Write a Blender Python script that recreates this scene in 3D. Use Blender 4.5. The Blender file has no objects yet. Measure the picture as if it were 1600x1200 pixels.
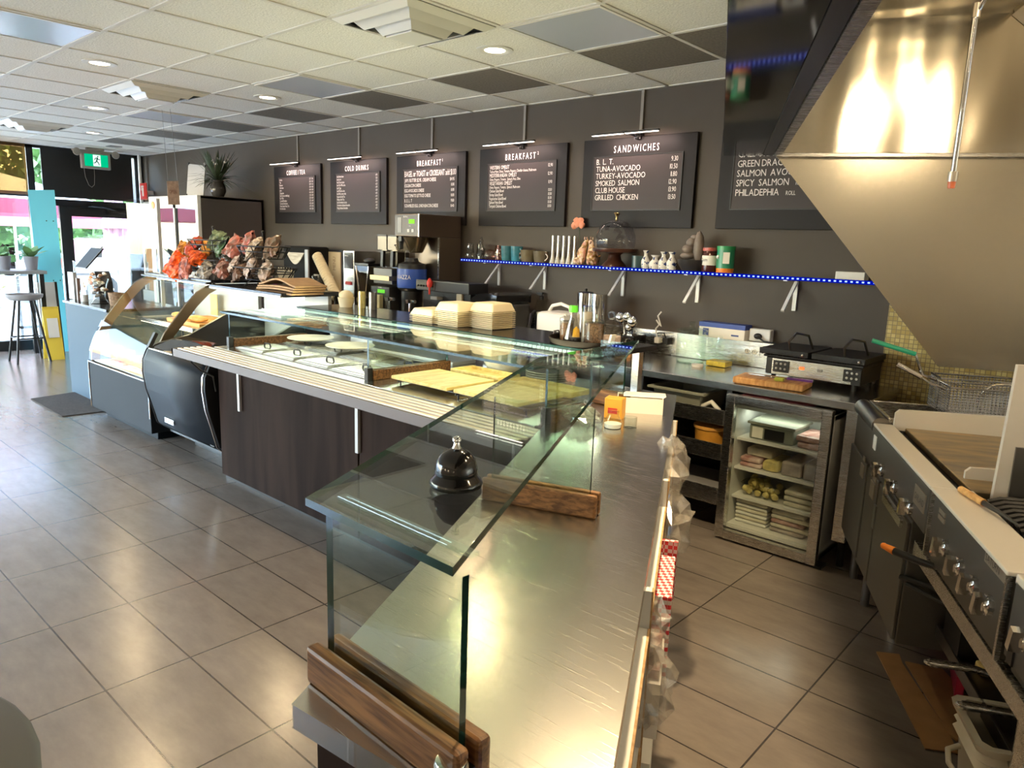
import bpy, math, random
from math import sin, cos, pi, radians, sqrt
from mathutils import Vector, Matrix
random.seed(7)
SC = bpy.context.scene
COL = SC.collection

# ------------------------------------------------------------------ camera
FPX, PIT, ROL, YAW = 1135.891, 0.18984, -0.03437, 0.72947   # focal length in px of a 1600 px wide frame
TH = 0.46188                                                # the kitchen line runs at this angle to the back wall's normal
CAMH = 1.625
_f = Vector((-sin(YAW)*cos(PIT), cos(YAW)*cos(PIT), -sin(PIT)))
_r = Vector((cos(YAW), sin(YAW), 0)); _d = _f.cross(_r)
_r2 = _r*cos(ROL) + _d*sin(ROL); _d2 = _d*cos(ROL) - _r*sin(ROL)
cd = bpy.data.cameras.new('camera'); cam = bpy.data.objects.new('camera', cd); COL.objects.link(cam)
cd.sensor_width = 36; cd.lens = FPX/1600*36; cd.clip_start = .02; cd.clip_end = 300
mw = Matrix.Identity(4)
for i, v in enumerate((_r2, -_d2, -_f)):
    for k in range(3): mw[k][i] = v[k]
mw.translation = (0, 0, CAMH)
cam.matrix_world = mw
SC.camera = cam

# ------------------------------------------------------------------ world, sun, exposure
SC.view_settings.view_transform = 'Standard'; SC.view_settings.look = 'None'
SC.view_settings.gamma = 1; SC.view_settings.use_curve_mapping = False
SC.view_settings.exposure = 0.5
wd = bpy.data.worlds.new('sky'); SC.world = wd; wd.use_nodes = True
nt = wd.node_tree; nt.nodes.clear()
so = nt.nodes.new('ShaderNodeOutputWorld'); sb = nt.nodes.new('ShaderNodeBackground'); sk = nt.nodes.new('ShaderNodeTexSky')
sk.sky_type = 'NISHITA'; sk.sun_disc = False; sk.sun_elevation = radians(48); sk.sun_rotation = radians(200)
sb.inputs[1].default_value = 2.4
nt.links.new(sk.outputs[0], sb.inputs[0]); nt.links.new(sb.outputs[0], so.inputs[0])
sl = bpy.data.lights.new('sun', 'SUN'); sl.energy = 13; sl.angle = .01; sl.color = (.60, .82, 1)
sun = bpy.data.objects.new('sun', sl); COL.objects.link(sun); sun.rotation_euler = (radians(42), 0, radians(25))
cy = SC.cycles
cy.max_bounces = 10; cy.diffuse_bounces = 4; cy.glossy_bounces = 4; cy.transmission_bounces = 4; cy.transparent_max_bounces = 24
cy.caustics_reflective = True; cy.blur_glossy = .5; cy.caustics_refractive = False; cy.sample_clamp_indirect = 6; cy.use_denoising = True

def alight(name, loc, aim, sx, sy, power, col, parent=None, spread=180, shape='RECTANGLE', off=(0, 0, 0)):
    l = bpy.data.lights.new(name, 'AREA'); l.shape = shape; l.size = sx; l.size_y = sy; l.energy = power; l.color = col; l.spread = radians(spread)
    o = bpy.data.objects.new(name, l); COL.objects.link(o)
    d = Vector(aim) - Vector(loc)
    o.rotation_euler = d.to_track_quat('-Z', 'Y').to_euler(); o.location = Vector(loc) - Vector(off); o.parent = parent
    return o

# ------------------------------------------------------------------ mesh builder
class MB:
    def __init__(s): s.v = []; s.f = []; s.m = []; s.s = []
    def add(s, vs, fs, m=0, sm=False):
        b = len(s.v); s.v += [tuple(x) for x in vs]
        for f in fs: s.f.append(tuple(b+i for i in f)); s.m.append(m); s.s.append(sm)
        return s
    def box(s, x0, x1, y0, y1, z0, z1, m=0, faces=None):
        vs = [(x, y, z) for z in (z0, z1) for y in (y0, y1) for x in (x0, x1)]
        fs = [(0, 2, 3, 1), (4, 5, 7, 6), (0, 1, 5, 4), (2, 6, 7, 3), (0, 4, 6, 2), (1, 3, 7, 5)]
        if faces is None: return s.add(vs, fs, m)
        for f, mm in zip(fs, faces): s.add([vs[i] for i in f], [(0, 1, 2, 3)], mm)   # bottom, top, -y, +y, -x, +x
        return s
    def obox(s, c, ax, ay, az, m=0):                       # box from centre and three half vectors
        c, ax, ay, az = map(Vector, (c, ax, ay, az))
        vs = [c+ax*i+ay*j+az*k for k in (-1, 1) for j in (-1, 1) for i in (-1, 1)]
        return s.add(vs, [(0, 2, 3, 1), (4, 5, 7, 6), (0, 1, 5, 4), (2, 6, 7, 3), (0, 4, 6, 2), (1, 3, 7, 5)], m)
    def prism(s, pts, axis, a, b, m=0, mside=None, sm=False):   # 2D polygon extruded along an axis
        def P(p, t): return {'x': (t, p[0], p[1]), 'y': (p[0], t, p[1]), 'z': (p[0], p[1], t)}[axis]
        n = len(pts); vs = [P(p, a) for p in pts]+[P(p, b) for p in pts]
        s.add(vs, [tuple(range(n))[::-1], tuple(range(n, 2*n))], m)
        return s.add(vs, [(i, (i+1) % n, n+(i+1) % n, n+i) for i in range(n)], m if mside is None else mside, sm)
    def strip(s, pts, axis, a, b, m=0, t=0, sm=True):      # open profile extruded along an axis, t thickness handled by solidify
        def P(p, u): return {'x': (u, p[0], p[1]), 'y': (p[0], u, p[1]), 'z': (p[0], p[1], u)}[axis]
        n = len(pts); vs = [P(p, a) for p in pts]+[P(p, b) for p in pts]
        return s.add(vs, [(i, i+1, n+i+1, n+i) for i in range(n-1)], m, sm)
    def lathe(s, prof, c=(0, 0, 0), seg=24, m=0, sm=True, sx=1, sy=1):
        vs = []; fs = []; n = len(prof)
        for k in range(seg):
            a = 2*pi*k/seg
            vs += [(c[0]+r*cos(a)*sx, c[1]+r*sin(a)*sy, c[2]+z) for r, z in prof]
        for k in range(seg):
            for i in range(n-1):
                a, b = k*n+i, ((k+1) % seg)*n+i; fs.append((a, b, b+1, a+1))
        s.add(vs, fs, m, sm)
        for i in (0, n-1):
            if prof[i][0] > 1e-6: s.add([vs[k*n+i] for k in range(seg)], [tuple(range(seg))[::(-1 if i == 0 else 1)]], m)
        return s
    def tube(s, pts, r, seg=8, m=0, closed=False, caps=True):
        pts = [Vector(p) for p in pts]; n = len(pts); rr = r if isinstance(r, (list, tuple)) else [r]*n
        t0 = (pts[1]-pts[0]).normalized(); up = Vector((0, 0, 1)) if abs(t0.z) < .9 else Vector((1, 0, 0))
        nrm = (up-t0*up.dot(t0)).normalized(); vs = []
        for i, p in enumerate(pts):
            if closed: t = pts[(i+1) % n]-pts[i-1]
            else: t = pts[min(i+1, n-1)]-pts[max(i-1, 0)]
            t.normalize(); nrm = (nrm-t*nrm.dot(t)).normalized(); b = t.cross(nrm)
            vs += [p+(nrm*cos(2*pi*k/seg)+b*sin(2*pi*k/seg))*rr[i] for k in range(seg)]
        fs = []
        for i in range(n if closed else n-1):
            j = (i+1) % n
            fs += [(i*seg+k, i*seg+(k+1) % seg, j*seg+(k+1) % seg, j*seg+k) for k in range(seg)]
        s.add(vs, fs, m, True)
        if caps and not closed: s.add(vs[:seg], [tuple(range(seg))[::-1]], m); s.add(vs[-seg:], [tuple(range(seg))], m)
        return s
    def rod(s, a, b, r, seg=10, m=0): return s.tube([a, b], r, seg, m)
    def ball(s, c, r, seg=14, m=0, sc=(1, 1, 1), jit=0):
        vs = []; fs = []; R = max(5, seg//2)
        for i in range(R+1):
            a = pi*i/R
            for k in range(seg):
                b = 2*pi*k/seg; q = r*(1+random.uniform(-jit, jit))
                vs.append((c[0]+q*sin(a)*cos(b)*sc[0], c[1]+q*sin(a)*sin(b)*sc[1], c[2]+q*cos(a)*sc[2]))
        for i in range(R):
            for k in range(seg): fs.append((i*seg+k, (i+1)*seg+k, (i+1)*seg+(k+1) % seg, i*seg+(k+1) % seg))
        return s.add(vs, fs, m, True)
    def leaf(s, base, d, up, L, w, bend=.3, m=0, n=5):
        base, d, up = Vector(base), Vector(d).normalized(), Vector(up); sd = d.cross(up)
        if sd.length < 1e-4: sd = Vector((1, 0, 0))
        sd.normalize(); vs = []
        for i in range(n+1):
            t = i/n; p = base+d*L*t+Vector((0, 0, -1))*bend*L*t*t; ww = w*sin(pi*min(1, t*.92+.06))
            vs += [p-sd*ww/2, p+sd*ww/2]
        return s.add(vs, [(2*i, 2*i+1, 2*i+3, 2*i+2) for i in range(n)], m, True)
    def text(s, st, o, ux, uz, h, sx=.55, m=0, sp=.1, lift=None, italic=0):
        x = 0; o, ux, uz = Vector(o), Vector(ux).normalized(), Vector(uz).normalized()
        for ch in st:
            if ch == ' ': x += .34*h*sx; continue
            vs, fs, w = GL[ch]
            s.add([o+ux*((x+(px+italic*py)*h*sx))+uz*(py*h) for px, py in vs], fs, m)
            x += (w+sp)*h*sx
        return x
def tw(st, h, sx=.55, sp=.1): return sum(.34*h*sx if c == ' ' else (GL[c][2]+sp)*h*sx for c in st)
GL = {}
def glyphs():
    tmp = []
    for ch in "ABCDEFGHIJKLMNOPQRSTUVWXYZabcdefghijklmnopqrstuvwxyz0123456789.,-/$@&'()+:%":
        c = bpy.data.curves.new('g', 'FONT'); c.body = ch; c.size = 1; c.resolution_u = 2
        o = bpy.data.objects.new('g', c); COL.objects.link(o); tmp.append((ch, o, c))
    bpy.context.view_layer.update(); dg = bpy.context.evaluated_depsgraph_get()
    for ch, o, c in tmp:
        e = o.evaluated_get(dg); me = e.to_mesh()
        vs = [(v.co.x/.73, v.co.y/.73) for v in me.vertices]; x0 = min(v[0] for v in vs); x1 = max(v[0] for v in vs)
        GL[ch] = ([(x-x0, y) for x, y in vs], [tuple(p.vertices) for p in me.polygons], x1-x0); e.to_mesh_clear()
    for ch, o, c in tmp: bpy.data.objects.remove(o); bpy.data.curves.remove(c)
glyphs()

BASE = {}
def KW(n, d, z=0): return (n*cos(TH)-d*sin(TH), n*sin(TH)+d*cos(TH), z)
def _mesh(name, mb, mats, base, bev=0, solid=0):
    me = bpy.data.meshes.new(name)
    b = Vector(base); me.from_pydata([Vector(v)-b for v in mb.v], [], mb.f)
    for x in (mats if isinstance(mats, (list, tuple)) else [mats]): me.materials.append(x)
    me.polygons.foreach_set('material_index', mb.m); me.polygons.foreach_set('use_smooth', mb.s)
    me.update()
    if any(mb.s): me.set_sharp_from_angle(angle=radians(50))
    o = bpy.data.objects.new(name, me); COL.objects.link(o)
    if solid:
        q = o.modifiers.new('s', 'SOLIDIFY'); q.thickness = solid; q.offset = 0
    if bev:
        q = o.modifiers.new('b', 'BEVEL'); q.width = bev; q.segments = 2; q.limit_method = 'ANGLE'; q.angle_limit = radians(40)
    return o
def tag(o, label, cat, group=None):
    o['label'] = label; o['category'] = cat
    if group: o['group'] = group
def thing(name, label, cat, loc=(0, 0, 0), k=False, group=None):
    o = bpy.data.objects.new(name, None); COL.objects.link(o); o.empty_display_size = .05
    o.location = KW(*loc) if k else loc; o.rotation_euler.z = TH if k else 0
    tag(o, label, cat, group); BASE[o] = loc
    return o
def part(name, mb, mats, parent, bev=0, solid=0, label=None):
    o = _mesh(name, mb, mats, BASE[parent], bev, solid); o.parent = parent; BASE[o] = BASE[parent]
    if label: o['label'] = label
    return o
def solo(name, mb, mats, label, cat, loc=(0, 0, 0), k=False, group=None, bev=0, solid=0):
    o = _mesh(name, mb, mats, loc, bev, solid); o.location = KW(*loc) if k else loc; o.rotation_euler.z = TH if k else 0
    tag(o, label, cat, group); BASE[o] = loc
    return o
def struct(name, mb, mats, k=False, bev=0, parent=None):
    o = _mesh(name, mb, mats, (0, 0, 0), bev); o.rotation_euler.z = TH if k and not parent else 0
    BASE[o] = (0, 0, 0)
    if parent: o.parent = parent
    else: o['kind'] = 'structure'
    return o
def dup(root, loc, rz=None, label=None, group=None, sc=None):
    r = root.copy(); COL.objects.link(r); r.location = loc
    if rz is not None: r.rotation_euler.z = rz
    if sc: r.scale = sc
    if label: r['label'] = label
    if group: r['group'] = group
    for ch in list(root.children):
        c = ch.copy(); COL.objects.link(c); c.parent = r
        for g in list(ch.children):
            e = g.copy(); COL.objects.link(e); e.parent = c
    return r

# ------------------------------------------------------------------ materials
def new(name):
    m = bpy.data.materials.new(name); m.use_nodes = True; t = m.node_tree; t.nodes.clear()
    o = t.nodes.new('ShaderNodeOutputMaterial')
    return m, t, o
def N(t, kind, **kw):
    n = t.nodes.new(kind)
    for k, v in kw.items():
        if k.startswith('i_'):
            key = k[2:]; n.inputs[int(key) if key.isdigit() else key.replace('_', ' ')].default_value = v
        else: setattr(n, k, v)
    return n
def c4(c): return (c[0], c[1], c[2], 1)
def mat(name, col, rough=.5, metal=0, spec=.5, var=0, vscale=8, stretch=(1, 1, 1), bump=0, bscale=60, rvar=0, emit=None, es=0, coat=0, alpha=1, col2=None):
    m, t, o = new(name); b = N(t, 'ShaderNodeBsdfPrincipled')
    b.inputs['Base Color'].default_value = c4(col); b.inputs['Roughness'].default_value = rough; b.inputs['Metallic'].default_value = metal
    b.inputs['Specular IOR Level'].default_value = spec; b.inputs['Coat Weight'].default_value = coat; b.inputs['Alpha'].default_value = alpha
    if emit: b.inputs['Emission Color'].default_value = c4(emit); b.inputs['Emission Strength'].default_value = es
    L = t.links.new
    if var or bump or rvar:
        tc = N(t, 'ShaderNodeTexCoord'); mp = N(t, 'ShaderNodeMapping'); mp.inputs['Scale'].default_value = stretch; L(tc.outputs['Object'], mp.inputs[0])
    if var or rvar:
        n = N(t, 'ShaderNodeTexNoise', i_Scale=vscale, i_Detail=5.0); L(mp.outputs[0], n.inputs['Vector'])
        if var:
            r = N(t, 'ShaderNodeValToRGB'); r.color_ramp.elements[0].position = .3; r.color_ramp.elements[1].position = .7
            r.color_ramp.elements[0].color = c4([x*(1-var) for x in col]); r.color_ramp.elements[1].color = c4(col2 or [min(1, x*(1+var)) for x in col])
            L(n.outputs[0], r.inputs[0]); L(r.outputs[0], b.inputs['Base Color'])
        if rvar:
            mr = N(t, 'ShaderNodeMapRange'); mr.inputs[3].default_value = max(.02, rough-rvar); mr.inputs[4].default_value = rough+rvar
            L(n.outputs[0], mr.inputs[0]); L(mr.outputs[0], b.inputs['Roughness'])
    if bump:
        n2 = N(t, 'ShaderNodeTexNoise', i_Scale=bscale, i_Detail=4.0); L(mp.outputs[0], n2.inputs['Vector'])
        bp = N(t, 'ShaderNodeBump', i_Strength=bump, i_Distance=.01); L(n2.outputs[0], bp.inputs['Height']); L(bp.outputs[0], b.inputs['Normal'])
    L(b.outputs[0], o.inputs[0])
    return m
def glass(name, tint=(.93, .97, .95), rough=.0, ior=1.45, gcol=(1, 1, 1)):
    m, t, o = new(name); L = t.links.new
    tr = N(t, 'ShaderNodeBsdfTransparent'); tr.inputs[0].default_value = c4(tint)
    g = N(t, 'ShaderNodeBsdfGlossy'); g.inputs['Roughness'].default_value = rough; g.inputs[0].default_value = c4(gcol)
    fr = N(t, 'ShaderNodeFresnel'); ge = N(t, 'ShaderNodeNewGeometry'); mr = N(t, 'ShaderNodeMapRange'); mr.inputs[3].default_value = ior; mr.inputs[4].default_value = 1/ior
    L(ge.outputs['Backfacing'], mr.inputs[0]); L(mr.outputs[0], fr.inputs[0])
    mx = N(t, 'ShaderNodeMixShader'); L(fr.outputs[0], mx.inputs[0]); L(tr.outputs[0], mx.inputs[1]); L(g.outputs[0], mx.inputs[2]); L(mx.outputs[0], o.inputs[0])
    return m
def emi(name, col, s):
    m, t, o = new(name); e = N(t, 'ShaderNodeEmission'); e.inputs[0].default_value = c4(col); e.inputs[1].default_value = s
    t.links.new(e.outputs[0], o.inputs[0]); return m
def wood(name, c1, c2, scale=3, stretch=(1, 12, 12), rough=.45, bump=.1, coat=0, spec=.3):
    m, t, o = new(name); L = t.links.new; b = N(t, 'ShaderNodeBsdfPrincipled', i_Roughness=rough); b.inputs['Coat Weight'].default_value = coat; b.inputs['Specular IOR Level'].default_value = spec
    tc = N(t, 'ShaderNodeTexCoord'); mp = N(t, 'ShaderNodeMapping'); mp.inputs['Scale'].default_value = stretch
    n = N(t, 'ShaderNodeTexNoise', i_Scale=scale, i_Detail=6.0, i_Distortion=.5); r = N(t, 'ShaderNodeValToRGB')
    r.color_ramp.elements[0].position = .36; r.color_ramp.elements[1].position = .64; r.color_ramp.elements[0].color = c4(c1); r.color_ramp.elements[1].color = c4(c2)
    L(tc.outputs['Object'], mp.inputs[0]); L(mp.outputs[0], n.inputs['Vector']); L(n.outputs[0], r.inputs[0]); L(r.outputs[0], b.inputs['Base Color'])
    bp = N(t, 'ShaderNodeBump', i_Strength=bump, i_Distance=.005); L(n.outputs[0], bp.inputs['Height']); L(bp.outputs[0], b.inputs['Normal'])
    L(b.outputs[0], o.inputs[0]); return m
def steel(name, col=(.60, .585, .55), rough=.27, stretch=(2, 60, 60), bump=.012, scale=9, wave=0, wscale=2.0, metal=1.0, scr=0):
    m, t, o = new(name); L = t.links.new; b = N(t, 'ShaderNodeBsdfPrincipled', i_Metallic=metal); b.inputs['Base Color'].default_value = c4(col)
    tc = N(t, 'ShaderNodeTexCoord'); mp = N(t, 'ShaderNodeMapping'); mp.inputs['Scale'].default_value = stretch; L(tc.outputs['Object'], mp.inputs[0])
    n = N(t, 'ShaderNodeTexNoise', i_Scale=scale, i_Detail=6.0, i_Roughness=.7); L(mp.outputs[0], n.inputs['Vector'])
    mr = N(t, 'ShaderNodeMapRange'); mr.inputs[3].default_value = rough*.85; mr.inputs[4].default_value = rough*1.15
    L(n.outputs[0], mr.inputs[0]); L(mr.outputs[0], b.inputs['Roughness'])
    bp = N(t, 'ShaderNodeBump', i_Strength=bump, i_Distance=.002); L(n.outputs[0], bp.inputs['Height'])
    if wave:
        n2 = N(t, 'ShaderNodeTexNoise', i_Scale=wscale, i_Detail=1.0); m2 = N(t, 'ShaderNodeMapping'); m2.inputs['Scale'].default_value = (1, 1, .3); L(tc.outputs['Object'], m2.inputs[0]); L(m2.outputs[0], n2.inputs['Vector'])
        b2 = N(t, 'ShaderNodeBump', i_Strength=wave, i_Distance=.1); L(n2.outputs[0], b2.inputs['Height']); L(b2.outputs[0], bp.inputs['Normal'])
    if scr:
        last = None
        for ang in (.5, 1.3, 2.4):
            m3 = N(t, 'ShaderNodeMapping'); m3.inputs['Rotation'].default_value = (0, 0, ang); m3.inputs['Scale'].default_value = (5, 170, 1); L(tc.outputs['Object'], m3.inputs[0])
            n3 = N(t, 'ShaderNodeTexNoise', i_Scale=1.0, i_Detail=2.0); L(m3.outputs[0], n3.inputs['Vector'])
            r3 = N(t, 'ShaderNodeMapRange'); r3.inputs[1].default_value = .66; r3.inputs[2].default_value = .72; L(n3.outputs[0], r3.inputs[0])
            if last: ad = N(t, 'ShaderNodeMath', operation='MAXIMUM'); L(last, ad.inputs[0]); L(r3.outputs[0], ad.inputs[1]); last = ad.outputs[0]
            else: last = r3.outputs[0]
        b3 = N(t, 'ShaderNodeBump', i_Strength=scr, i_Distance=.003); L(last, b3.inputs['Height']); L(b3.outputs[0], bp.inputs['Normal'])
    L(bp.outputs[0], b.inputs['Normal']); L(b.outputs[0], o.inputs[0]); return m
def bricks(name, c1, c2, mortar, w, hgt, ms, off=(0, 0), rough=.4, plane='xy', bump=.15, var=.25, offset=0, spec=.5, cvar=0):
    m, t, o = new(name); L = t.links.new; b = N(t, 'ShaderNodeBsdfPrincipled', i_Roughness=rough); b.inputs['Specular IOR Level'].default_value = spec
    tc = N(t, 'ShaderNodeTexCoord'); sx = N(t, 'ShaderNodeSeparateXYZ'); cx = N(t, 'ShaderNodeCombineXYZ'); ad = N(t, 'ShaderNodeVectorMath', operation='ADD'); ad.inputs[1].default_value = (off[0], off[1], 0)
    L(tc.outputs['Object'], sx.inputs[0]); ia, ib = {'xy': (0, 1), 'xz': (0, 2), 'yz': (1, 2)}[plane]
    L(sx.outputs[ia], cx.inputs[0]); L(sx.outputs[ib], cx.inputs[1]); L(cx.outputs[0], ad.inputs[0])
    br = N(t, 'ShaderNodeTexBrick', offset=offset, squash=1.0); br.inputs['Scale'].default_value = 1; br.inputs['Brick Width'].default_value = w; br.inputs['Row Height'].default_value = hgt
    br.inputs['Mortar Size'].default_value = ms; br.inputs['Mortar Smooth'].default_value = .1; br.inputs['Color1'].default_value = c4(c1); br.inputs['Color2'].default_value = c4(c2); br.inputs['Mortar'].default_value = c4(mortar)
    br.inputs['Bias'].default_value = 0; L(ad.outputs[0], br.inputs['Vector'])
    n = N(t, 'ShaderNodeTexNoise', i_Scale=5.0, i_Detail=8.0, i_Roughness=.65); mp = N(t, 'ShaderNodeMapping'); mp.inputs['Scale'].default_value = (1, 2.5, 1); L(tc.outputs['Object'], mp.inputs[0]); L(mp.outputs[0], n.inputs['Vector'])
    mr = N(t, 'ShaderNodeMapRange'); mr.inputs[1].default_value = .3; mr.inputs[2].default_value = .7; mr.inputs[3].default_value = 1-var; mr.inputs[4].default_value = 1+var*.4; L(n.outputs[0], mr.inputs[0])
    vm = N(t, 'ShaderNodeVectorMath', operation='SCALE'); L(br.outputs[0], vm.inputs[0]); L(mr.outputs[0], vm.inputs[3]); L(vm.outputs[0], b.inputs['Base Color'])
    iv = N(t, 'ShaderNodeMath', operation='SUBTRACT'); iv.inputs[0].default_value = 1; L(br.outputs[1], iv.inputs[1])
    bp = N(t, 'ShaderNodeBump', i_Strength=bump, i_Distance=.004); L(iv.outputs[0], bp.inputs['Height']); L(bp.outputs[0], b.inputs['Normal'])
    L(b.outputs[0], o.inputs[0]); return m

M = {}
M['wall'] = mat('wall_paint', (.074, .061, .048), .6, spec=.3, bump=.05, bscale=220, var=.06, vscale=2)
M['wallgrey'] = mat('wall_paint_pale', (.5, .48, .45), .6)
M['floor'] = bricks('floor_tile', (.190, .162, .140), (.198, .170, .147), (.045, .038, .034), .61, .305, .0035, (.796, -.804), rough=.22, var=.2, spec=.9)
M['ceil'] = mat('ceiling_tile', (.82, .80, .74), .9, var=.13, vscale=95, bump=.5, bscale=110)
M['tbar'] = mat('ceiling_grid', (.72, .70, .66), .5)
M['dtile'] = mat('dark_ceiling_tile', (.17, .15, .125), .85, var=.25, vscale=70)
M['btile'] = mat('light_lens', (.50, .54, .62), .25)
M['white'] = mat('white_paint', (.75, .74, .70), .4)
M['wplas'] = mat('white_plastic', (.78, .77, .73), .35)
M['cream'] = mat('cream_ceramic', (.83, .80, .66), .25, coat=.3)
M['black'] = mat('black_plastic', (.012, .012, .013), .35)
M['blackm'] = mat('black_metal', (.015, .015, .016), .4, .4)
M['blackg'] = mat('black_gloss', (.008, .008, .009), .07, spec=.6)
M['dark'] = mat('dark_void', (.02, .018, .016), .8)
M['grey'] = mat('grey_plastic', (.25, .25, .25), .4)
M['lgrey'] = mat('light_grey', (.5, .5, .5), .4)
M['steel'] = steel('brushed_steel')
M['steelt'] = steel('steel_counter_top', (.58, .56, .52), .23, (6, 6, 6), .04, 18, scr=.12)
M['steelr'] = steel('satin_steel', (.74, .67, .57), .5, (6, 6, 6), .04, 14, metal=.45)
M['steeld'] = steel('dark_steel', (.22, .21, .20), .33)
M['steelh'] = steel('hood_steel', (.62, .57, .46), .17, (1, 1, 60), .03, 6, .4, 3.2)
M['chrome'] = mat('chrome', (.75, .74, .72), .1, 1)
M['iron'] = mat('cast_iron', (.02, .019, .018), .55, .3, bump=.3, bscale=90)
M['dwood'] = wood('dark_wood_panel', (.012, .007, .006), (.026, .016, .013), 2.2, (3, 1, .35) , .7, .04, spec=.05)
M['oak'] = wood('oak_trim', (.075, .032, .012), (.22, .105, .038), 6, (1.2, 16, 16), .42, .1, .1)
M['oakk'] = wood('oak_edge', (.35, .2, .08), (.55, .36, .18), 6, (2, 9, 9), .5)
M['bamboo'] = wood('bamboo_tray', (.62, .45, .14), (.80, .62, .25), 4, (9, 2, 9), .4, .05)
M['block'] = wood('butcher_block', (.42, .20, .07), (.62, .35, .14), 7, (9, 2, 2), .45)
M['blam'] = mat('black_laminate', (.010, .010, .012), .16, spec=.4)
M['glass'] = glass('clear_glass', (.86, .93, .90))
M['glasst'] = glass('thin_glass', (.93, .95, .94))
M['gedge'] = mat('glass_edge', (.005, .034, .027), .08, spec=.6)
M['glassc'] = glass('acrylic', (.90, .93, .93), .0, 1.18)
M['glassj'] = glass('jar_glass', (.72, .71, .68), .03, 1.65)
M['gedgel'] = mat('glass_edge_light', (.45, .55, .5), .1, emit=(.7, .8, .75), es=0)
M['paper'] = mat('white_paper', (.8, .77, .7), .8)
M['kraft'] = mat('kraft_paper', (.36, .22, .11), .8, var=.15, vscale=20)
M['card'] = mat('cardboard', (.33, .17, .065), .85, var=.12, vscale=12)
M['fiber'] = mat('moulded_fibre', (.74, .64, .44), .8, bump=.1, bscale=150)
M['letter'] = mat('white_lettering', (.80, .74, .70), .6)
M['red'] = mat('red', (.6, .03, .02), .4)
M['orange'] = mat('orange', (.8, .22, .02), .4)
M['green'] = mat('green', (.04, .35, .05), .4)
M['leafd'] = mat('dark_leaf', (.05, .075, .035), .6, var=.4, vscale=9)
M['leafl'] = mat('green_leaf', (.12, .25, .08), .5, var=.3, vscale=6)
# ================================================================== the setting
WB, CH = 4.52, 2.705            # back wall, ceiling height
XF = -11.4                      # shop front
kx0, ky0, _ = KW(1.75, 4.18); kx1, ky1, _ = KW(1.75, -4.0)
fl = MB(); fl.add([(XF-.15, -3.6, 0), (kx1+.3, -3.6, 0), (kx1+.3, WB+.1, 0), (XF-.15, WB+.1, 0)], [(0, 1, 2, 3)])
struct('floor', fl, M['floor'])
ce = MB(); ce.box(XF-.1, kx1+.3, -3.6, WB+.1, CH, CH+.08); struct('ceiling', ce, M['ceil'])
GX = [-2.10-.619*k for k in range(-7, 16)]; GY = [2.86+.605*k for k in range(-10, 3)]
tb = MB()
for x in GX:
    if XF < x < kx1: tb.box(x-.012, x+.012, -3.5, WB, CH-.006, CH)
for y in GY: tb.box(XF, kx1+.2, y-.012, y+.012, CH-.0055, CH)
tb.box(XF, 0, WB-.025, WB, CH-.006, CH)
struct('trim_1', tb, M['tbar'])
w = MB(); w.box(XF-.1, kx0+.05, WB, WB+.1, 0, CH); struct('wall_back', w, M['wall'])
w = MB(); w.box(1.75, 1.85, -4.1, 4.18, 0, CH); struct('wall_right', w, M['wallgrey'], k=True)
w = MB(); w.box(-4.6, kx1+.3, -3.6, -3.5, 0, CH); struct('wall_near', w, M['wallgrey'])
w = MB(); w.box(kx1+.2, kx1+.3, -3.5, ky1, 0, CH); struct('wall_side', w, M['wallgrey'])
tl = MB(); tl.box(-1.18, kx0, WB-.012, WB, .6, 2.1)
struct('trim_2', tl, bricks('mosaic', (.66, .52, .20), (.42, .29, .08), (.26, .19, .09), .024, .024, .002, rough=.25, plane='xz', var=.3))
w = MB(); w.box(XF-.1, -10.2, WB-.035, WB, 0, 2.05); struct('trim_3', w, M['wallgrey'])
b = MB(); b.box(-10.2, -9.4, WB-.02, WB, 0, .1); struct('baseboard_back', b, M['black'])

# shop front
al = mat('dark_aluminium', (.016, .016, .018), .35, .3)
f = MB()
for y0, y1 in ((-3.5, -3.4), (-1.2, -1.12), (1.0, 1.08), (3.05, 3.13), (4.40, 4.52)): f.box(XF-.1, XF, y0, y1, 0, CH)
f.box(XF-.1, XF, -3.5, 3.05, 0, .13); f.box(XF-.1, XF, -3.5, 3.05, 2.03, 2.09); f.box(XF-.1, XF, 3.13, 4.4, 1.93, 2.02); f.box(XF-.1, XF, -3.5, WB, 2.66, CH)
fr = struct('window_1', f, al)
f2 = MB()
for x in (-11.45, -9.2, -6.9, -4.68): f2.box(x, x+.08, -3.6, -3.5, 0, CH)
f2.box(XF, -4.6, -3.6, -3.5, 0, .13); f2.box(XF, -4.6, -3.6, -3.5, 2.6, CH)
fr2 = struct('window_2', f2, al); g = MB(); g.box(XF, -4.6, -3.555, -3.545, .13, 2.6); struct('pane', g, M['glasst'], parent=fr2)
g = MB()
for y0, y1, z0, z1 in ((-3.4, 3.05, .13, 2.03), (-3.4, 3.05, 2.09, 2.66), (3.13, 4.4, 2.02, 2.66), (3.13, 3.40, 0, 1.93)): g.box(XF-.055, XF-.045, y0, y1, z0, z1)
struct('pane', g, M['glasst'], parent=fr)
d = MB(); d.box(XF-.08, XF-.03, 3.40, 3.545, 0, 1.93); d.box(XF-.08, XF-.03, 4.28, 4.40, 0, 1.93); d.box(XF-.08, XF-.03, 3.545, 4.28, 1.80, 1.93); d.box(XF-.08, XF-.03, 3.545, 4.28, 0, .2)
dr = struct('door_1', d, al)
g = MB(); g.box(XF-.06, XF-.05, 3.545, 4.28, .2, 1.80); struct('pane', g, M['glasst'], parent=dr)
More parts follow.
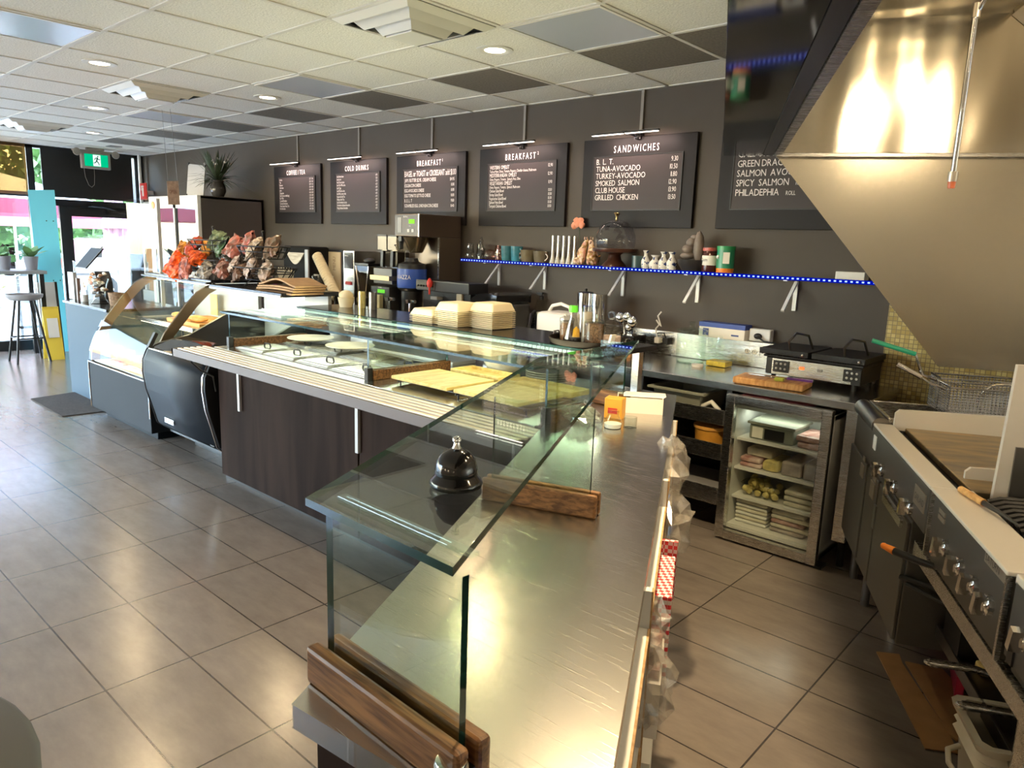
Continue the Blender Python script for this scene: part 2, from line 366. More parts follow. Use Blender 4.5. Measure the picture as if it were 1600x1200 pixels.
g = MB(); g.box(XF-.03, XF+.02, 3.8, 4.28, 1.93, 1.99); g.box(XF-.03, XF+.05, 4.0, 4.3, 1.86, 1.90); g.tube([(XF+.03, 4.1, 1.9), (XF+.16, 3.9, 1.93), (XF+.02, 3.75, 1.94)], .008); struct('door_closer', g, M['blackm'], parent=dr)
g = MB(); g.tube([(XF-.02, 3.5, .8), (XF+.05, 3.5, .82), (XF+.05, 3.5, 1.18), (XF-.02, 3.5, 1.2)], .012); struct('door_handle', g, M['chrome'], parent=dr)
m, t, o = new('sun_shade'); tr = N(t, 'ShaderNodeBsdfTransparent'); tr.inputs[0].default_value = (.62, .46, .26, 1); df = N(t, 'ShaderNodeBsdfDiffuse'); df.inputs[0].default_value = (.25, .15, .08, 1)
mx = N(t, 'ShaderNodeMixShader'); mx.inputs[0].default_value = .35; t.links.new(tr.outputs[0], mx.inputs[1]); t.links.new(df.outputs[0], mx.inputs[2]); t.links.new(mx.outputs[0], o.inputs[0]); M['shade'] = m
s = thing('roller_shade', 'sheer brown roller shade across the top of the street window', 'shade', (XF+.06, 1, 2.66))
q = MB(); q.box(XF+.055, XF+.06, -3.4, 3.03, 2.08, 2.69); part('fabric', q, M['shade'], s)
q = MB(); q.box(XF+.045, XF+.07, -3.4, 3.03, 2.05, 2.085); part('bottom_bar', q, mat('brown_bar', (.22, .10, .05), .5), s)
q = MB(); q.box(XF+.05, XF+.065, 3.20, 4.34, 2.04, 2.655)
solo('blackout_panel', q, M['black'], 'black panel covering the glass above the street door', 'panel', (XF+.05, 3.7, 2.04))
q = MB(); q.tube([(XF+.09, 4.44, .1), (XF+.09, 4.44, 2.7)], .022, 10); solo('conduit_pipe', q, M['white'], 'white vertical pipe in the corner right of the street door', 'pipe', (XF+.09, 4.44, 0))
q = MB(); q.box(-11.2, -10.97, WB-.14, WB-.13, 2.07, 2.30); s = thing('extinguisher_sign', 'red fire extinguisher sign on the wall by the street door', 'sign', (-11.1, WB, 2.07))
part('plate', q, M['red'], s); q = MB(); q.box(-11.115, -11.065, WB-.143, WB-.14, 2.12, 2.24); q.box(-11.15, -11.06, WB-.143, WB-.14, 2.245, 2.265); q.box(-11.15, -11.135, WB-.143, WB-.14, 2.2, 2.25); part('pictogram', q, M['letter'], s)
q = MB(); q.box(-11.1, -11.07, WB-.13, WB-.0, 2.15, 2.2); part('bracket', q, M['white'], s)

# exit sign
s = thing('exit_sign', 'green running man exit sign with two emergency lamps above the door', 'exit sign', (-11.05, 3.77, CH))
hm = mat('sign_grey', (.30, .28, .26), .5)
q = MB(); q.box(-11.085, -11.015, 3.588, 3.948, 2.433, 2.648); q.box(-11.075, -11.025, 3.49, 4.05, 2.648, 2.672); q.box(-11.08, -11.02, 3.66, 3.88, 2.672, CH); part('housing', q, hm, s, .008)
q = MB(); q.box(-11.0145, -11.011, 3.623, 3.913, 2.462, 2.62); part('green_panel', q, emi('exit_green', (.0, .42, .19), 1.0), s)
q = MB(); q.box(-11.0105, -11.009, 3.727, 3.82, 2.468, 2.614); part('white_panel', q, emi('exit_white', (.75, 1, .9), .9), s)
q = MB(); X = -11.0075
def limb(a, b, r): q.tube([(X, 3.727+a[0]*.093, 2.468+a[1]*.146), (X, 3.727+b[0]*.093, 2.468+b[1]*.146)], r*1.16, 6)
q.ball((X, 3.786, 2.595), .0088, 8); limb((.58, .78), (.45, .45), .007); limb((.45, .45), (.25, .3), .005); limb((.25, .3), (.05, .27), .004); limb((.48, .45), (.68, .3), .005); limb((.68, .3), (.78, .1), .004); limb((.56, .72), (.3, .72), .004); limb((.3, .72), (.2, .55), .004); limb((.58, .72), (.75, .58), .004); limb((.75, .58), (.9, .62), .004)
part('running_figure', q, emi('exit_dark', (.0, .10, .06), .5), s)
for y in (3.53, 4.01):
    q = MB(); q.lathe([(0, 0), (.045, 0), (.05, .022), (.04, .055), (.014, .066)], seg=14)
    q.v = [(-10.98-v[2]*.8, y+v[0], 2.635+v[1]) for v in q.v]; part('emergency_lamp', q, hm, s)
q = MB(); q.tube([(-11.05, 3.62, 2.433), (-11.05, 3.63, 2.32), (-11.05, 3.665, 2.215), (-11.05, 3.70, 2.19), (-11.05, 3.735, 2.225), (-11.05, 3.745, 2.34), (-11.05, 3.745, 2.44)], .003, 5); part('cord', q, hm, s)

# hanging paper sign
s = thing('hanging_sign', 'small tan paper sign hung on two wires from the ceiling', 'sign', (-7.2, 3.12, 2.7))
q = MB(); q.add([(-7.2, 3.065, 2.10), (-7.2, 3.175, 2.11), (-7.195, 3.175, 1.89), (-7.195, 3.065, 1.885)], [(0, 1, 2, 3)]); part('paper', q, mat('tan_paper', (.50, .36, .28), .7, var=.2, vscale=30), s, solid=.002)
for a, b in (((-7.2, 3.075, 2.10), (-6.95, 2.95, 2.7)), ((-7.2, 3.165, 2.11), (-6.85, 2.98, 2.7))):
    q = MB(); q.rod(a, b, .0015, 4); part('wire', q, M['grey'], s)
q = MB(); q.text('OPEN', (-7.193, 3.08, 1.99), (0, 1, 0), (0, 0, 1), .035, .6); part('lettering', q, mat('brown_ink', (.25, .12, .08), .7), s)

# ceiling things
def cell(x, y):
    i = min(range(len(GX)), key=lambda k: abs(GX[k]-.31-x)); j = min(range(len(GY)), key=lambda k: abs(GY[k]+.3-y))
    return GX[i]-.619, GX[i], GY[j], GY[j]+.605
dt = [(-2.4, 3.75, 'dark brown ceiling tile nearest the black soffit but one'), (-1.79, 3.75, 'dark brown ceiling tile partly hidden by the black soffit'), (-3.64, 3.75, 'dark brown ceiling tile above the fourth menu board from the left'), (-4.88, 3.75, 'dark brown ceiling tile above the third menu board from the left'),
      (-6.14, 3.75, 'dark brown ceiling tile above the second menu board from the left'), (-7.37, 3.75, 'dark brown ceiling tile above the first menu board'), (-8.6, 3.75, 'dark brown ceiling tile over the tall cooler'), (-9.85, 3.75, 'dark brown ceiling tile farthest away, near the street door')]
for x, y, lb in dt:
    a, b, c, d_ = cell(x, y); q = MB(); q.box(a+.013, b-.013, c+.013, d_-.013, CH-.004, CH)
    solo('ceiling_tile', q, M['dtile'], lb, 'ceiling tile', (a, c, CH-.004), group='dark ceiling tiles')
for x, y, lb in ((-2.4, 3.15, 'unlit blue-grey light panel in the ceiling nearest the camera'), (-4.88, 3.15, 'unlit blue-grey ceiling light panel beyond the big air vent'), (-7.37, 3.15, 'unlit blue-grey ceiling light panel farthest away, by the wires'), (-4.88, 1.3, 'unlit blue-grey ceiling light panel at the upper left edge')):
    a, b, c, d_ = cell(x, y); s = thing('ceiling_light_panel', lb, 'ceiling light', (a, c, CH-.01), group='unlit ceiling light panels')
    q = MB(); q.box(a+.03, b-.03, c+.03, d_-.03, CH-.006, CH-.001); part('lens', q, M['btile'], s)
    q = MB()
    for e in ((a+.012, b-.012, c+.012, c+.03), (a+.012, b-.012, d_-.03, d_-.012), (a+.012, a+.03, c+.03, d_-.03), (b-.03, b-.012, c+.03, d_-.03)): q.box(*e, CH-.01, CH)
    part('frame', q, M['tbar'], s)
def vent(x, y, lb):
    a, b, c, d_ = cell(x, y); cx, cy_ = (a+b)/2, (c+d_)/2
    s = thing('ceiling_vent', lb, 'air vent', (cx, cy_, CH), group='square ceiling air vents')
    q = MB(); q.box(a+.012, b-.012, c+.012, d_-.012, CH-.004, CH, 0); part('backing', q, M['black'], s)
    for h, dz in ((.29, 0), (.215, .02), (.15, .045)):
        q = MB(); o_, i_ = h, h-.04
        p = [(-1, -1), (1, -1), (1, 1), (-1, 1)]
        vs = [(cx+u*o_, cy_+v*o_, CH-.006-dz*.3) for u, v in p]+[(cx+u*i_, cy_+v*i_, CH-.03-dz) for u, v in p]
        q.add(vs, [(k, (k+1) % 4, 4+(k+1) % 4, 4+k) for k in range(4)]); part('vane', q, M['white'], s, solid=.004)
    q = MB(); q.box(cx-.10, cx+.10, cy_-.10, cy_+.10, CH-.082, CH-.07); part('centre_plate', q, M['white'], s, .004)
vent(-3.02, 2.55, 'square white ceiling air vent nearest the camera'); vent(-6.14, 2.55, 'square white ceiling air vent in mid room'); vent(-9.2, 2.55, 'square white ceiling air vent farthest from the camera')
pots = [(-3.06, 3.18, 'round recessed downlight over the serving counter, nearest and brightest'), (-5.56, 3.19, 'round recessed downlight above the snack racks'), (-5.46, 1.93, 'round recessed downlight near the mid room vent'), (-7.43, 2.57, 'round recessed downlight above the pastry case end'), (-9.32, 3.17, 'round recessed downlight farthest away, by the exit sign')]
M['bulb'] = emi('bulb', (1, .82, .55), 14)
p0 = None
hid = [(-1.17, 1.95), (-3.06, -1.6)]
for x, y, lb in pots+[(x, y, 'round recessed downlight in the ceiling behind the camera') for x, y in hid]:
    if p0 is None:
        p0 = s = thing('downlight', lb, 'downlight', (x, y, CH), group='recessed ceiling downlights')
        q = MB(); q.lathe([(.105, 0), (.105, -.006), (.08, -.010), (.066, -.004)], (x, y, CH), 28); part('trim_ring', q, M['white'], s)
        q = MB(); q.lathe([(0, -.006), (.05, -.006), (.065, -.003)], (x, y, CH), 24); part('bulb', q, M['bulb'], s)
        q = MB(); q.lathe([(.10, -.002), (.064, -.003)], (x, y, CH), 24); part('reflector', q, M['chrome'], s)
        alight('downlight_beam', (x, y, CH-.012), (x, y, 0), .1, .1, 8, (1, .74, .42), s, 150, 'DISK', (x, y, CH))
    else:
        r_ = dup(p0, (x, y, CH), label=lb)
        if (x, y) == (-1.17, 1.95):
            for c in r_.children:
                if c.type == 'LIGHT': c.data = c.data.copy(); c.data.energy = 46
q = MB(); q.box(-10.6, -10.45, 3.75, 3.9, CH-.01, CH); solo('small_vent', q, M['grey'], 'small grey slot vent in the ceiling before the exit sign', 'vent', (-10.5, 3.8, CH-.01))

# unseen globe lamps, added behind the camera to fill the room with light
M['globe'] = emi('fill_globe_glow', (1, .80, .52), 5)
def globe(x, y, l):
    s = thing('fill_globe', l, 'fill lamp', (x, y, CH), group='added fill globes behind the camera')
    q = MB(); q.ball((x, y, 1.85), .13, 20); part('globe', q, M['globe'], s)
    q = MB(); q.rod((x, y, 1.98), (x, y, CH), .006, 6); q.lathe([(.05, 0), (.05, -.03), (0, -.035)], (x, y, CH), 16); part('cord', q, M['black'], s)
    pl = bpy.data.lights.new('fill_globe_light', 'POINT'); pl.energy = 170; pl.color = (1, .78, .50); pl.shadow_soft_size = .135
    o = bpy.data.objects.new('fill_globe_light', pl); COL.objects.link(o); o.location = Vector((x, y, 1.85))-Vector((x, y, CH)); o.parent = s
for x, y in ((1.6, -3.0), (-.6, -3.0), (-2.0, -3.0), (-3.6, -3.0)): globe(x, y, 'unseen warm globe lamp added behind the camera as fill light')

# ================================================================== outside the window
q = MB(); q.box(-60, XF-.1, -30, 40, -.3, -.1); struct('ground', q, mat('pavement', (.62, .62, .60), .8, var=.08, vscale=1.5))
lv = mat('tree_leaves', (.10, .20, .05), .6, var=.5, vscale=1.5)
def tree(x, y, z, r, lb):
    s = thing('tree', lb, 'tree', (x, y, -.1), group='trees beyond the car park')
    q = MB(); q.tube([(x, y, -.1), (x+.1, y, z*.6), (x, y+.1, z)], [.2, .15, .08], 8); part('trunk', q, M['dwood'], s)
    q = MB()
    for i in range(1500):
        a, b_, rr = random.uniform(0, 2*pi), random.uniform(-1, 1), r*random.uniform(.55, 1)**.6
        c = Vector((x+rr*cos(a)*sqrt(1-b_*b_), y+rr*sin(a)*sqrt(1-b_*b_), z+rr*b_*.95)); u = Vector((random.uniform(-1, 1), random.uniform(-1, 1), random.uniform(-1, 1))).normalized()*.22; v = u.cross(Vector((random.uniform(-1, 1), random.uniform(-1, 1), random.uniform(-1, 1)))).normalized()*.16
        q.add([c-u, c-v, c+u, c+v], [(0, 1, 2, 3)])
    part('crown', q, lv, s)
for x, y, z, r, lb in ((-26, 3.5, 2.4, 2.4, 'leafy tree beyond the car park, leftmost behind the street window'), (-31.5, 7.6, 3.0, 2.8, 'leafy tree beyond the car park behind the blue board'), (-26, 9.0, 2.4, 2.4, 'leafy tree beyond the car park seen over the parked car'), (-32, 13.8, 3.2, 3.0, 'leafy tree beyond the car park at the right edge of the door glass'), (-32, .9, 3.6, 3.4, 'tall leafy tree beyond the car park far left'), (-38.5, 9, 5, 3.8, 'tallest leafy tree at the back beyond the car park')): tree(x, y, z, r, lb)
# big open parasol
def parasol(x, y, zr, za, R_, lb):
    s = thing('patio_umbrella', lb, 'umbrella', (x, y, -.1), group='open patio umbrellas outside')
    q = MB(); q.lathe([(R_, zr), (R_*.5, zr+(za-zr)*.56), (.03, za)], (x, y, 0), 8, sm=False); part('canopy', q, mat('canopy_white', (.85, .82, .78), .8), s, solid=.01)
    q = MB(); q.lathe([(R_*1.003, zr+.01), (R_*1.003, zr-.2)], (x, y, 0), 8, sm=False); q.f = q.f[:8]; q.m = q.m[:8]; q.s = q.s[:8]; part('valance', q, mat('pink_valance', (.65, .12, .18), .8), s, solid=.006)
    q = MB(); q.rod((x, y, -.1), (x, y, za+.05), .03); part('pole', q, M['lgrey'], s)
    q = MB(); q.lathe([(.3, 0), (.3, .06), (.05, .1)], (x, y, -.1), 16); part('base', q, M['grey'], s)
parasol(-14.6, 2.9, 2.02, 2.62, 2.3, 'open white patio umbrella with pink valance outside the window'); parasol(-20, 5.0, 1.85, 2.3, 2.0, 'farther open white patio umbrella beside the parked car')
s = thing('folded_umbrella', 'closed pink patio umbrella outside the door', 'umbrella', (-12.6, 4.52, -.1))
q = MB(); n = 24
for i in range(9):
    z = 1.02+i*.135; r = .20-.014*i if i < 5 else .16-.018*(i-5); r = max(.05, r)
    q.v += [(-12.6+(r*(1+.22*(k % 2)))*cos(2*pi*k/n)*(.8), 4.52+(r*(1+.22*(k % 2)))*sin(2*pi*k/n), z) for k in range(n)]
for i in range(8):
    for k in range(n): q.f.append((i*n+k, i*n+(k+1) % n, (i+1)*n+(k+1) % n, (i+1)*n+k)); q.m.append(0); q.s.append(False)
part('cloth', q, mat('pink_cloth', (.55, .30, .38), .8), s); q = MB(); q.rod((-12.6, 4.52, -.1), (-12.6, 4.52, 2.2), .022); q.lathe([(.26, 0), (.26, .08), (.04, .12)], (-12.6, 4.52, -.1), 16); part('pole', q, M['lgrey'], s)
q = MB(); q.lathe([(.20, 1.66), (.20, 1.71)], (-12.6, 4.52, 0), 16); part('strap', q, mat('pink_strap', (.6, .35, .42), .8), s)
# parked car
s = thing('parked_car', 'silver car parked across the way outside the street door', 'car', (-19.5, 7.9, -.1))
cp = mat('silver_paint', (.55, .57, .60), .2, .6, coat=.6)
pr = [(5.6, .25), (5.55, .75), (5.9, .95), (6.35, 1.42), (7.0, 1.52), (8.0, 1.50), (8.8, 1.05), (9.9, .9), (10.1, .6), (10.05, .25)]
q = MB(); q.prism(pr, 'x', -20.3, -18.7); part('body', q, cp, s, .06)
q = MB(); q.prism([(6.15, 1.0), (6.5, 1.38), (7.1, 1.45), (7.15, .98)], 'x', -20.31, -18.69); part('rear_window', q, M['blackg'], s)
q = MB(); q.prism([(7.25, .98), (7.2, 1.45), (7.9, 1.43), (8.55, 1.02)], 'x', -20.31, -18.69); part('front_window', q, M['blackg'], s)
for y in (6.35, 9.1):
    q = MB(); q.lathe([(.0, -.1), (.2, -.11), (.33, -.1), (.35, -.05), (.35, .1)], seg=22); q.v = [(-18.72-v[2], y+v[0], .25+v[1]) for v in q.v]; wh = part('wheel', q, M['black'], s)
    q = MB(); q.lathe([(0, -.13), (.06, -.13), (.2, -.115), (.21, -.105)], seg=10, sm=False); q.v = [(-18.72-v[2], y+v[0], .25+v[1]) for v in q.v]; part('rim', q, M['chrome'], wh)
q = MB(); q.box(-18.95, -18.68, 5.54, 5.7, .75, .95); part('tail_light', q, M['red'], s)
# patio fence
s = thing('patio_fence', 'low white patio fence with a metal rail outside the door', 'fence', (-13, 5, -.1))
q = MB(); q.box(-13.02, -12.98, 3.2, 9, .9, .94); q.box(-13.02, -12.98, 3.2, 9, .1, .14); part('rail', q, M['grey'], s)
for i in range(8): q = MB(); q.box(-13.02, -12.98, 3.2+i*.8, 3.24+i*.8, -.1, .9); part('post', q, M['grey'], s)
q = MB(); q.box(-12.97, -12.94, 4.9, 9, .1, .88); part('panel', q, M['white'], s)
s = MB()
for i in range(160):
    a = random.uniform(0, 2*pi); e = random.uniform(.2, 1)
    s.leaf((-12.4+random.uniform(-.12, .12), 2.55+random.uniform(-.15, .15), .5), (cos(a)*.6, sin(a)*.6, e), (0, 0, 1), random.uniform(.7, 1.1), .025, .35)
g_ = thing('planter_grass', 'pale feathery grass in a planter outside the window', 'plant', (-12.4, 2.55, -.1))
part('grass', s, mat('pale_grass', (.55, .55, .30), .8), g_); q = MB(); q.lathe([(.22, 0), (.3, .6), (.27, .6), (.25, .55), (0, .55)], (-12.4, 2.55, -.1), 18); part('planter', q, M['lgrey'], g_)

# ================================================================== by the window
s = thing('bar_table', 'tall grey bar table with black legs at the street window', 'table', (-10.8, 2.3, 0))
q = MB(); q.box(-11.1, -10.5, 1.3, 2.93, 1.06, 1.10); part('tabletop', q, mat('grey_laminate', (.22, .24, .26), .4), s, .004)
for x in (-11.05, -10.58):
    for y in (1.36, 2.85): q = MB(); q.box(x, x+.05, y, y+.05, 0, 1.06); part('leg', q, M['blackm'], s)
def stool(x, y, lb):
    s = thing('bar_stool', lb, 'bar stool', (x, y, 0), group='bar stools at the window')
    q = MB(); q.lathe([(0, 0), (.15, .0), (.19, .03), (.2, .07), (.185, .07), (.16, .05), (0, .035)], (x, y, .76), 24); part('seat', q, mat('grey_seat', (.28, .27, .28), .5), s)
    for a in (45, 135, 225, 315):
        c_, s_ = cos(radians(a)), sin(radians(a)); q = MB(); q.rod((x+c_*.11, y+s_*.11, .77), (x+c_*.25, y+s_*.25, 0), .014, 8); part('leg', q, M['blackm'], s)
    q = MB(); q.tube([(x+.2*cos(radians(a)), y+.2*sin(radians(a)), .3) for a in (45, 135, 225, 315)], .009, 6, closed=True); part('foot_ring', q, M['blackm'], s)
stool(-10.35, 2.62, 'grey bucket bar stool with black legs at the tall window table')
def potted(x, y, z, lb, big):
    s = thing('potted_plant', lb, 'plant', (x, y, z), group='potted plants on the bar table')
    q = MB(); q.lathe([(0, 0), (.06, 0), (.085, .17), (.075, .17), (.07, .15), (0, .15)], (x, y, z), 18); part('pot', q, mat('grey_pot', (.22, .22, .26), .6), s)
    q = MB()
    for i in range(7 if big else 4):
        a = i*2.4; q.leaf((x, y, z+.15), (cos(a)*.7, sin(a)*.7, .9 if i % 2 else .5), (0, 0, 1), .28 if big else .12, .1, .25)
    part('leaves', q, M['leafl'], s)
potted(-10.75, 2.83, 1.10, 'broad leaved green plant in grey pot on the bar table end', True); potted(-10.85, 2.56, 1.10, 'plain grey pot with little greenery left of the leafy plant', False)
q = MB(); q.add([(-11.15, 2.97, 2.1), (-11.08, 3.255, 2.12), (-10.95, 3.24, .0), (-11.0, 2.98, .0)], [(0, 1, 2, 3)])
s = thing('blue_board', 'tall pale blue board leaning beside the street door', 'board', (-11, 3.1, 0)); part('board', q, mat('blue_board', (.16, .62, .80), .35), s, solid=.03)
q = MB()
for z, y in ((1.72, 3.12), (1.72, 3.2), (.95, 3.13), (.95, 3.21)): q.ball((-11.03+(1.72-z)*.06, y, z), .008, 8)
part('screw', q, M['black'], s)
s = thing('framed_board', 'grey board with black edge leaning beside the blue board', 'board', (-10.7, 3.0, 0))
q = MB(); q.obox((-10.75, 2.98, .47), (.02, .0, 0), (0, .10, 0), (-.05, 0, .47)); part('board', q, mat('board_grey', (.45, .45, .47), .5), s); q = MB(); q.obox((-10.74, 3.09, .47), (.03, 0, 0), (0, .012, 0), (-.05, 0, .475)); part('edge', q, M['black'], s)
s = thing('floor_sign', 'yellow and white folding floor sign standing beside the blue board', 'floor sign', (-10.4, 2.92, 0))
for dx, lb in ((.0, 'panel'), (.09, 'panel')):
    q = MB(); q.obox((-10.45+dx, 2.9, .33), (.008, 0, 0), (0, .09, 0), ((.05 if dx == 0 else -.05), 0, .33)); part(lb, q, [M['white'], mat('sign_yellow', (.75, .55, .06), .5)][1 if dx else 1], s)
q = MB(); q.obox((-10.345, 2.9, .4), (.002, 0, 0), (0, .06, 0), (-.018, 0, .12)); part('notice', q, M['white'], s)
q = MB(); q.add([(-7.07, 1.99, .004), (-8.0, 2.0, .004), (-8.12, 2.62, .004), (-7.02, 2.62, .004)], [(3, 2, 1, 0)])
solo('floor_mat', q, mat('mat_brown', (.045, .036, .03), .95, var=.4, vscale=60, bump=.5, bscale=200), 'dark brown floor mat in front of the pastry case end', 'mat', (-7.5, 2.3, 0), solid=.01)
# round table corner close to the camera
s = thing('cafe_table', 'dark round cafe table top at the lower left corner', 'table', (-1.45, -.17, 0))
q = MB(); q.lathe([(0, .71), (.47, .71), (.485, .725), (.47, .74), (0, .74)], (-1.45, -.17, 0), 40); part('tabletop', q, mat('table_dark', (.05, .055, .06), .35), s)
q = MB(); q.rod((-1.45, -.17, 0), (-1.45, -.17, .71), .035); q.lathe([(.24, 0), (.24, .02), (.04, .05)], (-1.45, -.17, 0), 24); part('pedestal', q, M['blackm'], s)
# ================================================================== serving counter along the shop
s = thing('serving_counter', 'long serving counter with dark wood front and steel top', 'counter', (-3.2, 2.7, 0))
for x0, x1 in ((-4.6, -3.066), (-3.054, -1.85)):
    q = MB(); q.box(x0, x1, 2.225, 2.25, .03, .86); part('front_panel', q, M['dwood'], s, .003)
q = MB(); q.box(-4.6, -1.85, 2.25, 3.2, 0.0, .10); q.box(-4.6, -4.57, 2.25, 3.26, .03, .86); q.box(-4.6, -1.9, 3.22, 3.25, .03, .86); part('carcass', q, M['black'], s)
q = MB(); q.box(-4.62, -1.85, 2.215, 3.26, .87, .898); part('worktop', q, M['steelt'], s, .003)
for x in (-4.3, -3.05): q = MB(); q.box(x-.012, x+.012, 2.205, 2.223, .52, .85); q.box(x-.012, x+.012, 2.02, 2.22, .835, .855); part('rail_bracket', q, M['lgrey'], s)
# tray rail
s = thing('tray_rail', 'ribbed steel tray rail along the front of the serving counter', 'tray rail', (-3.2, 2.1, .86))
q = MB(); q.box(-4.72, -1.79, 2.0, 2.213, .857, .885); part('rail_body', q, M['steeld'], s, .004)
q = MB(); q.box(-4.74, -1.72, 1.99, 2.0, .845, .893); q.box(-4.74, -4.72, 1.99, 2.21, .845, .893); part('fascia', q, mat('bronze_fascia', (.085, .06, .05), .45, .3), s)
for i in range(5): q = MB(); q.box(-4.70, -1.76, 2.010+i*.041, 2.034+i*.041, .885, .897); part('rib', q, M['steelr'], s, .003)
# ledge
s = thing('serving_ledge', 'glossy black raised ledge behind the glass of the serving counter', 'ledge', (-3.2, 3.05, .9))
q = MB(); q.box(-4.62, -1.93, 2.83, 3.27, 1.113, 1.14); part('ledge_top', q, M['blam'], s, .003)
for x in (-4.55, -3.06, -1.99): q = MB(); q.box(x-.02, x+.02, 3.17, 3.21, .898, 1.113); part('support', q, M['steel'], s)
M['led'] = emi('led_white', (.86, 1, .80), 3)
q = MB()
for i in range(95): q.box(-4.6+i*.028, -4.6+i*.028+.016, 2.818, 2.829, 1.108, 1.122)
part('led_strip', q, M['led'], s)
alight('led_light', (-3.26, 2.80, 1.10), (-3.26, 2.55, .9), 2.66, .02, 2, (.95, 1, .70), s, 170, off=BASE[s])
alight('led_uplight', (-3.26, 2.79, 1.115), (-3.26, 2.55, 2.7), 2.66, .02, 13, (1, .84, .56), s, 180, off=BASE[s])
# glass guard of the serving counter
s = thing('glass_guard', 'flat glass sneeze guard over the serving counter wells and trays', 'sneeze guard', (-3.2, 2.5, .9))
GL_ = [M['glass'], M['gedge']]
for x0, x1 in ((-4.55, -3.062), (-3.058, -1.88)):
    q = MB(); q.box(x0, x1, 2.23, 2.828, 1.125, 1.137, faces=(0, 0, 1, 1, 1, 1)); part('top_pane', q, GL_, s)
for i, x in enumerate((-4.62, -3.06, -1.855)):
    x_ = x+.07 if i == 0 else x
    q = MB(); q.box(x_-.006, x_+.006, 2.29, 2.85 if i < 2 else 2.60, .935, 1.125, faces=(0, 0, 1, 1, 0, 0)); part('upright_pane', q, GL_, s)
    q = MB(); q.box(x_-.024, x_-.007, 2.31, 2.86 if i < 2 else 2.55, .898, .952); q.box(x_+.007, x_+.024, 2.31, 2.86 if i < 2 else 2.55, .898, .952); part('oak_base', q, M['oak'], s, .004)
    q = MB(); q.box(x_-.016, x_+.016, 2.275, 2.309, .898, .965); part('clip', q, M['black'], s, .003)
# wells
k = 0
lb = ['first', 'second', 'third', 'fourth']
p0 = None
for j, y in enumerate((2.30, 2.60)):
    for i in range(4):
        x = -4.50+i*.355; l = f'steel food pan with lid, {lb[i]} from the pastry case in the {"front" if j == 0 else "back"} row'
        if p0 is None:
            p0 = thing('food_pan', l, 'food pan', (x, y, .898), group='steel food pans in the serving counter')
            q = MB(); q.box(x, x+.335, y, y+.27, .899, .904); part('rim', q, M['steel'], p0, .002)
            q = MB(); q.box(x+.012, x+.323, y+.012, y+.258, .904, .911); q.box(x+.03, x+.305, y+.03, y+.24, .911, .915); part('lid', q, mat('pan_lid', (.72, .72, .68), .22, 1), p0, .003)
            q = MB(); q.tube([(x+.13, y+.135, .914), (x+.14, y+.135, .935), (x+.2, y+.135, .935), (x+.21, y+.135, .914)], .005, 6); part('handle', q, M['black'], p0)
        else: dup(p0, (x, y, .898), label=l)
for x, y, r, l in ((-4.30, 2.74, .155, 'round cream plate lying on a pan lid, the one nearer the pastry case'), (-3.85, 2.74, .155, 'round cream plate lying on a pan lid, the one nearer the glass divider')):
    q = MB(); q.lathe([(0, 0), (r*.6, 0), (r, .016), (r, .02), (r*.62, .006), (0, .006)], (x, y, .938), 36); solo('plate', q, M['cream'], l, 'plate', (x, y, .938), group='plates on pan lids')
q = MB(); q.box(-4.58, -3.12, 2.95, 3.15, .898, .92); solo('cutting_strip', q, M['wplas'], 'long white plastic cutting board behind the food pans', 'cutting board', (-3.9, 3.05, .898), bev=.004)
s = thing('deli_tub', 'white round deli tub behind the pans, left end', 'tub', (-4.42, 3.06, .92)); q = MB(); q.lathe([(0, 0), (.06, 0), (.075, .11), (0, .11)], (-4.42, 3.05, .92), 22); part('tub', q, M['wplas'], s); q = MB(); q.lathe([(0, .112), (.08, .112), (.08, .122), (0, .124)], (-4.42, 3.05, .92), 22); part('lid', q, M['wplas'], s)
q = MB(); q.box(-4.2, -3.95, 2.99, 3.12, .92, .955); solo('foam_tray', q, M['wplas'], 'flat white tray beside the deli tub behind the pans', 'tray', (-4.1, 3.05, .92), bev=.006)
# trays, bowls and plates in the second bay
def wtray(x0, x1, y0, y1, z, l, tilt=0):
    s = thing('serving_tray', l, 'tray', (x0, y0, z), group='bamboo serving trays in the counter')
    q = MB(); q.box(x0+.012, x1-.012, y0+.012, y1-.012, z+.0, z+.008); part('base', q, M['bamboo'], s)
    q = MB()
    for e in ((x0, x1, y0, y0+.012), (x0, x1, y1-.012, y1), (x0, x0+.012, y0+.012, y1-.012), (x1-.012, x1, y0+.012, y1-.012)): q.box(*e, z, z+.026)
    part('rim', q, M['bamboo'], s, .003); s.rotation_euler.z = tilt
def wboard(x0, x1, y0, y1, z, l):
    q = MB(); q.box(x0, x1, y0, y1, z, z+.018); solo('serving_board', q, M['bamboo'], l, 'board', (x0, y0, z), bev=.004, group='flat bamboo boards in the counter')
s = thing('wire_stand', 'low wire stand under the bamboo trays in the serving counter', 'stand', (-2.5, 2.5, .898))
q = MB()
for y in (2.36, 2.52, 2.68): q.rod((-2.9, y, .918), (-2.0, y, .918), .004, 6)
for x in (-2.88, -2.45, -2.02):
    q.rod((x, 2.34, .914), (x, 2.7, .914), .004, 6)
    for y in (2.36, 2.68): q.rod((x, y, .898), (x, y, .916), .004, 6)
part('wire', q, M['black'], s)
wboard(-2.92, -2.50, 2.33, 2.66, .924, 'flat bamboo serving board at the front left of the second bay'); wboard(-2.46, -2.05, 2.335, 2.66, .924, 'flat bamboo serving board at the front right of the second bay')
wtray(-2.86, -2.50, 2.69, 2.86, .924, 'rimmed bamboo tray in front of the bowl stack'); wtray(-2.45, -2.02, 2.68, 2.83, .924, 'rimmed bamboo tray in front of the plate stack')
bp = [(0, 0), (.07, 0), (.10, .03), (.128, .085), (.128, .09), (.122, .09), (.095, .035), (0, .012)]
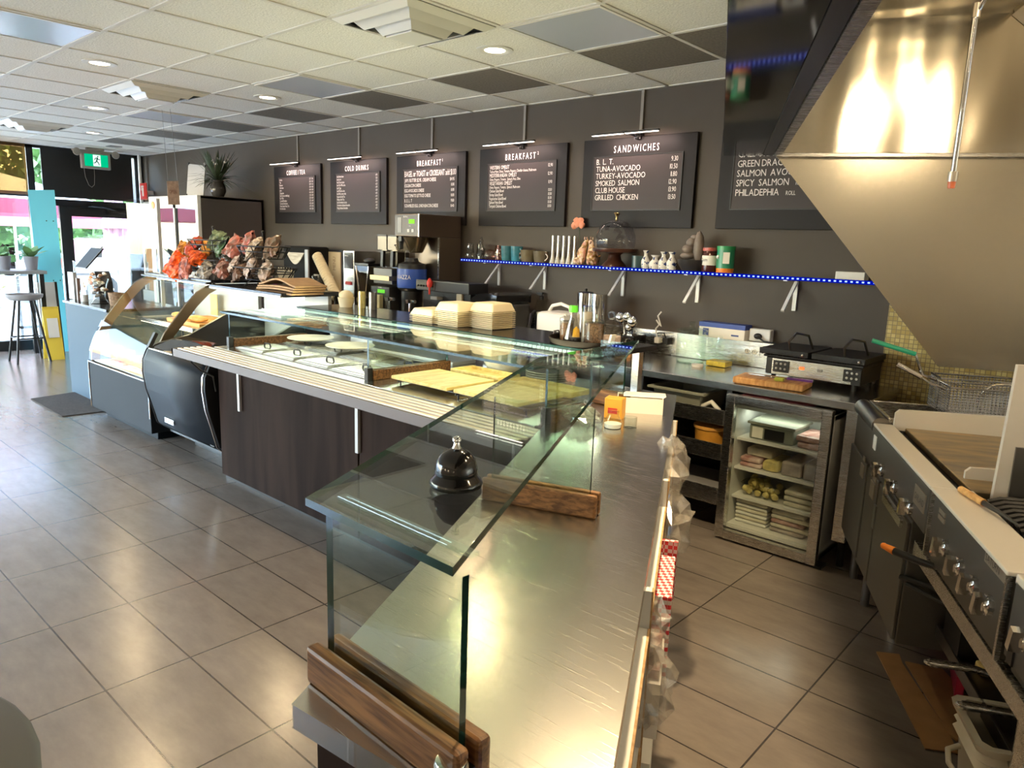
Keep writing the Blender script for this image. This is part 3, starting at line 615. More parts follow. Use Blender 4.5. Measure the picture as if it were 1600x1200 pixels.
bl = ['lowest', 'second lowest', 'third lowest', 'fourth', 'fifth', 'sixth', 'second highest', 'topmost']
p0 = None
for i in range(8):
    z = .9+i*.018; l = f'cream bowl, {bl[i]} of the bowl stack behind the bamboo trays'
    if p0 is None: q = MB(); q.lathe(bp, (0, 0, 0), 34); p0 = solo('bowl', q, M['cream'], l, 'bowl', (0, 0, 0), group='stack of cream bowls'); p0.location = (-2.74, 3.0, z)
    else: dup(p0, (-2.74, 3.0, z), label=l)
p0 = None
for i in range(5):
    z = .9+i*.012; l = f'cream plate, {["bottom", "second", "middle", "fourth", "top"][i]} of the plate stack right of the bowls'
    if p0 is None: q = MB(); q.lathe([(0, 0), (.075, 0), (.125, .018), (.125, .022), (.075, .007), (0, .007)], (0, 0, 0), 34); p0 = solo('stacked_plate', q, M['cream'], l, 'plate', (0, 0, 0), group='stack of cream plates'); p0.location = (-2.42, 3.0, z)
    else: dup(p0, (-2.42, 3.0, z), label=l)

# ------------------------------------------------------------------ clamshell boxes on the ledge
def clam(x0, x1, y0, y1, z0, n, l, lid):
    for i in range(n):
        z = z0+i*.011
        q = MB(); q.box(x0+.014, x1-.014, y0+.014, y1-.014, z, z+.006); q.box(x0, x1, y0, y1, z+.006, z+.0095)
        solo('takeout_box', q, M['fiber'], f'tan fibre takeout box, number {i+1} up from the ledge in the {l} stack', 'takeout box', (x0, y0, z), group=f'takeout boxes in the {l} stack', bev=.002)
    z = z0+n*.011; s = thing('takeout_box', f'tan fibre takeout box with domed lid on top of the {l} stack', 'takeout box', (x0, y0, z), group=f'takeout boxes in the {l} stack')
    q = MB(); a = .02; vs = [(x0, y0, z), (x1, y0, z), (x1, y1, z), (x0, y1, z), (x0+a, y0+a, z+lid), (x1-a, y0+a, z+lid), (x1-a, y1-a, z+lid), (x0+a, y1-a, z+lid)]
    q.add(vs, [(0, 1, 5, 4), (1, 2, 6, 5), (2, 3, 7, 6), (3, 0, 4, 7), (4, 5, 6, 7), (3, 2, 1, 0)]); part('lid', q, M['fiber'], s, .008)
clam(-3.46, -3.25, 2.90, 3.10, 1.14, 4, 'leftmost low', .04); clam(-3.40, -3.20, 3.11, 3.25, 1.14, 6, 'rear left', .05); clam(-3.23, -3.03, 2.90, 3.10, 1.14, 8, 'front middle', .05); clam(-3.02, -2.83, 2.98, 3.18, 1.14, 9, 'rightmost', .05)

# ------------------------------------------------------------------ round tray with condiments
TX, TY = -2.17, 3.02
s = thing('round_tray', 'round black serving tray at the right end of the ledge', 'tray', (TX, TY, 1.14))
q = MB(); q.lathe([(0, 0), (.2, 0), (.21, .004), (.215, .03), (.209, .03), (.203, .007), (0, .006)], (TX, TY, 1.1405), 44); part('tray', q, mat('tray_brown', (.012, .009, .008), .7, spec=.1), s)
for a in (185, 5): q = MB(); q.tube([(TX+.214*cos(radians(a+t)), TY+.214*sin(radians(a+t)), 1.16+h) for t, h in ((-8, 0), (-6, .025), (6, .025), (8, 0))], .004, 6); part('handle', q, M['chrome'], s)
Z = 1.147
def jar(nm, x, y, r, h, l, cont, cm, lid=None, prof=None):
    s = thing(nm, l, 'jar', (x, y, Z)); q = MB(); q.lathe(prof or [(0, 0), (r, 0), (r, h), (r*.97, h)], (x, y, Z), 24); part('glass_body', q, M['glassj'], s)
    q = MB(); q.lathe([(0, .004), (r*.92, .004), (r*.92, cont), (0, cont)], (x, y, Z), 20); part('contents', q, cm, s)
    return s
sug = mat('brown_sugar', (.42, .27, .17), .9, var=.35, vscale=120); pep = mat('peppercorns', (.16, .10, .06), .8, var=.8, vscale=130)
j = jar('sugar_shaker', TX-.12, TY-.05, .036, .10, 'glass jar of brown sugar cubes on the round tray', .085, sug); q = MB(); q.lathe([(0, .10), (.038, .10), (.036, .115), (.015, .125), (.014, .14), (0, .142)], (TX-.12, TY-.05, Z), 20); part('lid', q, M['glasst'], j)
j = thing('oil_bottle', 'conical glass oil bottle with bright green cap on the round tray', 'bottle', (TX-.035, TY-.11, Z)); q = MB(); q.lathe([(0, 0), (.045, 0), (.046, .02), (.017, .13), (.016, .155)], (TX-.035, TY-.11, Z), 24); part('glass_body', q, M['glassj'], j); q = MB(); q.lathe([(0, .003), (.042, .003), (.042, .03), (0, .03)], (TX-.035, TY-.11, Z), 20); part('soy_sauce', q, M['black'], j); q = MB(); q.lathe([(0, .155), (.021, .155), (.023, .17), (.02, .188), (0, .19)], (TX-.035, TY-.11, Z), 20); part('cap', q, mat('lime_green', (.10, .55, .03), .35), j)
q = MB(); q.lathe([(0, .032), (.02, .032), (.016, .07), (0, .085)], (TX-.02, TY-.10, Z), 14); part('oil', q, mat('oil_yellow', (.8, .48, .02), .2), j)
j = jar('frosted_tumbler', TX+.03, TY-.08, .028, .19, 'tall frosted glass tumbler in the middle of the round tray', .16, mat('frost', (.55, .52, .45), .4))
j = jar('pepper_jar', TX+.09, TY-.10, .05, .115, 'glass jar of mixed peppercorns on the round tray', .108, pep); q = MB(); q.lathe([(0, .115), (.052, .115), (.04, .13), (.012, .135), (.014, .155), (0, .16)], (TX+.09, TY-.10, Z), 20); part('lid', q, M['glasst'], j)
j = jar('packet_jar', TX+.14, TY-.03, .055, .10, 'round glass jar of sweetener packets with a glass ring lid on the tray', .05, mat('packets', (.75, .62, .58), .8, var=.3, vscale=70), prof=[(0, 0), (.045, 0), (.062, .03), (.064, .07), (.05, .10)])
q = MB(); q.lathe([(.052, .10), (.04, .125), (.012, .13), (0, .13)], (TX+.14, TY-.03, Z), 20); q.tube([(TX+.14+.018*cos(a*pi/6), TY-.03, Z+.15+.018*sin(a*pi/6)) for a in range(12)], .005, 6, closed=True); part('lid', q, M['glasst'], j)
q = MB(); q.obox((TX+.185, TY-.085, Z+.035), (.006, 0, 0), (0, .018, 0), (.008, 0, .03)); solo('sugar_packet', q, M['paper'], 'single white packet leaning on the packet jar', 'packet', (TX+.19, TY-.08, Z))

# ================================================================== peninsula with the call bell
PL = [(-.934, .548), (-.392, .609), (-1.681, 3.054), (-1.79, 3.26), (-1.848, 3.26), (-1.848, 2.28)]
s = thing('prep_counter', 'angled prep counter with scratched steel top and dark base in the foreground', 'counter', (-1.0, 1.6, 0))
q = MB(); q.prism(PL, 'z', .858, .8995); part('steel_top', q, M['steelt'], s, .004)
U = Vector((-.4663, .8846, 0)); NN = Vector((.8846, .4663, 0)); R0 = Vector((-.392, .609, 0))
def PEN(t, o, z): v = R0+U*t+NN*o; return (v.x, v.y, z)
def pbox(q, t0, t1, o0, o1, z0, z1, m=0):
    vs = [PEN(t, o, z) for z in (z0, z1) for o in (o0, o1) for t in (t0, t1)]
    q.add(vs, [(0, 1, 3, 2), (4, 6, 7, 5), (0, 4, 5, 1), (2, 3, 7, 6), (0, 2, 6, 4), (1, 5, 7, 3)], m)
q = MB(); q.prism([(-.90, .59), (-.86, .595), (-1.70, 2.19), (-1.74, 2.19)], 'z', .02, .858); part('side_panel', q, M['dwood'], s)
q = MB(); q.prism([(-.905, .575), (-.42, .63), (-.43, .65), (-.90, .60)], 'z', .02, .858); part('end_panel', q, M['dwood'], s)
for z in (.10, .43, .74): q = MB(); pbox(q, .03, 2.6, -.42, .012, z, z+.022); pbox(q, .03, 2.6, .012, .017, z-.001, z+.023, 1); part('shelf_board', q, [M['white'], M['oakk']], s)
for t in (.03, .86, 1.7, 2.6): q = MB(); pbox(q, t, t+.022, -.42, .015, .0, .855, 0); pbox(q, t, t+.022, .015, .019, .0, .855, 1); part('divider', q, [M['white'], M['oakk']], s)
# glass guard on the peninsula
s = thing('glass_shelf_guard', 'thick glass shelf on glass uprights over the prep counter, call bell on top', 'sneeze guard', (-1.2, 1.6, .9))
P4 = [(-.985, .612), (-.635, .608), (-1.785, 2.86), (-1.72, 2.07)]
q = MB(); q.prism(P4, 'z', 1.200, 1.213, 0, 1); part('top_pane', q, GL_, s)
def upright(a, b, z0, wid, lab):
    a, b = Vector(a+(0,)), Vector(b+(0,)); u = (b-a).normalized(); n = Vector((-u.y, u.x, 0)); L_ = (b-a).length
    q = MB(); c = (a+b)/2; vs = []
    q.add([tuple(p+n*e+Vector((0, 0, z))) for z in (.93, 1.2) for e in (-.006, .006) for p in (a, b)], [(0, 1, 5, 4), (2, 6, 7, 3)], 0)
    b0 = len(q.v)-8; q.f += [(b0, b0+4, b0+6, b0+2), (b0+1, b0+3, b0+7, b0+5)]; q.m += [1, 1]; q.s += [False, False]
    part('upright_pane', q, GL_, s)
    for e in (-1, 1):
        q = MB(); q.obox(c+n*e*(wid/2+.0075)+Vector((0, 0, .8995+.033)), u*(L_/2+.025), n*(wid/2), Vector((0, 0, .033))); part('oak_base', q, M['oak'], s, .007)
    q = MB(); q.obox(c+Vector((0, 0, .8995+.014)), u*(L_/2+.02), n*.007, Vector((0, 0, .014))); part('slot', q, M['black'], s)
upright((-.945, .63), (-.625, .622), .9, .026, ''); upright((-1.375, 1.468), (-1.098, 1.565), .9, .02, ''); upright((-1.95, 2.80), (-1.81, 2.80), .9, .02, '')
q = MB(); q.obox((-.79, .652, 1.2165), (.155, -.002, 0), (0, .009, 0), (0, 0, .0035)); part('glass_bar', q, [M['glass']], s, .002)
s = thing('call_bell', 'black domed call bell with chrome button on the glass shelf', 'bell', (-.863, .83, 1.213))
q = MB(); q.lathe([(0, .002), (.044, .002), (.046, .008), (.043, .014), (.037, .02), (.034, .026)], (-.863, .83, 1.213), 40); part('base', q, M['blackg'], s)
q = MB(); q.lathe([(.037, .024), (.0375, .03), (.033, .048), (.024, .06), (.012, .067), (0, .069)], (-.863, .83, 1.213), 40); part('dome', q, M['blackg'], s)
q = MB(); q.lathe([(0, .068), (.008, .068), (.006, .073), (.005, .079), (.0075, .081), (.0075, .086), (.004, .089), (0, .09)], (-.863, .83, 1.213), 20); part('button', q, M['chrome'], s)
# small things on the peninsula
s = thing('steel_shaker', 'small steel capped shaker at the near end of the prep counter', 'shaker', (-.612, .592, .9)); q = MB(); q.lathe([(0, 0), (.022, 0), (.022, .035)], (-.612, .590, .9), 24); part('glass_body', q, M['glasst'], s); q = MB(); q.lathe([(.0235, .034), (.0235, .05), (.021, .055), (.016, .054), (0, .052)], (-.612, .590, .9), 28); part('cap', q, M['chrome'], s)
q = MB(); q.obox((-.575, .628, .904), (.03, -.012, 0), (.006, .014, 0), (0, 0, .003)); solo('blue_card', q, mat('blue_plastic', (.02, .12, .7), .3), 'blue plastic strip beside the steel capped shaker', 'plastic strip', (-.57, .63, .9))
s = thing('paper_box', 'open white cardboard box on the far end of the prep counter', 'box', (-1.74, 2.82, .9))
q = MB(); u = Vector((.83, .55, 0)); v = Vector((-.55, .83, 0)); c = Vector((-1.72, 2.80, .8995))
for e in (-1, 1): q.obox(c+v*.055*e+Vector((0, 0, .035)), u*.10, v*.002, Vector((0, 0, .035))); q.obox(c+u*.10*e+Vector((0, 0, .035)), u*.002, v*.055, Vector((0, 0, .035)))
q.obox(c+Vector((0, 0, .003)), u*.10, v*.055, Vector((0, 0, .002))); part('box_body', q, M['paper'], s)
q = MB(); q.obox(c+v*.02+u*.02+Vector((0, 0, .072)), u*.09, v*.04, Vector((0, .01, .002))); part('flap', q, M['paper'], s)
s = thing('glass_shaker', 'squat clear glass shaker beside the white box on the prep counter', 'shaker', (-1.62, 2.44, .9)); q = MB(); q.lathe([(0, 0), (.035, 0), (.04, .02), (.022, .055), (.024, .07), (0, .072)], (-1.62, 2.44, .8995), 20); part('glass_body', q, M['glasst'], s); q = MB(); q.lathe([(0, .003), (.033, .003), (.036, .02), (0, .022)], (-1.62, 2.44, .8995), 18); part('salt', q, M['white'], s)
q = MB(); q.lathe([(0, 0), (.028, 0), (.028, .045), (.026, .045), (.025, .004), (0, .004)], (-1.575, 2.50, .8995), 20); solo('glass_cup', q, M['glasst'], 'small clear glass cup right of the glass shaker', 'glass', (-1.57, 2.5, .9))
q = MB(); q.obox((-1.72, 2.60, .9445), (.038, .012, 0), (-.01, .03, 0), (0, 0, .045)); ob = thing('orange_box', 'orange and yellow food packet between glass shaker and white box', 'packet', (-1.72, 2.6, .9)); part('packet', q, mat('packet_orange', (.75, .36, .04), .5), ob, .004)
q = MB(); q.obox((-1.722+.0105, 2.57, .935), (.02, .0063, 0), (.0004, -.0012, 0), (0, 0, .012)); part('label', q, M['red'], ob)
def bag(nm, c, r, l, mt, sc=(1, 1, 1), rz=0, jit=.22, cat='bag', grp=None, seg=16):
    q = MB(); q.ball((0, 0, 0), r, seg, 0, sc, jit); q.s = [False]*len(q.s)
    o = solo(nm, q, mt, l, cat, (0, 0, 0), group=grp); o.location = c; o.rotation_euler.z = rz; return o
m, t, o = new('clear_film'); tr = N(t, 'ShaderNodeBsdfTransparent'); gg = N(t, 'ShaderNodeBsdfGlossy', i_Roughness=.12); df = N(t, 'ShaderNodeBsdfDiffuse'); df.inputs[0].default_value = (.6, .55, .48, 1)
a1 = N(t, 'ShaderNodeMixShader'); a1.inputs[0].default_value = .4; a2 = N(t, 'ShaderNodeMixShader'); a2.inputs[0].default_value = .45
t.links.new(gg.outputs[0], a1.inputs[1]); t.links.new(df.outputs[0], a1.inputs[2]); t.links.new(tr.outputs[0], a2.inputs[1]); t.links.new(a1.outputs[0], a2.inputs[2]); t.links.new(a2.outputs[0], o.inputs[0]); M['film'] = m
bag('plastic_pouch', (-1.76, 2.40, .935), .075, 'crumpled clear plastic pouch under the far end of the glass shelf', M['film'], (1.2, .8, .5))
for t_, o_, z_, r_, l in ((2.05, .01, .80, .12, 'crumpled clear plastic bag hanging out of the prep shelf, upper one'), (1.9, .03, .62, .12, 'crumpled clear plastic bag hanging out of the prep shelf, below the upper one'), (1.02, .0, .66, .09, 'crumpled clear film sticking out beside the red checked box'), (.88, .03, .60, .09, 'crumpled clear film sticking out nearest the camera')):
    bag('plastic_bag', PEN(t_, o_, z_), r_, l, M['film'], (.6, 1, .9), .3, .34, grp='plastic bags on the prep shelf')
m, t, o = new('gingham'); b_ = N(t, 'ShaderNodeBsdfPrincipled', i_Roughness=.6); ck = N(t, 'ShaderNodeTexChecker', i_Scale=80.0); ck.inputs[1].default_value = (.65, .03, .04, 1); ck.inputs[2].default_value = (.8, .7, .66, 1)
tc = N(t, 'ShaderNodeTexCoord'); t.links.new(tc.outputs['Object'], ck.inputs[0]); t.links.new(ck.outputs[0], b_.inputs[0]); t.links.new(b_.outputs[0], o.inputs[0])
s = thing('checked_box', 'red and white checked paper box in the prep shelf', 'box', PEN(1.2, 0, .452)); q = MB(); pbox(q, 1.16, 1.44, -.25, .06, .452, .70); part('box', q, m, s, .003); q = MB(); pbox(q, 1.455, 1.47, -.25, .065, .55, .74); part('flap', q, m, s)
q = MB(); pbox(q, .90, 1.12, -.3, .05, .453, .60); solo('carton', q, M['paper'], 'plain white carton in the prep shelf next to the red checked box', 'box', PEN(1, 0, .453))
q = MB(); pbox(q, .92, 1.10, -.2, .045, .601, .625); solo('napkin_pack', q, mat('red_print', (.5, .06, .05), .6, var=.6, vscale=30, col2=(.8, .7, .62)), 'red printed packet lying on the white carton', 'packet', PEN(1, 0, .601))
q = MB(); pbox(q, .93, 1.13, -.3, .04, .123, .36); solo('bread_box', q, M['paper'], 'white box on the lowest prep shelf', 'box', PEN(1, 0, .123))

# ================================================================== pastry case and deli case
G1 = [(2.215, .49), (2.225, .6), (2.265, .705), (2.345, .854), (2.435, .965), (2.525, 1.075), (2.62, 1.17), (2.70, 1.215), (2.76, 1.235)]
s = thing('pastry_case', 'curved glass pastry case with black base, the farther of the two', 'display case', (-6.36, 2.7, 0))
q = MB(); q.box(-7.0, -5.72, 2.215, 3.2, .08, .488); q.box(-6.9, -5.82, 2.3, 3.1, 0, .08); part('base', q, mat('case_black', (.010, .013, .018), .6, spec=.12), s, .004)
q = MB()
for a, b in (((-7.0, 2.212, .49), (-5.72, 2.212, .49)), ((-7.0, 2.212, .08), (-7.0, 2.212, .49)), ((-5.722, 2.212, .2), (-5.722, 2.212, .49))): q.rod(a, b, .006, 6)
part('trim', q, M['chrome'], s)
q = MB(); q.strip(G1, 'x', -6.99, -5.74); part('front_glass', q, M['glassc'], s)
brz = mat('bronze_band', (.20, .14, .085), .28, .8)
for x in (-6.97, -5.74):
    band = [(y+.012, z) for y, z in G1]+[(y+.075+.04*i/8, z-.02) for i, (y, z) in reversed(list(enumerate(G1)))]
    q = MB(); q.prism(band, 'x', x-.012, x+.012); part('end_band', q, brz, s)
    q = MB(); q.prism([(y+.09, z) for y, z in G1]+[(3.15, 1.22), (3.15, .5)], 'x', x-.003, x+.003); part('end_glass', q, M['glasst'], s)
q = MB(); q.box(-7.0, -5.72, 2.74, 3.2, 1.235, 1.262); q.box(-7.0, -5.72, 2.70, 2.75, 1.228, 1.245); part('roof', q, M['blam'], s, .004)
q = MB(); q.box(-6.96, -5.75, 3.16, 3.19, .49, 1.235); part('back_wall', q, mat('case_back', (.55, .56, .55), .25), s)
q = MB(); q.box(-6.96, -5.75, 2.25, 3.16, .489, .50); part('deck', q, mat('case_deck', (.7, .66, .55), .35), s)
q = MB(); q.box(-6.93, -5.78, 2.62, 3.14, .86, .868, faces=(0, 0, 1, 1, 1, 1)); part('glass_shelf', q, [M['glasst'], M['cream']], s)
q = MB(); q.box(-6.93, -5.78, 2.60, 2.625, .845, .875); part('shelf_edge', q, M['steel'], s)
tube_m = emi('case_tube', (1, .86, .55), 5)
q = MB(); q.box(-6.9, -5.8, 2.80, 2.83, 1.205, 1.225); q.box(-6.9, -5.8, 2.64, 2.66, .83, .844); part('light_tube', q, tube_m, s)
alight('case_light', (-6.36, 2.82, 1.20), (-6.36, 2.7, .5), 1.1, .05, 3.5, (1, .80, .42), s, 170, off=BASE[s]); alight('case_shelf_light', (-6.36, 2.65, .825), (-6.36, 2.7, .5), 1.1, .03, 3.5, (1, .80, .42), s, 170, off=BASE[s])
# contents
pas = mat('baked_orange', (.72, .32, .06), .55, var=.3, vscale=20); tw_ = mat('orange_board', (.62, .30, .07), .45, var=.2, vscale=9)
def loaf(x, y, z, l, L=.2, w=.07, rz=.2):
    q = MB(); q.ball((0, 0, .028), 1, 16, 0, (L/2, w/2, .028), .03); o = solo('baguette', q, pas, l, 'bread', (0, 0, 0), group='loaves in the pastry case'); o.location = (x, y, z); o.rotation_euler.z = rz
for i, (x, y, l) in enumerate(((-6.65, 2.40, 'wooden board on the case floor under the orange bird dish'), (-6.25, 2.42, 'wooden board on the case floor, middle'), (-5.93, 2.42, 'wooden board on the case floor beside the deli case'))):
    q = MB(); q.box(x-.15, x+.15, y-.08, y+.12, .50, .518); solo('pastry_board', q, tw_, l, 'board', (x, y, .5), bev=.004, group='wooden boards on the pastry case floor')
for x, y, l in ((-6.28, 2.45, 'golden loaf on the middle board of the case floor'), (-5.95, 2.44, 'golden loaf on the board beside the deli case')): loaf(x, y, .518, l)
for x, l in ((-6.3, 'wooden tray on the glass shelf, middle of the pastry case'), (-5.98, 'wooden tray on the glass shelf, deli end of the pastry case')):
    q = MB(); q.box(x-.15, x+.15, 2.68, 3.05, .868, .90); solo('pastry_tray', q, tw_, l, 'tray', (x, 2.8, .868), bev=.004, group='wooden trays on the case shelf')
for x, y, l in ((-6.3, 2.74, 'golden loaf on the middle tray of the case shelf'), (-5.98, 2.74, 'golden loaf on the deli end tray of the case shelf')): loaf(x, y, .90, l, .24, .08)
s = thing('bird_dish', 'red orange bird shaped dish on the pastry case floor', 'dish', (-6.62, 2.38, .518)); q = MB(); q.lathe([(0, 0), (.045, 0), (.075, .05), (.08, .085), (.07, .085), (.06, .05), (0, .02)], (-6.62, 2.38, .518), 20); part('bowl', q, mat('dish_red', (.75, .10, .05), .3), s)
q = MB(); q.ball((-6.70, 2.37, .62), .03, 12); q.ball((-6.54, 2.38, .61), .022, 10); part('head', q, mat('dish_orange', (.85, .25, .06), .3), s)
q = MB(); q.ball((-5.98, 2.55, .57), .05, 14); solo('yellow_fruit', q, mat('lemon', (.8, .5, .03), .4), 'round yellow fruit beside the deli case end of the pastry case', 'fruit', (-5.98, 2.55, .52))
q = MB(); q.box(-6.5, -6.37, 3.10, 3.105, .9, 1.09); solo('price_card', q, mat('yellow_card', (.75, .6, .2), .6), 'yellow card standing at the back of the case shelf', 'card', (-6.43, 3.1, .868))
# deli case
s = thing('deli_case', 'black bow-fronted open deli case between pastry case and serving counter', 'display case', (-5.15, 2.7, 0))
C2 = [(2.265, .17), (2.235, .20), (2.2, .34), (2.165, .47), (2.15, .6), (2.155, .69), (2.19, .765)]
cb = mat('deli_black', (.008, .012, .018), .5, spec=.2)
q = MB(); q.strip(C2, 'x', -5.60, -4.67); part('bow_front', q, cb, s, solid=.02)
q = MB(); q.box(-5.58, -4.69, 2.30, 3.18, .12, .6); q.box(-5.5, -4.75, 2.45, 3.1, 0, .12); part('body', q, M['black'], s)
for x in (-5.62, -4.655):
    q = MB(); q.prism(C2+[(2.24, .80), (2.5, .85), (2.85, 1.02), (3.18, 1.02), (3.18, .17)], 'x', x-.015, x+.015); part('end_cap', q, M['black'], s, .004)
    q = MB(); q.tube([(x, y-.012, z) for y, z in C2]+[(x, 2.22, .80)], .006, 6); part('cap_trim', q, M['chrome'] if x > -5 else M['black'], s)
q = MB(); q.add([(-5.6, 2.2, .75), (-4.67, 2.2, .75), (-4.67, 3.1, .64), (-5.6, 3.1, .64)], [(0, 1, 2, 3)]); part('well', q, mat('well_tan', (.62, .52, .36), .35), s, solid=.01)
q = MB(); q.rod((-5.6, 2.195, .768), (-4.67, 2.195, .768), .012, 8); part('front_rail', q, M['steel'], s)
q = MB(); q.box(-5.6, -4.67, 3.13, 3.16, .64, 1.2); part('back_wall', q, mat('deli_back', (.5, .5, .48), .3), s)
q = MB(); q.box(-5.71, -4.63, 2.72, 3.2, 1.2, 1.232); part('roof', q, M['blam'], s, .004)
q = MB(); q.box(-5.7, -4.63, 2.712, 2.722, 1.198, 1.215); part('roof_trim', q, M['steeld'], s)
q = MB(); q.box(-5.4, -4.7, 2.86, 2.95, 1.17, 1.195); part('light_tube', q, emi('deli_tube', (.85, 1, .85), 3), s)
alight('deli_light', (-5.1, 2.9, 1.165), (-5.1, 2.7, .6), .7, .08, 1.2, (1, .9, .6), s, 170, off=BASE[s])
q = MB(); q.add([(-5.58, 2.205, .78), (-5.0, 2.205, .78), (-5.0, 2.42, .86), (-5.58, 2.42, .86)], [(0, 1, 2, 3)]); part('glass_flap', q, M['glasst'], s)
q = MB(); q.obox((-5.60, 2.215, .83), (.02, 0, 0), (0, .03, .055), (0, .012, -.006)); part('hinge', q, M['black'], s, .003)
q = MB(); q.box(-5.42, -5.27, 2.196, 2.204, .235, .275); o_ = part('badge', q, M['chrome'], s, .008)
q = MB(); q.text('ISA', (-5.37, 2.194, .245), (1, 0, 0), (0, 0, 1), .02, .9); part('lettering', q, M['black'], o_)
q = MB(); q.box(-4.76, -4.70, 2.225, 2.235, .19, .25); part('lock_plate', q, M['blackm'], s)
q = MB(); q.tube([(-4.62, 2.05, .86), (-4.66, 2.08, .80), (-4.66, 2.14, .74), (-4.62, 2.2, .70), (-4.605, 2.21, .60)], .007, 6); solo('hanging_cable', q, M['black'], 'black cord hanging under the left end of the tray rail', 'cord', (-4.62, 2.05, .7))
s = thing('salad_pack', 'clear pack of orange and green salad in the deli case', 'food pack', (-4.95, 2.9, .68)); q = MB(); q.box(-5.1, -4.78, 2.80, 2.98, .675, .70); part('tray', q, M['wplas'], s)
q = MB()
for i in range(40): q.ball((-4.94+random.uniform(-.13, .13), 2.89+random.uniform(-.07, .07), .72+random.uniform(0, .02)), .02, 6, i % 2)
part('salad', q, [M['orange'], M['leafl']], s)

# snack racks on the case roofs
wire = M['blackm']
def rack(x, y, z, l, rx=1.25):
    s = thing('snack_rack', l, 'rack', (x, y, z), group='wire snack racks')
    q = MB(); q.rod((x, y, z+.0), (x, y, z+.41), .005, 6); q.ball((x, y, z+.42), .012, 8); part('post', q, wire, s)
    for zz, r in ((.06, .21), (.22, .17)):
        q = MB()
        for e, rr in ((.0, r*.75), (.05, r*.9), (.09, r)): q.tube([(x+rr*cos(a*pi/12)*rx, y+rr*sin(a*pi/12), z+zz+e) for a in range(24)], .005, 5, closed=True)
        for a in range(16):
            c_, s_ = cos(a*pi/8), sin(a*pi/8); q.tube([(x+c_*r*.1, y+s_*r*.1, z+zz), (x+r*.75*c_*rx, y+r*.75*s_, z+zz), (x+r*c_*rx, y+r*s_, z+zz+.09)], .004, 5)
        part('basket', q, wire, s)
    for a in (45, 135, 225, 315):
        c_, s_ = cos(radians(a)), sin(radians(a)); q = MB(); q.tube([(x+c_*.02, y+s_*.02, z+.07), (x+c_*.1, y+s_*.1, z+.05), (x+c_*.15, y+s_*.13, z+.02), (x+c_*.17, y+s_*.15, z+.003)], .004, 6); part('leg', q, wire, s)
rack(-6.12, 2.97, 1.263, 'black wire snack rack nearer the street door', 1.9); rack(-5.30, 2.97, 1.233, 'black wire snack rack nearer the serving counter', 1.6)
def snack(x, y, z, l, c1, c2, sz=.10, rot=(0, 0, 0)):
    m = mat('snack_'+l[:18].replace(' ', '_'), c1, .35, var=.75, vscale=26, col2=c2, spec=.3)
    q = MB(); vs = []; n = 8
    for i in range(n+1):
        for k in range(n+1):
            u, v = i/n*2-1, k/n*2-1; b = max(0, (1-abs(u)**3)*(1-abs(v)**4))*.04+random.uniform(-.012, .012)
            vs.append((u*sz*.62+random.uniform(-.008, .008), v*sz*.8+random.uniform(-.008, .008), b))
    fs = [(i*(n+1)+k, (i+1)*(n+1)+k, (i+1)*(n+1)+k+1, i*(n+1)+k+1) for i in range(n) for k in range(n)]
    b0 = len(vs); vs += [(p[0], p[1], -p[2]) for p in vs]; fs += [tuple(b0+j for j in f[::-1]) for f in fs]
    q.add(vs, fs, 0, False)
    o = solo('snack_bag', q, m, l, 'snack bag', (0, 0, 0), group='snack bags in the wire racks'); o.location = (x, y, z); o.rotation_euler = rot
R_, O_, K_, T_, W_, G_ = (.45, .03, .02), (.75, .35, .06), (.02, .025, .02), (.45, .25, .16), (.55, .42, .36), (.06, .12, .05)
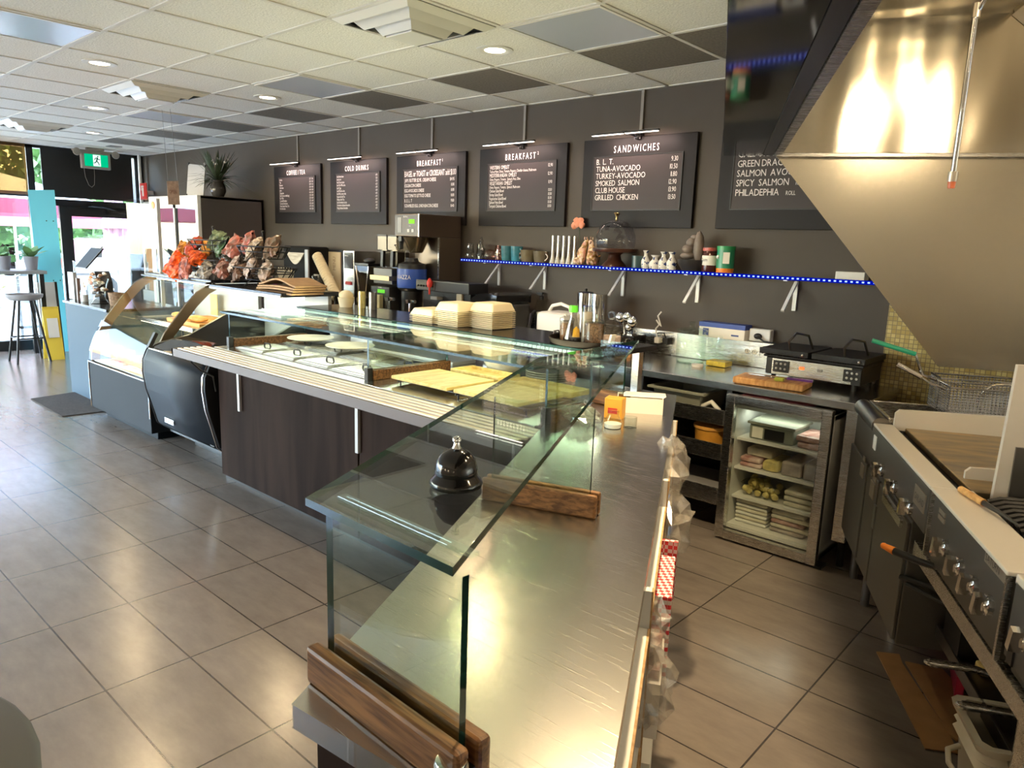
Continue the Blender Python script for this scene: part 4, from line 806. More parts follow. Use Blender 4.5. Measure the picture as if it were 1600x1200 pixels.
for a in ((-6.46, 2.86, 1.46, 'shiny red and gold snack bag on top of the far rack, left end', R_, O_, .12, (1.0, .3, .5)), (-6.30, 2.88, 1.52, 'gold and red snack bag on top of the far rack, second from left', O_, R_, .12, (.8, .2, -.2)), (-6.16, 2.93, 1.50, 'small red snack bag on the far rack behind the gold one', R_, O_, .10, (1.1, -.3, .2)), (-6.03, 2.95, 1.57, 'dark green snack bag standing at the top of the far rack', G_, (.22, .27, .16), .11, (1.2, .2, .3)), (-5.88, 2.93, 1.52, 'black and green snack bag between the two racks', K_, G_, .12, (1.1, 0, -.3)),
          (-6.33, 2.74, 1.35, 'bright orange red snack bag hanging out of the far rack, left', (.80, .045, .005), (.95, .12, .01), .14, (1.2, .5, .4)), (-6.14, 2.73, 1.34, 'dark red striped snack bag hanging out of the far rack, right', (.25, .01, .01), (.65, .25, .2), .12, (1.25, -.1, .1)), (-6.02, 2.78, 1.42, 'orange red snack bag lying across the far rack basket', (.8, .06, .01), (.9, .14, .02), .11, (.6, .2, 1.2)), (-5.92, 2.80, 1.33, 'black and white sweets bag low in the far rack', K_, (.5, .45, .4), .10, (1.0, .3, .4)),
          (-5.66, 2.82, 1.35, 'pale pink cookie bag low in the near rack, left', W_, (.35, .12, .08), .10, (.9, .4, .6)), (-5.50, 2.84, 1.39, 'grey brown sweets bag low in the near rack, second from left', (.16, .12, .10), W_, .10, (1.0, -.3, -.4)), (-5.36, 2.80, 1.34, 'tan cookie bag low in the near rack, middle', T_, (.12, .06, .04), .10, (.8, -.4, .3)), (-5.22, 2.82, 1.38, 'brown and white cookie bag low in the near rack, right', (.12, .06, .04), W_, .10, (1.1, .2, -.5)), (-5.08, 2.86, 1.36, 'green and cream sweets bag at the right end of the near rack', (.12, .14, .06), W_, .10, (1.2, .3, -.2)),
          (-5.60, 2.90, 1.53, 'pink and white sweets bag on top of the near rack, left', W_, (.4, .10, .07), .12, (1.0, .4, .5)), (-5.44, 2.92, 1.56, 'cream and red sweets bag on top of the near rack, second from left', (.5, .4, .3), (.4, .08, .06), .12, (1.2, -.2, -.3)), (-5.28, 2.88, 1.53, 'beige sweets bag on top of the near rack, middle', T_, (.6, .48, .36), .12, (.9, .3, -.6)), (-5.12, 2.94, 1.54, 'cream and brown sweets bag on top of the near rack, right', (.5, .42, .32), (.2, .1, .06), .12, (1.0, -.3, .3)), (-5.76, 2.92, 1.44, 'grey foil snack bag leaning between the racks', (.26, .26, .24), K_, .11, (1.2, .3, .5))): snack(*a)
# paper bags and papers
for i in range(4):
    q = MB(); n = 10; z0 = 1.2325+i*.016; vs = []
    for k in range(n+1):
        t_ = k/n; bz = .035*sin(pi*t_)**2*(i == 3)+.012*sin(pi*t_*.9)*(i > 0); vs += [(-5.06+t_*.50, 2.76+.01*i, z0+bz), (-5.06+t_*.50, 3.02+.01*i, z0+bz)]
    vs += [(a, b, c-.012) for a, b, c in vs]; m_ = 2*(n+1)
    fs = [(2*k, 2*k+2, 2*k+3, 2*k+1) for k in range(n)]+[(m_+2*k, m_+2*k+1, m_+2*k+3, m_+2*k+2) for k in range(n)]+[(2*k, m_+2*k, m_+2*k+2, 2*k+2) for k in range(n)]+[(2*k+1, 2*k+3, m_+2*k+3, m_+2*k+1) for k in range(n)]+[(0, 1, m_+1, m_), (2*n, m_+2*n, m_+2*n+1, 2*n+1)]
    q.add(vs, fs, 0, True); solo('paper_bag', q, M['kraft'], f'brown paper bag, {["bottom", "second", "third", "top"][i]} of the pile at the end of the ledge', 'paper bag', (-4.8, 2.9, z0-.012), group='pile of brown paper bags')
# ------------------------------------------------------------------ till counter
s = thing('till_counter', 'blue-black till counter at the street end of the display cases', 'counter', (-7.6, 2.7, 0))
q = MB(); q.box(-8.15, -7.02, 2.405, 3.05, .0, .905); part('body', q, mat('till_panel', (.05, .08, .11), .6, spec=.15), s, .003); q = MB(); q.box(-8.17, -7.01, 2.39, 3.07, .905, .93); part('top', q, M['blam'], s, .003)
s = thing('till_screen', 'tilted touch screen till on black stand', 'till', (-8.15, 2.72, .93))
q = MB(); q.prism([(-8.30, .93), (-7.95, .93), (-7.98, 1.12), (-8.05, 1.22), (-8.18, 1.20), (-8.27, 1.05)], 'y', 2.66, 2.80); part('stand', q, M['black'], s, .02)
q = MB(); c = Vector((-8.10, 2.64, 1.345)); ax = Vector((.155, .0, .0)); az = Vector((.17, .03, .105)); ny = ax.cross(az).normalized()
q.obox(c, ax, az, ny*.010); part('bezel', q, M['black'], s, .006)
q = MB(); q.obox(c+ny*.0115, ax*.93, az*.93, ny*.001); part('screen', q, emi('till_glow', (.35, .45, .55), .45), s)
q = MB(); q.box(-8.32, -8.16, 2.5, 2.53, .93, 1.2); part('customer_display', q, M['grey'], s)
q = MB(); q.box(-8.10, -8.06, 2.50, 2.53, .93, 1.15); solo('wood_block', q, mat('brown_block', (.12, .07, .05), .5), 'narrow brown upright stick on the till counter', 'stand', (-8.08, 2.5, .93))
s = thing('sanitiser_bottle', 'clear pump bottle on the till counter', 'bottle', (-7.9, 2.52, .93)); q = MB(); q.lathe([(0, 0), (.035, 0), (.037, .1), (.015, .13), (.014, .145)], (-7.88, 2.50, .93), 18); part('bottle', q, M['glasst'], s); q = MB(); q.lathe([(.016, .14), (.016, .16), (.006, .165), (.006, .19), (0, .19)], (-7.88, 2.50, .93), 12); q.box(-7.92, -7.87, 2.495, 2.505, 1.115, 1.123); part('pump', q, M['wplas'], s); q = MB(); q.lathe([(0, .002), (.033, .002), (.033, .07), (0, .07)], (-7.88, 2.5, .93), 14); part('gel', q, M['lgrey'], s)
s = thing('sweets_jar', 'tall clear glass of wrapped sweets and a paper flower on the till counter', 'jar', (-7.6, 2.55, .93)); q = MB(); q.lathe([(0, 0), (.08, 0), (.05, .05), (.055, .12), (.09, .24)], (-7.62, 2.55, .93), 20); part('glass_body', q, M['glasst'], s)
q = MB()
for i in range(26): q.ball((-7.62+random.uniform(-.06, .06), 2.55+random.uniform(-.05, .05), 1.0+random.uniform(0, .22)), .022, 6, i % 3, (1, 1, .7), .2)
part('sweets', q, [M['grey'], M['paper'], mat('sweets_brown', (.35, .2, .12), .4)], s); q = MB(); q.ball((-7.83, 2.55, 1.14), .04, 10, 0, (1, .6, 1), .15); q.rod((-7.83, 2.55, 1.12), (-7.68, 2.55, 1.0), .004, 5); part('flower', q, mat('flower_orange', (.7, .25, .1), .6), s)
q = MB(); q.lathe([(0, 0), (.055, 0), (.07, .12), (.062, .12), (.05, .01), (0, .01)], (-7.40, 2.62, .93), 18); solo('wicker_cup', q, mat('wicker', (.22, .14, .09), .8, var=.4, vscale=60), 'brown woven cup beside the pastry case', 'cup', (-7.4, 2.62, .93))
s = thing('counter_screen', 'clear acrylic screen standing on the till counter', 'screen', (-7.45, 2.9, .93)); q = MB(); q.box(-7.85, -7.12, 2.93, 2.94, .935, 1.93); part('sheet', q, M['glassc'], s); q = MB(); q.box(-7.125, -7.105, 2.92, 2.95, .93, 1.93); part('edge', q, M['lgrey'], s); q = MB(); q.lathe([(0, -.004), (.035, -.003), (.035, .003), (0, .004)], seg=16); q.v = [(-7.20+v[0], 2.925+v[2], 1.87+v[1]) for v in q.v]; part('sticker', q, M['orange'], s)
# cooler
s = thing('tall_cooler', 'tall glass-door cooler with dark side against the back wall', 'cooler', (-8.6, 4.1, 0))
q = MB(); q.box(-8.03, -8.0, 3.76, 4.5, .05, 2.03); q.box(-9.27, -9.24, 3.76, 4.5, .05, 2.03); q.box(-9.27, -8.0, 3.76, 4.5, 2.0, 2.035); q.box(-9.27, -8.0, 4.47, 4.5, .05, 2.03); q.box(-9.27, -8.0, 3.76, 4.5, 0, .3); part('cabinet', q, mat('cooler_side', (.075, .062, .055), .5), s, .004)
wf = M['white']; q = MB()
for e in ((-9.27, -8.0, 1.94, 2.035), (-9.27, -8.0, .2, .36), (-9.27, -9.19, .36, 1.94), (-8.06, -8.0, .36, 1.94)): q.box(e[0], e[1], 3.72, 3.76, e[2], e[3])
part('front_frame', q, wf, s, .004)
for x0, x1, y in ((-9.19, -8.60, 3.735), (-8.65, -8.06, 3.75)):
    q = MB(); q.box(x0, x1, y-.003, y+.003, .40, 1.90); dd = part('door', q, mat('cooler_glass', (.02, .025, .03), .03, spec=.8), s); q = MB(); q.box(x0, x0+.03, y-.008, y+.008, .36, 1.94); q.box(x1-.03, x1, y-.008, y+.008, .36, 1.94); q.box(x0, x1, y-.008, y+.008, .36, .40); q.box(x0, x1, y-.008, y+.008, 1.90, 1.94); part('door_frame', q, wf, dd)
q = MB(); q.box(-8.0, -7.998, 3.85, 4.0, 1.47, 1.53); part('notice', q, M['paper'], s)
s = thing('white_board', 'small grey white-framed board standing on top of the cooler', 'board', (-8.5, 3.95, 2.036)); q = MB(); q.obox((-8.54, 3.97, 2.22), (.21, 0, -.02), (0, .006, 0), (0, .02, .18)); part('board', q, mat('board_face', (.45, .44, .42), .4), s); q = MB()
for sx in (-1, 1):
    for sz in (-1, 1): q.obox((-8.54+sx*.205, 3.965+.02*sz, 2.22-.02*sx+sz*.178), (.014, 0, 0), (0, .008, 0), (0, 0, .014))
part('corner', q, M['black'], s)
s = thing('vase_plant', 'spiky dark green arrangement in a glass vase on top of the cooler', 'plant', (-7.92, 4.05, 2.036)) ; vx, vy = -8.12, 4.02
s.location = (vx, vy, 2.036); BASE[s] = (vx, vy, 2.036)
q = MB(); q.lathe([(0, 0), (.06, 0), (.085, .06), (.08, .12), (.06, .16), (.07, .18)], (vx, vy, 2.036), 18); part('vase', q, mat('vase_dark', (.05, .045, .04), .15), s)
q = MB()
for i in range(150):
    a = random.uniform(0, 2*pi); e = random.uniform(.15, 2.2); L_ = random.uniform(.25, .47); q.leaf((vx, vy, 2.19), (cos(a), sin(a), e), (0, 0, 1), L_, .018, .45 if e < 1 else .12)
part('leaves', q, M['leafd'], s); q = MB()
for i in range(14): a = random.uniform(0, 2*pi); q.ball((vx+.14*cos(a), vy+.12*sin(a), 2.36+random.uniform(0, .16)), .014, 6, 0, (1, 1, 1), .2)
part('flowers', q, M['paper'], s)
for i, (x, z0, z1, l) in enumerate(((-9.45, .9, 1.25, 'brown carton beside the cooler, lower of two'), (-9.5, 1.25, 1.6, 'brown carton beside the cooler, upper of two'))): q = MB(); q.box(x-.14, x+.14, 3.8, 4.1, z0, z1); solo('carton_box', q, M['card'], l, 'box', (x, 3.9, z0), group='cartons beside the cooler')
q = MB(); q.box(-9.75, -9.28, 3.78, 4.3, 0, .9); solo('side_cabinet', q, M['grey'], 'grey low cabinet beside the cooler under the cartons', 'cabinet', (-9.5, 4, 0))
# ================================================================== menu boards
bf = mat('board_frame', (.010, .008, .008), .5, spec=.2); bi = mat('board_inset', (.036, .027, .027), .5, spec=.3)
boards = [
 (-7.735, 'first menu board from the left, coffee and tea list', 'COFFEE / TEA', [(a, b, .022) for a, b in (('Coffee', '2.50 / 2.80'), ('Tea', '2.50 / 2.80'), ('Espresso', '2.80 / 3.20'), ('Americano', '3.50 / 4.00'), ('Latte', '4.50 / 5.00'), ('Cappuccino', '4.50 / 5.00'), ('Oat De Latte (vanilla hug)', '5.25 / 6.00'), ('Flat White', '5.25 / 6.00'), ('Caramel Macchiato', '5.25 / 6.00'), ('Coconut Snow Latte', '5.25 / 6.00'), ('Green Ginger Honey Tea', '4.75 / 5.25'), ('Hot Chocolate', '4.50 / 5.00'))]),
 (-6.632, 'second menu board from the left, cold drinks list', 'COLD  DRINKS', [(a, b, .022) for a, b in (('Iced Americano', '4.00'), ('Iced Latte', '5.25'), ('Iced Choco Latte', '5.75'), ('Iced Oat Milk Latte', '6.25'), ('Iced Capp', '6.00'), ('Iced Matcha Latte', '6.00'), ('Iced Pink Lemon Ade', '6.00'), ('Imported Iced Tea', '6.00'), ('Hibiscus Iced Tea', '6.00'), ('Iced Strawberry Latte', '6.00'), ('Strawberry Banana Smoothie', '6.50'), ('Mango Banana Smoothie', '6.75'))]),
 (-5.555, 'third menu board from the left, bagel and toast breakfasts', 'BREAKFAST', [('BAGEL or TOAST or CROISSANT add $1.00', '', .052), ('JAM / BUTTER $2.95 , CREAM CHEESE', '$4.95', .032), ('EGG BACON CHEESE', '8.80', .03), ('EGG AVOCADO CHEESE', '8.80', .03), ('EGG TOMATO LETTUCE CHEESE', '8.80', .03), ('B . E . L . T', '9.80', .03), ('SCRAMBLED EGG ,ONION,BACON,CHEESE', '8.40', .03)]),
 (-4.462, 'fourth menu board from the left, omelets and salad bowls', 'BREAKFAST', [('WESTERN  OMELET', '12.90', .030), ('Turkey/Ham, Onion, Tomato, Peppers, Cheddar cheese, Mushroom', '', .022), ('MEDITERRANEAN  OMELET', '12.90', .030), ('Onion, Peppers, Tomato,  Spinach, Feta, Olive', '', .022), ('VEGETARIAN  OMELET', '11.90', .030), ('Onion, Peppers, Tomato,  Spinach, Mushroom', '', .022), ('Chicken Salad Bowl', '13.50', .025), ('Shrimp Salad Bowl', '13.50', .025), ('Vegetarian Salad Bowl', '13.50', .025), ('Salmon Poke Bowl', '13.50', .025), ('Teriyaki Chicken Bowl', '13.50', .025)]),
 (-3.382, 'fifth menu board from the left, sandwiches list', 'SANDWICHES', [('B.  L.  T.', '9.30', .040), ('TUNA-AVOCADO', '10.50', .040), ('TURKEY-AVOCADO', '11.80', .040), ('SMOKED  SALMON', '12.90', .040), ('CLUB HOUSE', '13.90', .040), ('GRILLED  CHICKEN', '13.50', .040), ('', '', .03)]),
 (-2.285, 'rightmost menu board, rolls list, half hidden by the hood', 'ROLLS', [('CALIFORNIA', 'ROLL', .043), ('GREEN DRAGON', 'ROLL', .043), ('SALMON  AVOCADO', 'ROLL', .043), ('SPICY  SALMON', 'ROLL', .043), ('PHILADEPHIA', 'ROLL', .043), ('', '', .03)])]
lm = M['letter']
for bi_, (x0, l, head, lines) in enumerate(boards):
    s = thing('menu_board', l, 'menu board', (x0+.46, WB, 1.77), group='menu boards on the back wall')
    q = MB(); q.box(x0, x0+.924, WB-.028, WB-.001, 1.77, 2.39); part('backing', q, bf, s, .003)
    q = MB(); X0, X1, Z0, Z1 = x0+.10, x0+.825, 1.895, 2.265
    q.box(X0, X1, WB-.032, WB-.028, Z0, Z1); part('inset_panel', q, bi, s)
    q = MB()
    for e in ((X0-.006, X0, Z0-.006, Z1+.006), (X1, X1+.006, Z0-.006, Z1+.006), (X0, X1, Z0-.006, Z0), (X0, X1, Z1, Z1+.006)): q.box(e[0], e[1], WB-.036, WB-.028, e[2], e[3])
    part('inset_rim', q, M['blackm'], s)
    q = MB(); yy = WB-.0335; h = .05; wd_ = tw(head, h, .66, .42); cx = x0+.46
    q.text(head, (cx-wd_/2, WB-.0295, 2.29), (1, 0, 0), (0, 0, 1), h, .66, sp=.42)
    if bi_ in (2, 3): q.text(str(bi_-1), (cx+wd_/2+.005, WB-.0295, 2.318), (1, 0, 0), (0, 0, 1), .024, .8)
    tot = sum(t_[2] for t_ in lines); gap = (Z1-Z0-.03-tot)/len(lines); z = Z1-.012
    for a, b, hh in lines:
        z -= hh; full = .69 if not b else .54
        if a:
            sx_ = .62 if bi_ < 4 else .84; w_ = tw(a, hh, sx_)
            if w_ > full: sx_ *= full/w_
            q.text(a, (X0+.025, yy, z), (1, 0, 0), (0, 0, 1), hh, sx_)
        if b == 'ROLL': q.text(b, (X0+.025+tw(a, hh, sx_)+.04, yy, z), (1, 0, 0), (0, 0, 1), hh*.62, .7)
        elif b: w_ = tw(b, hh*.85, .7); q.text(b, (X1-.03-w_, yy, z), (1, 0, 0), (0, 0, 1), hh*.85, .7)
        z -= gap
    part('lettering', q, lm, s)
M['plight'] = emi('picture_light', (1, .84, .74), 4)
p0 = None
for i, b_ in enumerate(boards[:5]):
    cx = b_[0]+.44; l = f'slim black picture light over the {["first", "second", "third", "fourth", "fifth"][i]} menu board from the left'
    if p0 is None:
        p0 = s = thing('picture_light', l, 'picture light', (cx, WB, 2.38), group='picture lights over the menu boards')
        q = MB(); q.box(cx-.27, cx-.005, 4.345, 4.368, 2.395, 2.407); q.box(cx+.005, cx+.27, 4.345, 4.368, 2.395, 2.407); q.box(cx-.02, cx+.02, 4.35, 4.375, 2.40, 2.412); part('bar', q, M['blackm'], s)
        q = MB(); q.box(cx-.265, cx-.01, 4.343, 4.363, 2.391, 2.3945); q.box(cx+.01, cx+.265, 4.343, 4.363, 2.391, 2.3945); part('light_strip', q, M['plight'], s)
        q = MB(); q.rod((cx, 4.36, 2.405), (cx+.03, 4.47, 2.385), .007, 6); q.rod((cx+.07, 4.36, 2.405), (cx+.03, 4.47, 2.385), .005, 6); q.ball((cx+.03, 4.475, 2.385), .022, 10); q.box(cx+.005, cx+.055, 4.47, 4.519, 2.37, 2.42); part('arm', q, M['blackm'], s)
        q = MB(); q.box(cx+.02, cx+.042, 4.505, 4.519, 2.42, CH); part('cord_cover', q, mat('cord_cover', (.24, .22, .20), .5), s)
        alight('picture_beam', (cx, 4.36, 2.388), (cx, 4.52, 2.15), .53, .015, 2.2, (1, .72, .64), s, 160, off=BASE[s])
    else: dup(p0, (cx, WB, 2.38), label=l)

# ================================================================== LED shelf and what stands on it
SZ = 1.49
s = thing('wall_shelf', 'long glass wall shelf edged with a blue LED strip', 'shelf', (-2.85, WB, 1.48))
q = MB(); q.box(-4.47, -.95, 4.305, WB-.001, 1.477, 1.489, faces=(0, 0, 1, 1, 1, 1)); part('glass_plank', q, GL_, s)
bl0 = emi('led_blue_base', (.0, .01, .55), .5); bl1 = emi('led_blue_dot', (.25, .35, 1), 2)
q = MB(); q.box(-4.47, -.95, 4.298, 4.304, 1.472, 1.494)
for i in range(118): q.box(-4.46+i*.03, -4.448+i*.03, 4.2965, 4.298, 1.479, 1.487, 1)
part('led_strip', q, [bl0, bl1], s)
alight('shelf_glow', (-2.7, 4.29, 1.47), (-2.7, 4.45, 1.2), 3.4, .01, .25, (.1, .15, 1), s, off=BASE[s])
for x, mt in ((-4.22, 'glasst'), (-3.72, 'glasst'), (-2.98, 'glasst'), (-2.38, 'white'), (-1.72, 'white')):
    q = MB(); q.box(x-.012, x+.012, 4.505, 4.519, 1.28, 1.476); q.box(x-.012, x+.012, 4.33, 4.519, 1.464, 1.476); q.obox((x, 4.425, 1.375), (.01, 0, 0), (0, .09, .09), (0, .004, -.004)); part('bracket', q, M['lgrey'] if mt == 'glasst' else M['white'], s)
Y = 4.40
def lt(nm, prof, x, m_, l, cat, y=Y, seg=24, grp=None, **kw):
    q = MB(); q.lathe(prof, (x, y, SZ), seg, **kw); return solo(nm, q, m_, l, cat, (x, y, SZ), group=grp)
for x, l in ((-4.46, 'ribbed clear glass candle jar at the left end of the LED shelf'), (-4.40, 'second ribbed clear glass candle jar from the shelf end')): lt('candle_jar', [(0, 0), (.035, 0), (.042, .03), (.035, .06), (.028, .11), (.03, .13)], x+.03, M['glassj'], l, 'jar', 4.40+(x+4.43), grp='clear glass jars on the LED shelf')
s = thing('oil_cruet', 'clear glass bottle with pointed stopper on the LED shelf', 'bottle', (-4.33, Y, SZ)); q = MB(); q.lathe([(0, 0), (.035, 0), (.036, .09), (.014, .12), (.013, .14)], (-4.33, Y, SZ), 20); part('glass_body', q, M['glassj'], s); q = MB(); q.lathe([(.012, .138), (.02, .15), (.012, .17), (.006, .185), (0, .19)], (-4.33, Y, SZ), 16); part('stopper', q, M['glassj'], s)
pk = glass('pink_glass', (.85, .62, .55)); lt('sugar_bowl', [(0, 0), (.05, 0), (.06, .04), (.05, .07), (.02, .085), (0, .09)], -4.22, pk, 'low pink glass bowl on the LED shelf', 'bowl')
s = thing('glass_mug', 'pinkish ribbed glass mug left of the teal mugs', 'mug', (-4.11, Y, SZ)); q = MB(); q.lathe([(0, 0), (.045, 0), (.05, .06), (.042, .12), (.039, .12), (.045, .01), (0, .01)], (-4.11, Y, SZ), 20); part('body', q, pk, s)
def mug(x, y, r, h, l, c, hs, hm=None, cat='mug', grp=None):
    s = thing('mug', l, cat, (x, y, SZ), group=grp); m_ = mat('mug_'+l[:10], c, .2, coat=.4, var=.25, vscale=14)
    q = MB(); q.lathe([(0, 0), (r*.75, 0), (r*.85, .02), (r, h), (r*.93, h), (r*.8, .02), (0, .015)], (x, y, SZ), 24); part('body', q, m_, s)
    for sg in hs: q = MB(); q.tube([(x+sg*(r*.85+.03*sin(pi*k/8)), y-.01, SZ+h*.2+h*.65*k/8) for k in range(9)], .007, 6); part('handle', q, hm or m_, s)
br = mat('brown_glaze', (.10, .045, .025), .25, coat=.4)
mug(-4.02, 4.38, .05, .12, 'teal mug with brown handle, left of the two on the LED shelf', (.05, .17, .19), (-1,), br, grp='teal mugs'); mug(-3.915, 4.38, .05, .12, 'blue teal mug, right of the two on the LED shelf', (.04, .20, .26), (1,), grp='teal mugs')
mug(-3.795, 4.38, .062, .095, 'olive brown soup mug with left handle on the LED shelf', (.16, .13, .075), (-1,), br, grp='soup mugs'); mug(-3.665, 4.38, .062, .09, 'olive brown soup mug with right handle on the LED shelf', (.15, .125, .08), (1,), br, grp='soup mugs')
for i in range(5): lt('candlestick', [(0, 0), (.03, 0), (.016, .06), (.011, .14), (.013, .205), (.013, .21), (0, .21)], -3.56+i*.052, M['steel'], f'tall tapered metal candlestick, {["first", "second", "third", "fourth", "fifth"][i]} of the row on the LED shelf', 'candlestick', grp='tapered metal candlesticks')
s = thing('wall_flower', 'peach flower on a thin stem behind the candlesticks', 'flower', (-3.39, 4.44, SZ)); q = MB()
for dx, dz in ((-.03, -.012), (.03, .02), (.0, .0), (-.01, .02), (.04, -.005)): q.ball((-3.385+dx, 4.46, 1.79+dz), .026, 10, 0, (1, .6, 1), .25)
part('petals', q, mat('peach', (.75, .30, .18), .6), s); q = MB(); q.tube([(-3.37, 4.46, 1.78), (-3.35, 4.46, 1.65), (-3.36, 4.45, 1.491)], .003, 5); part('stem', q, M['leafd'], s)
# mosaic animal figurines
m, t, o = new('mosaic_cream'); b_ = N(t, 'ShaderNodeBsdfPrincipled', i_Roughness=.3); vo = N(t, 'ShaderNodeTexVoronoi', i_Scale=55.0); rr = N(t, 'ShaderNodeValToRGB'); tc = N(t, 'ShaderNodeTexCoord')
for k_, (p_, c_) in enumerate(((0, (.10, .03, .02)), (.3, (.55, .33, .10)), (.55, (.75, .62, .45)), (1, (.6, .25, .2)))):
    e = rr.color_ramp.elements[k_] if k_ < 2 else rr.color_ramp.elements.new(p_); e.position = p_; e.color = c4(c_)
t.links.new(tc.outputs['Object'], vo.inputs['Vector']); sp = N(t, 'ShaderNodeSeparateXYZ'); t.links.new(vo.outputs['Color'], sp.inputs[0]); t.links.new(sp.outputs[0], rr.inputs[0]); t.links.new(rr.outputs[0], b_.inputs[0]); t.links.new(b_.outputs[0], o.inputs[0]); fig = m
def figurine(x, l, d, fl_):
    s = thing('animal_figurine', l, 'figurine', (x, 4.39, SZ), group='mosaic animal figurines')
    bm_ = bpy.data.meshes.new('body'); vs = [(0, 0, .045), (d*.012, 0, .09), (d*.03, 0, .13), (d*.045, 0, .17), (d*.075, -.005, .185), (-d*.02, -.03, .03), (d*.045, -.035, .005), (-d*.03, .03, .005), (-d*.07, 0, .02)]
    bm_.from_pydata(vs, [(0, 1), (1, 2), (2, 3), (3, 4), (0, 5), (1, 6), (0, 7), (0, 8)], []); bm_.materials.append(fig); ob = bpy.data.objects.new('body', bm_); COL.objects.link(ob); ob.parent = s
    mo = ob.modifiers.new('k', 'SKIN'); mo.use_smooth_shade = True; su = ob.modifiers.new('u', 'SUBSURF'); su.levels = su.render_levels = 1
    for i_, r in enumerate((.048, .038, .024, .021, .012, .03, .012, .016, .01)): bm_.skin_vertices[0].data[i_].radius = (r, r)
    bm_.skin_vertices[0].data[0].use_root = True
    q = MB(); q.ball((d*.04, -.012, .195), .008, 6, 0, (.6, .6, 1.6)); q.ball((d*.04, .014, .195), .008, 6, 0, (.6, .6, 1.6)); q.v = [(v[0]+x, v[1]+4.39, v[2]+SZ) for v in q.v]; part('ears', q, fig, s)
    q = MB(); q.ball((d*.062, -.02, .188), .004, 6); q.ball((d*.084, -.006, .184), .004, 6); q.v = [(v[0]+x, v[1]+4.39, v[2]+SZ) for v in q.v]; part('eyes', q, M['black'], s)
def skinfix(o):
    pass
for a in ((-3.29, 'mosaic cream and brown animal figurine facing right, left of the two', 1, 0), (-3.175, 'mosaic pink and cream animal figurine, right of the two beside the cake dome', -.5, 0)):
    try: figurine(*a)
    except Exception: 
        me = bpy.data.meshes.get('body')
        raise
s = thing('cake_dome', 'glass cake dome with brass knob on a dark wood pedestal', 'cake stand', (-2.97, 4.39, SZ)); c = (-2.98, 4.38, SZ)
q = MB(); q.lathe([(0, 0), (.09, 0), (.085, .015), (.05, .05), (.042, .085), (.06, .10), (.155, .105), (.16, .112), (.16, .13), (0, .13)], c, 40); part('pedestal', q, wood('mahogany', (.035, .012, .008), (.075, .03, .018), 4, (3, 3, 1), .3), s)
q = MB(); q.lathe([(.135, .131), (.142, .17), (.14, .22), (.118, .275), (.08, .31), (.04, .325), (.012, .33)], c, 44); part('dome', q, glass('dome_glass', (.80, .80, .82)), s)
q = MB(); q.lathe([(.010, .328), (.008, .345), (.014, .36), (.024, .372), (.02, .378), (0, .38)], c, 20); part('knob', q, mat('brass', (.6, .45, .2), .25, 1), s)
lt('small_cup', [(0, 0), (.038, 0), (.04, .085), (.036, .085), (.034, .01), (0, .01)], -2.80, mat('teal_dark', (.03, .07, .08), .3), 'small dark teal cup between cake dome and white bottles', 'cup')
m, t, o = new('blue_white_glaze'); b_ = N(t, 'ShaderNodeBsdfPrincipled', i_Roughness=.15); no = N(t, 'ShaderNodeTexNoise', i_Scale=38.0, i_Detail=2.0); rr = N(t, 'ShaderNodeValToRGB'); rr.color_ramp.interpolation = 'CONSTANT'; rr.color_ramp.elements[0].color = (.03, .05, .16, 1); rr.color_ramp.elements[1].position = .42; rr.color_ramp.elements[1].color = (.72, .70, .66, 1)
tc = N(t, 'ShaderNodeTexCoord'); t.links.new(tc.outputs['Object'], no.inputs['Vector']); t.links.new(no.outputs[0], rr.inputs[0]); t.links.new(rr.outputs[0], b_.inputs[0]); t.links.new(b_.outputs[0], o.inputs[0]); bw = m
for x, h, r, l in ((-2.735, .125, .030, 'white and blue sake bottle, first from the left'), (-2.66, .095, .042, 'squat white and blue sake bottle, second from the left'), (-2.595, .12, .034, 'white and blue sake bottle, third from the left'), (-2.53, .12, .036, 'white and blue sake bottle, rightmost')): lt('sake_bottle', [(0, 0), (r*.8, 0), (r, h*.3), (r*.95, h*.45), (r*.4, h*.72), (r*.42, h*.85), (r*.75, h), (r*.6, h), (0, h*.9)], x, bw, l, 'bottle', grp='blue and white sake bottles')
s = thing('table_fountain', 'dark bowl with a grey stone table fountain on the LED shelf', 'fountain', (-2.37, Y, SZ)); c = (-2.37, 4.40, SZ)
q = MB(); q.lathe([(0, 0), (.07, 0), (.10, .05), (.105, .075), (.097, .075), (.09, .05), (0, .03)], c, 28); part('bowl', q, mat('bowl_dark', (.02, .018, .018), .4), s)
q = MB(); st = mat('fountain_stone', (.16, .13, .11), .5, var=.3, vscale=15)
for dx, dz, r, sc_ in ((-.04, .10, .045, (1.2, .8, .5)), (-.045, .14, .04, (1, .8, .8)), (-.02, .185, .035, (1, .7, .9)), (.035, .16, .05, (.7, .6, 2.0)), (.0, .22, .022, (1.3, .7, .7))): q.ball((c[0]+dx, c[1]-.01, c[2]+dz), r, 14, 0, sc_, .05)
part('stone', q, st, s)
s = thing('jam_jar', 'jar of dark jam with white label and red lid on the LED shelf', 'jar', (-2.265, Y, SZ)); c = (-2.25, 4.39, SZ)
q = MB(); q.lathe([(0, 0), (.045, 0), (.047, .01), (.047, .12), (.04, .135), (0, .135)], c, 24); part('glass_body', q, mat('jam', (.06, .015, .012), .12), s); q = MB(); q.lathe([(.0475, .045), (.0478, .046), (.0478, .105), (.0475, .106)], c, 24); lab = part('label', q, M['paper'], s); q = MB(); q.lathe([(.043, .135), (.047, .136), (.047, .155), (0, .158)], c, 24); part('lid', q, mat('lid_red', (.45, .10, .08), .4, var=.4, vscale=60), s)
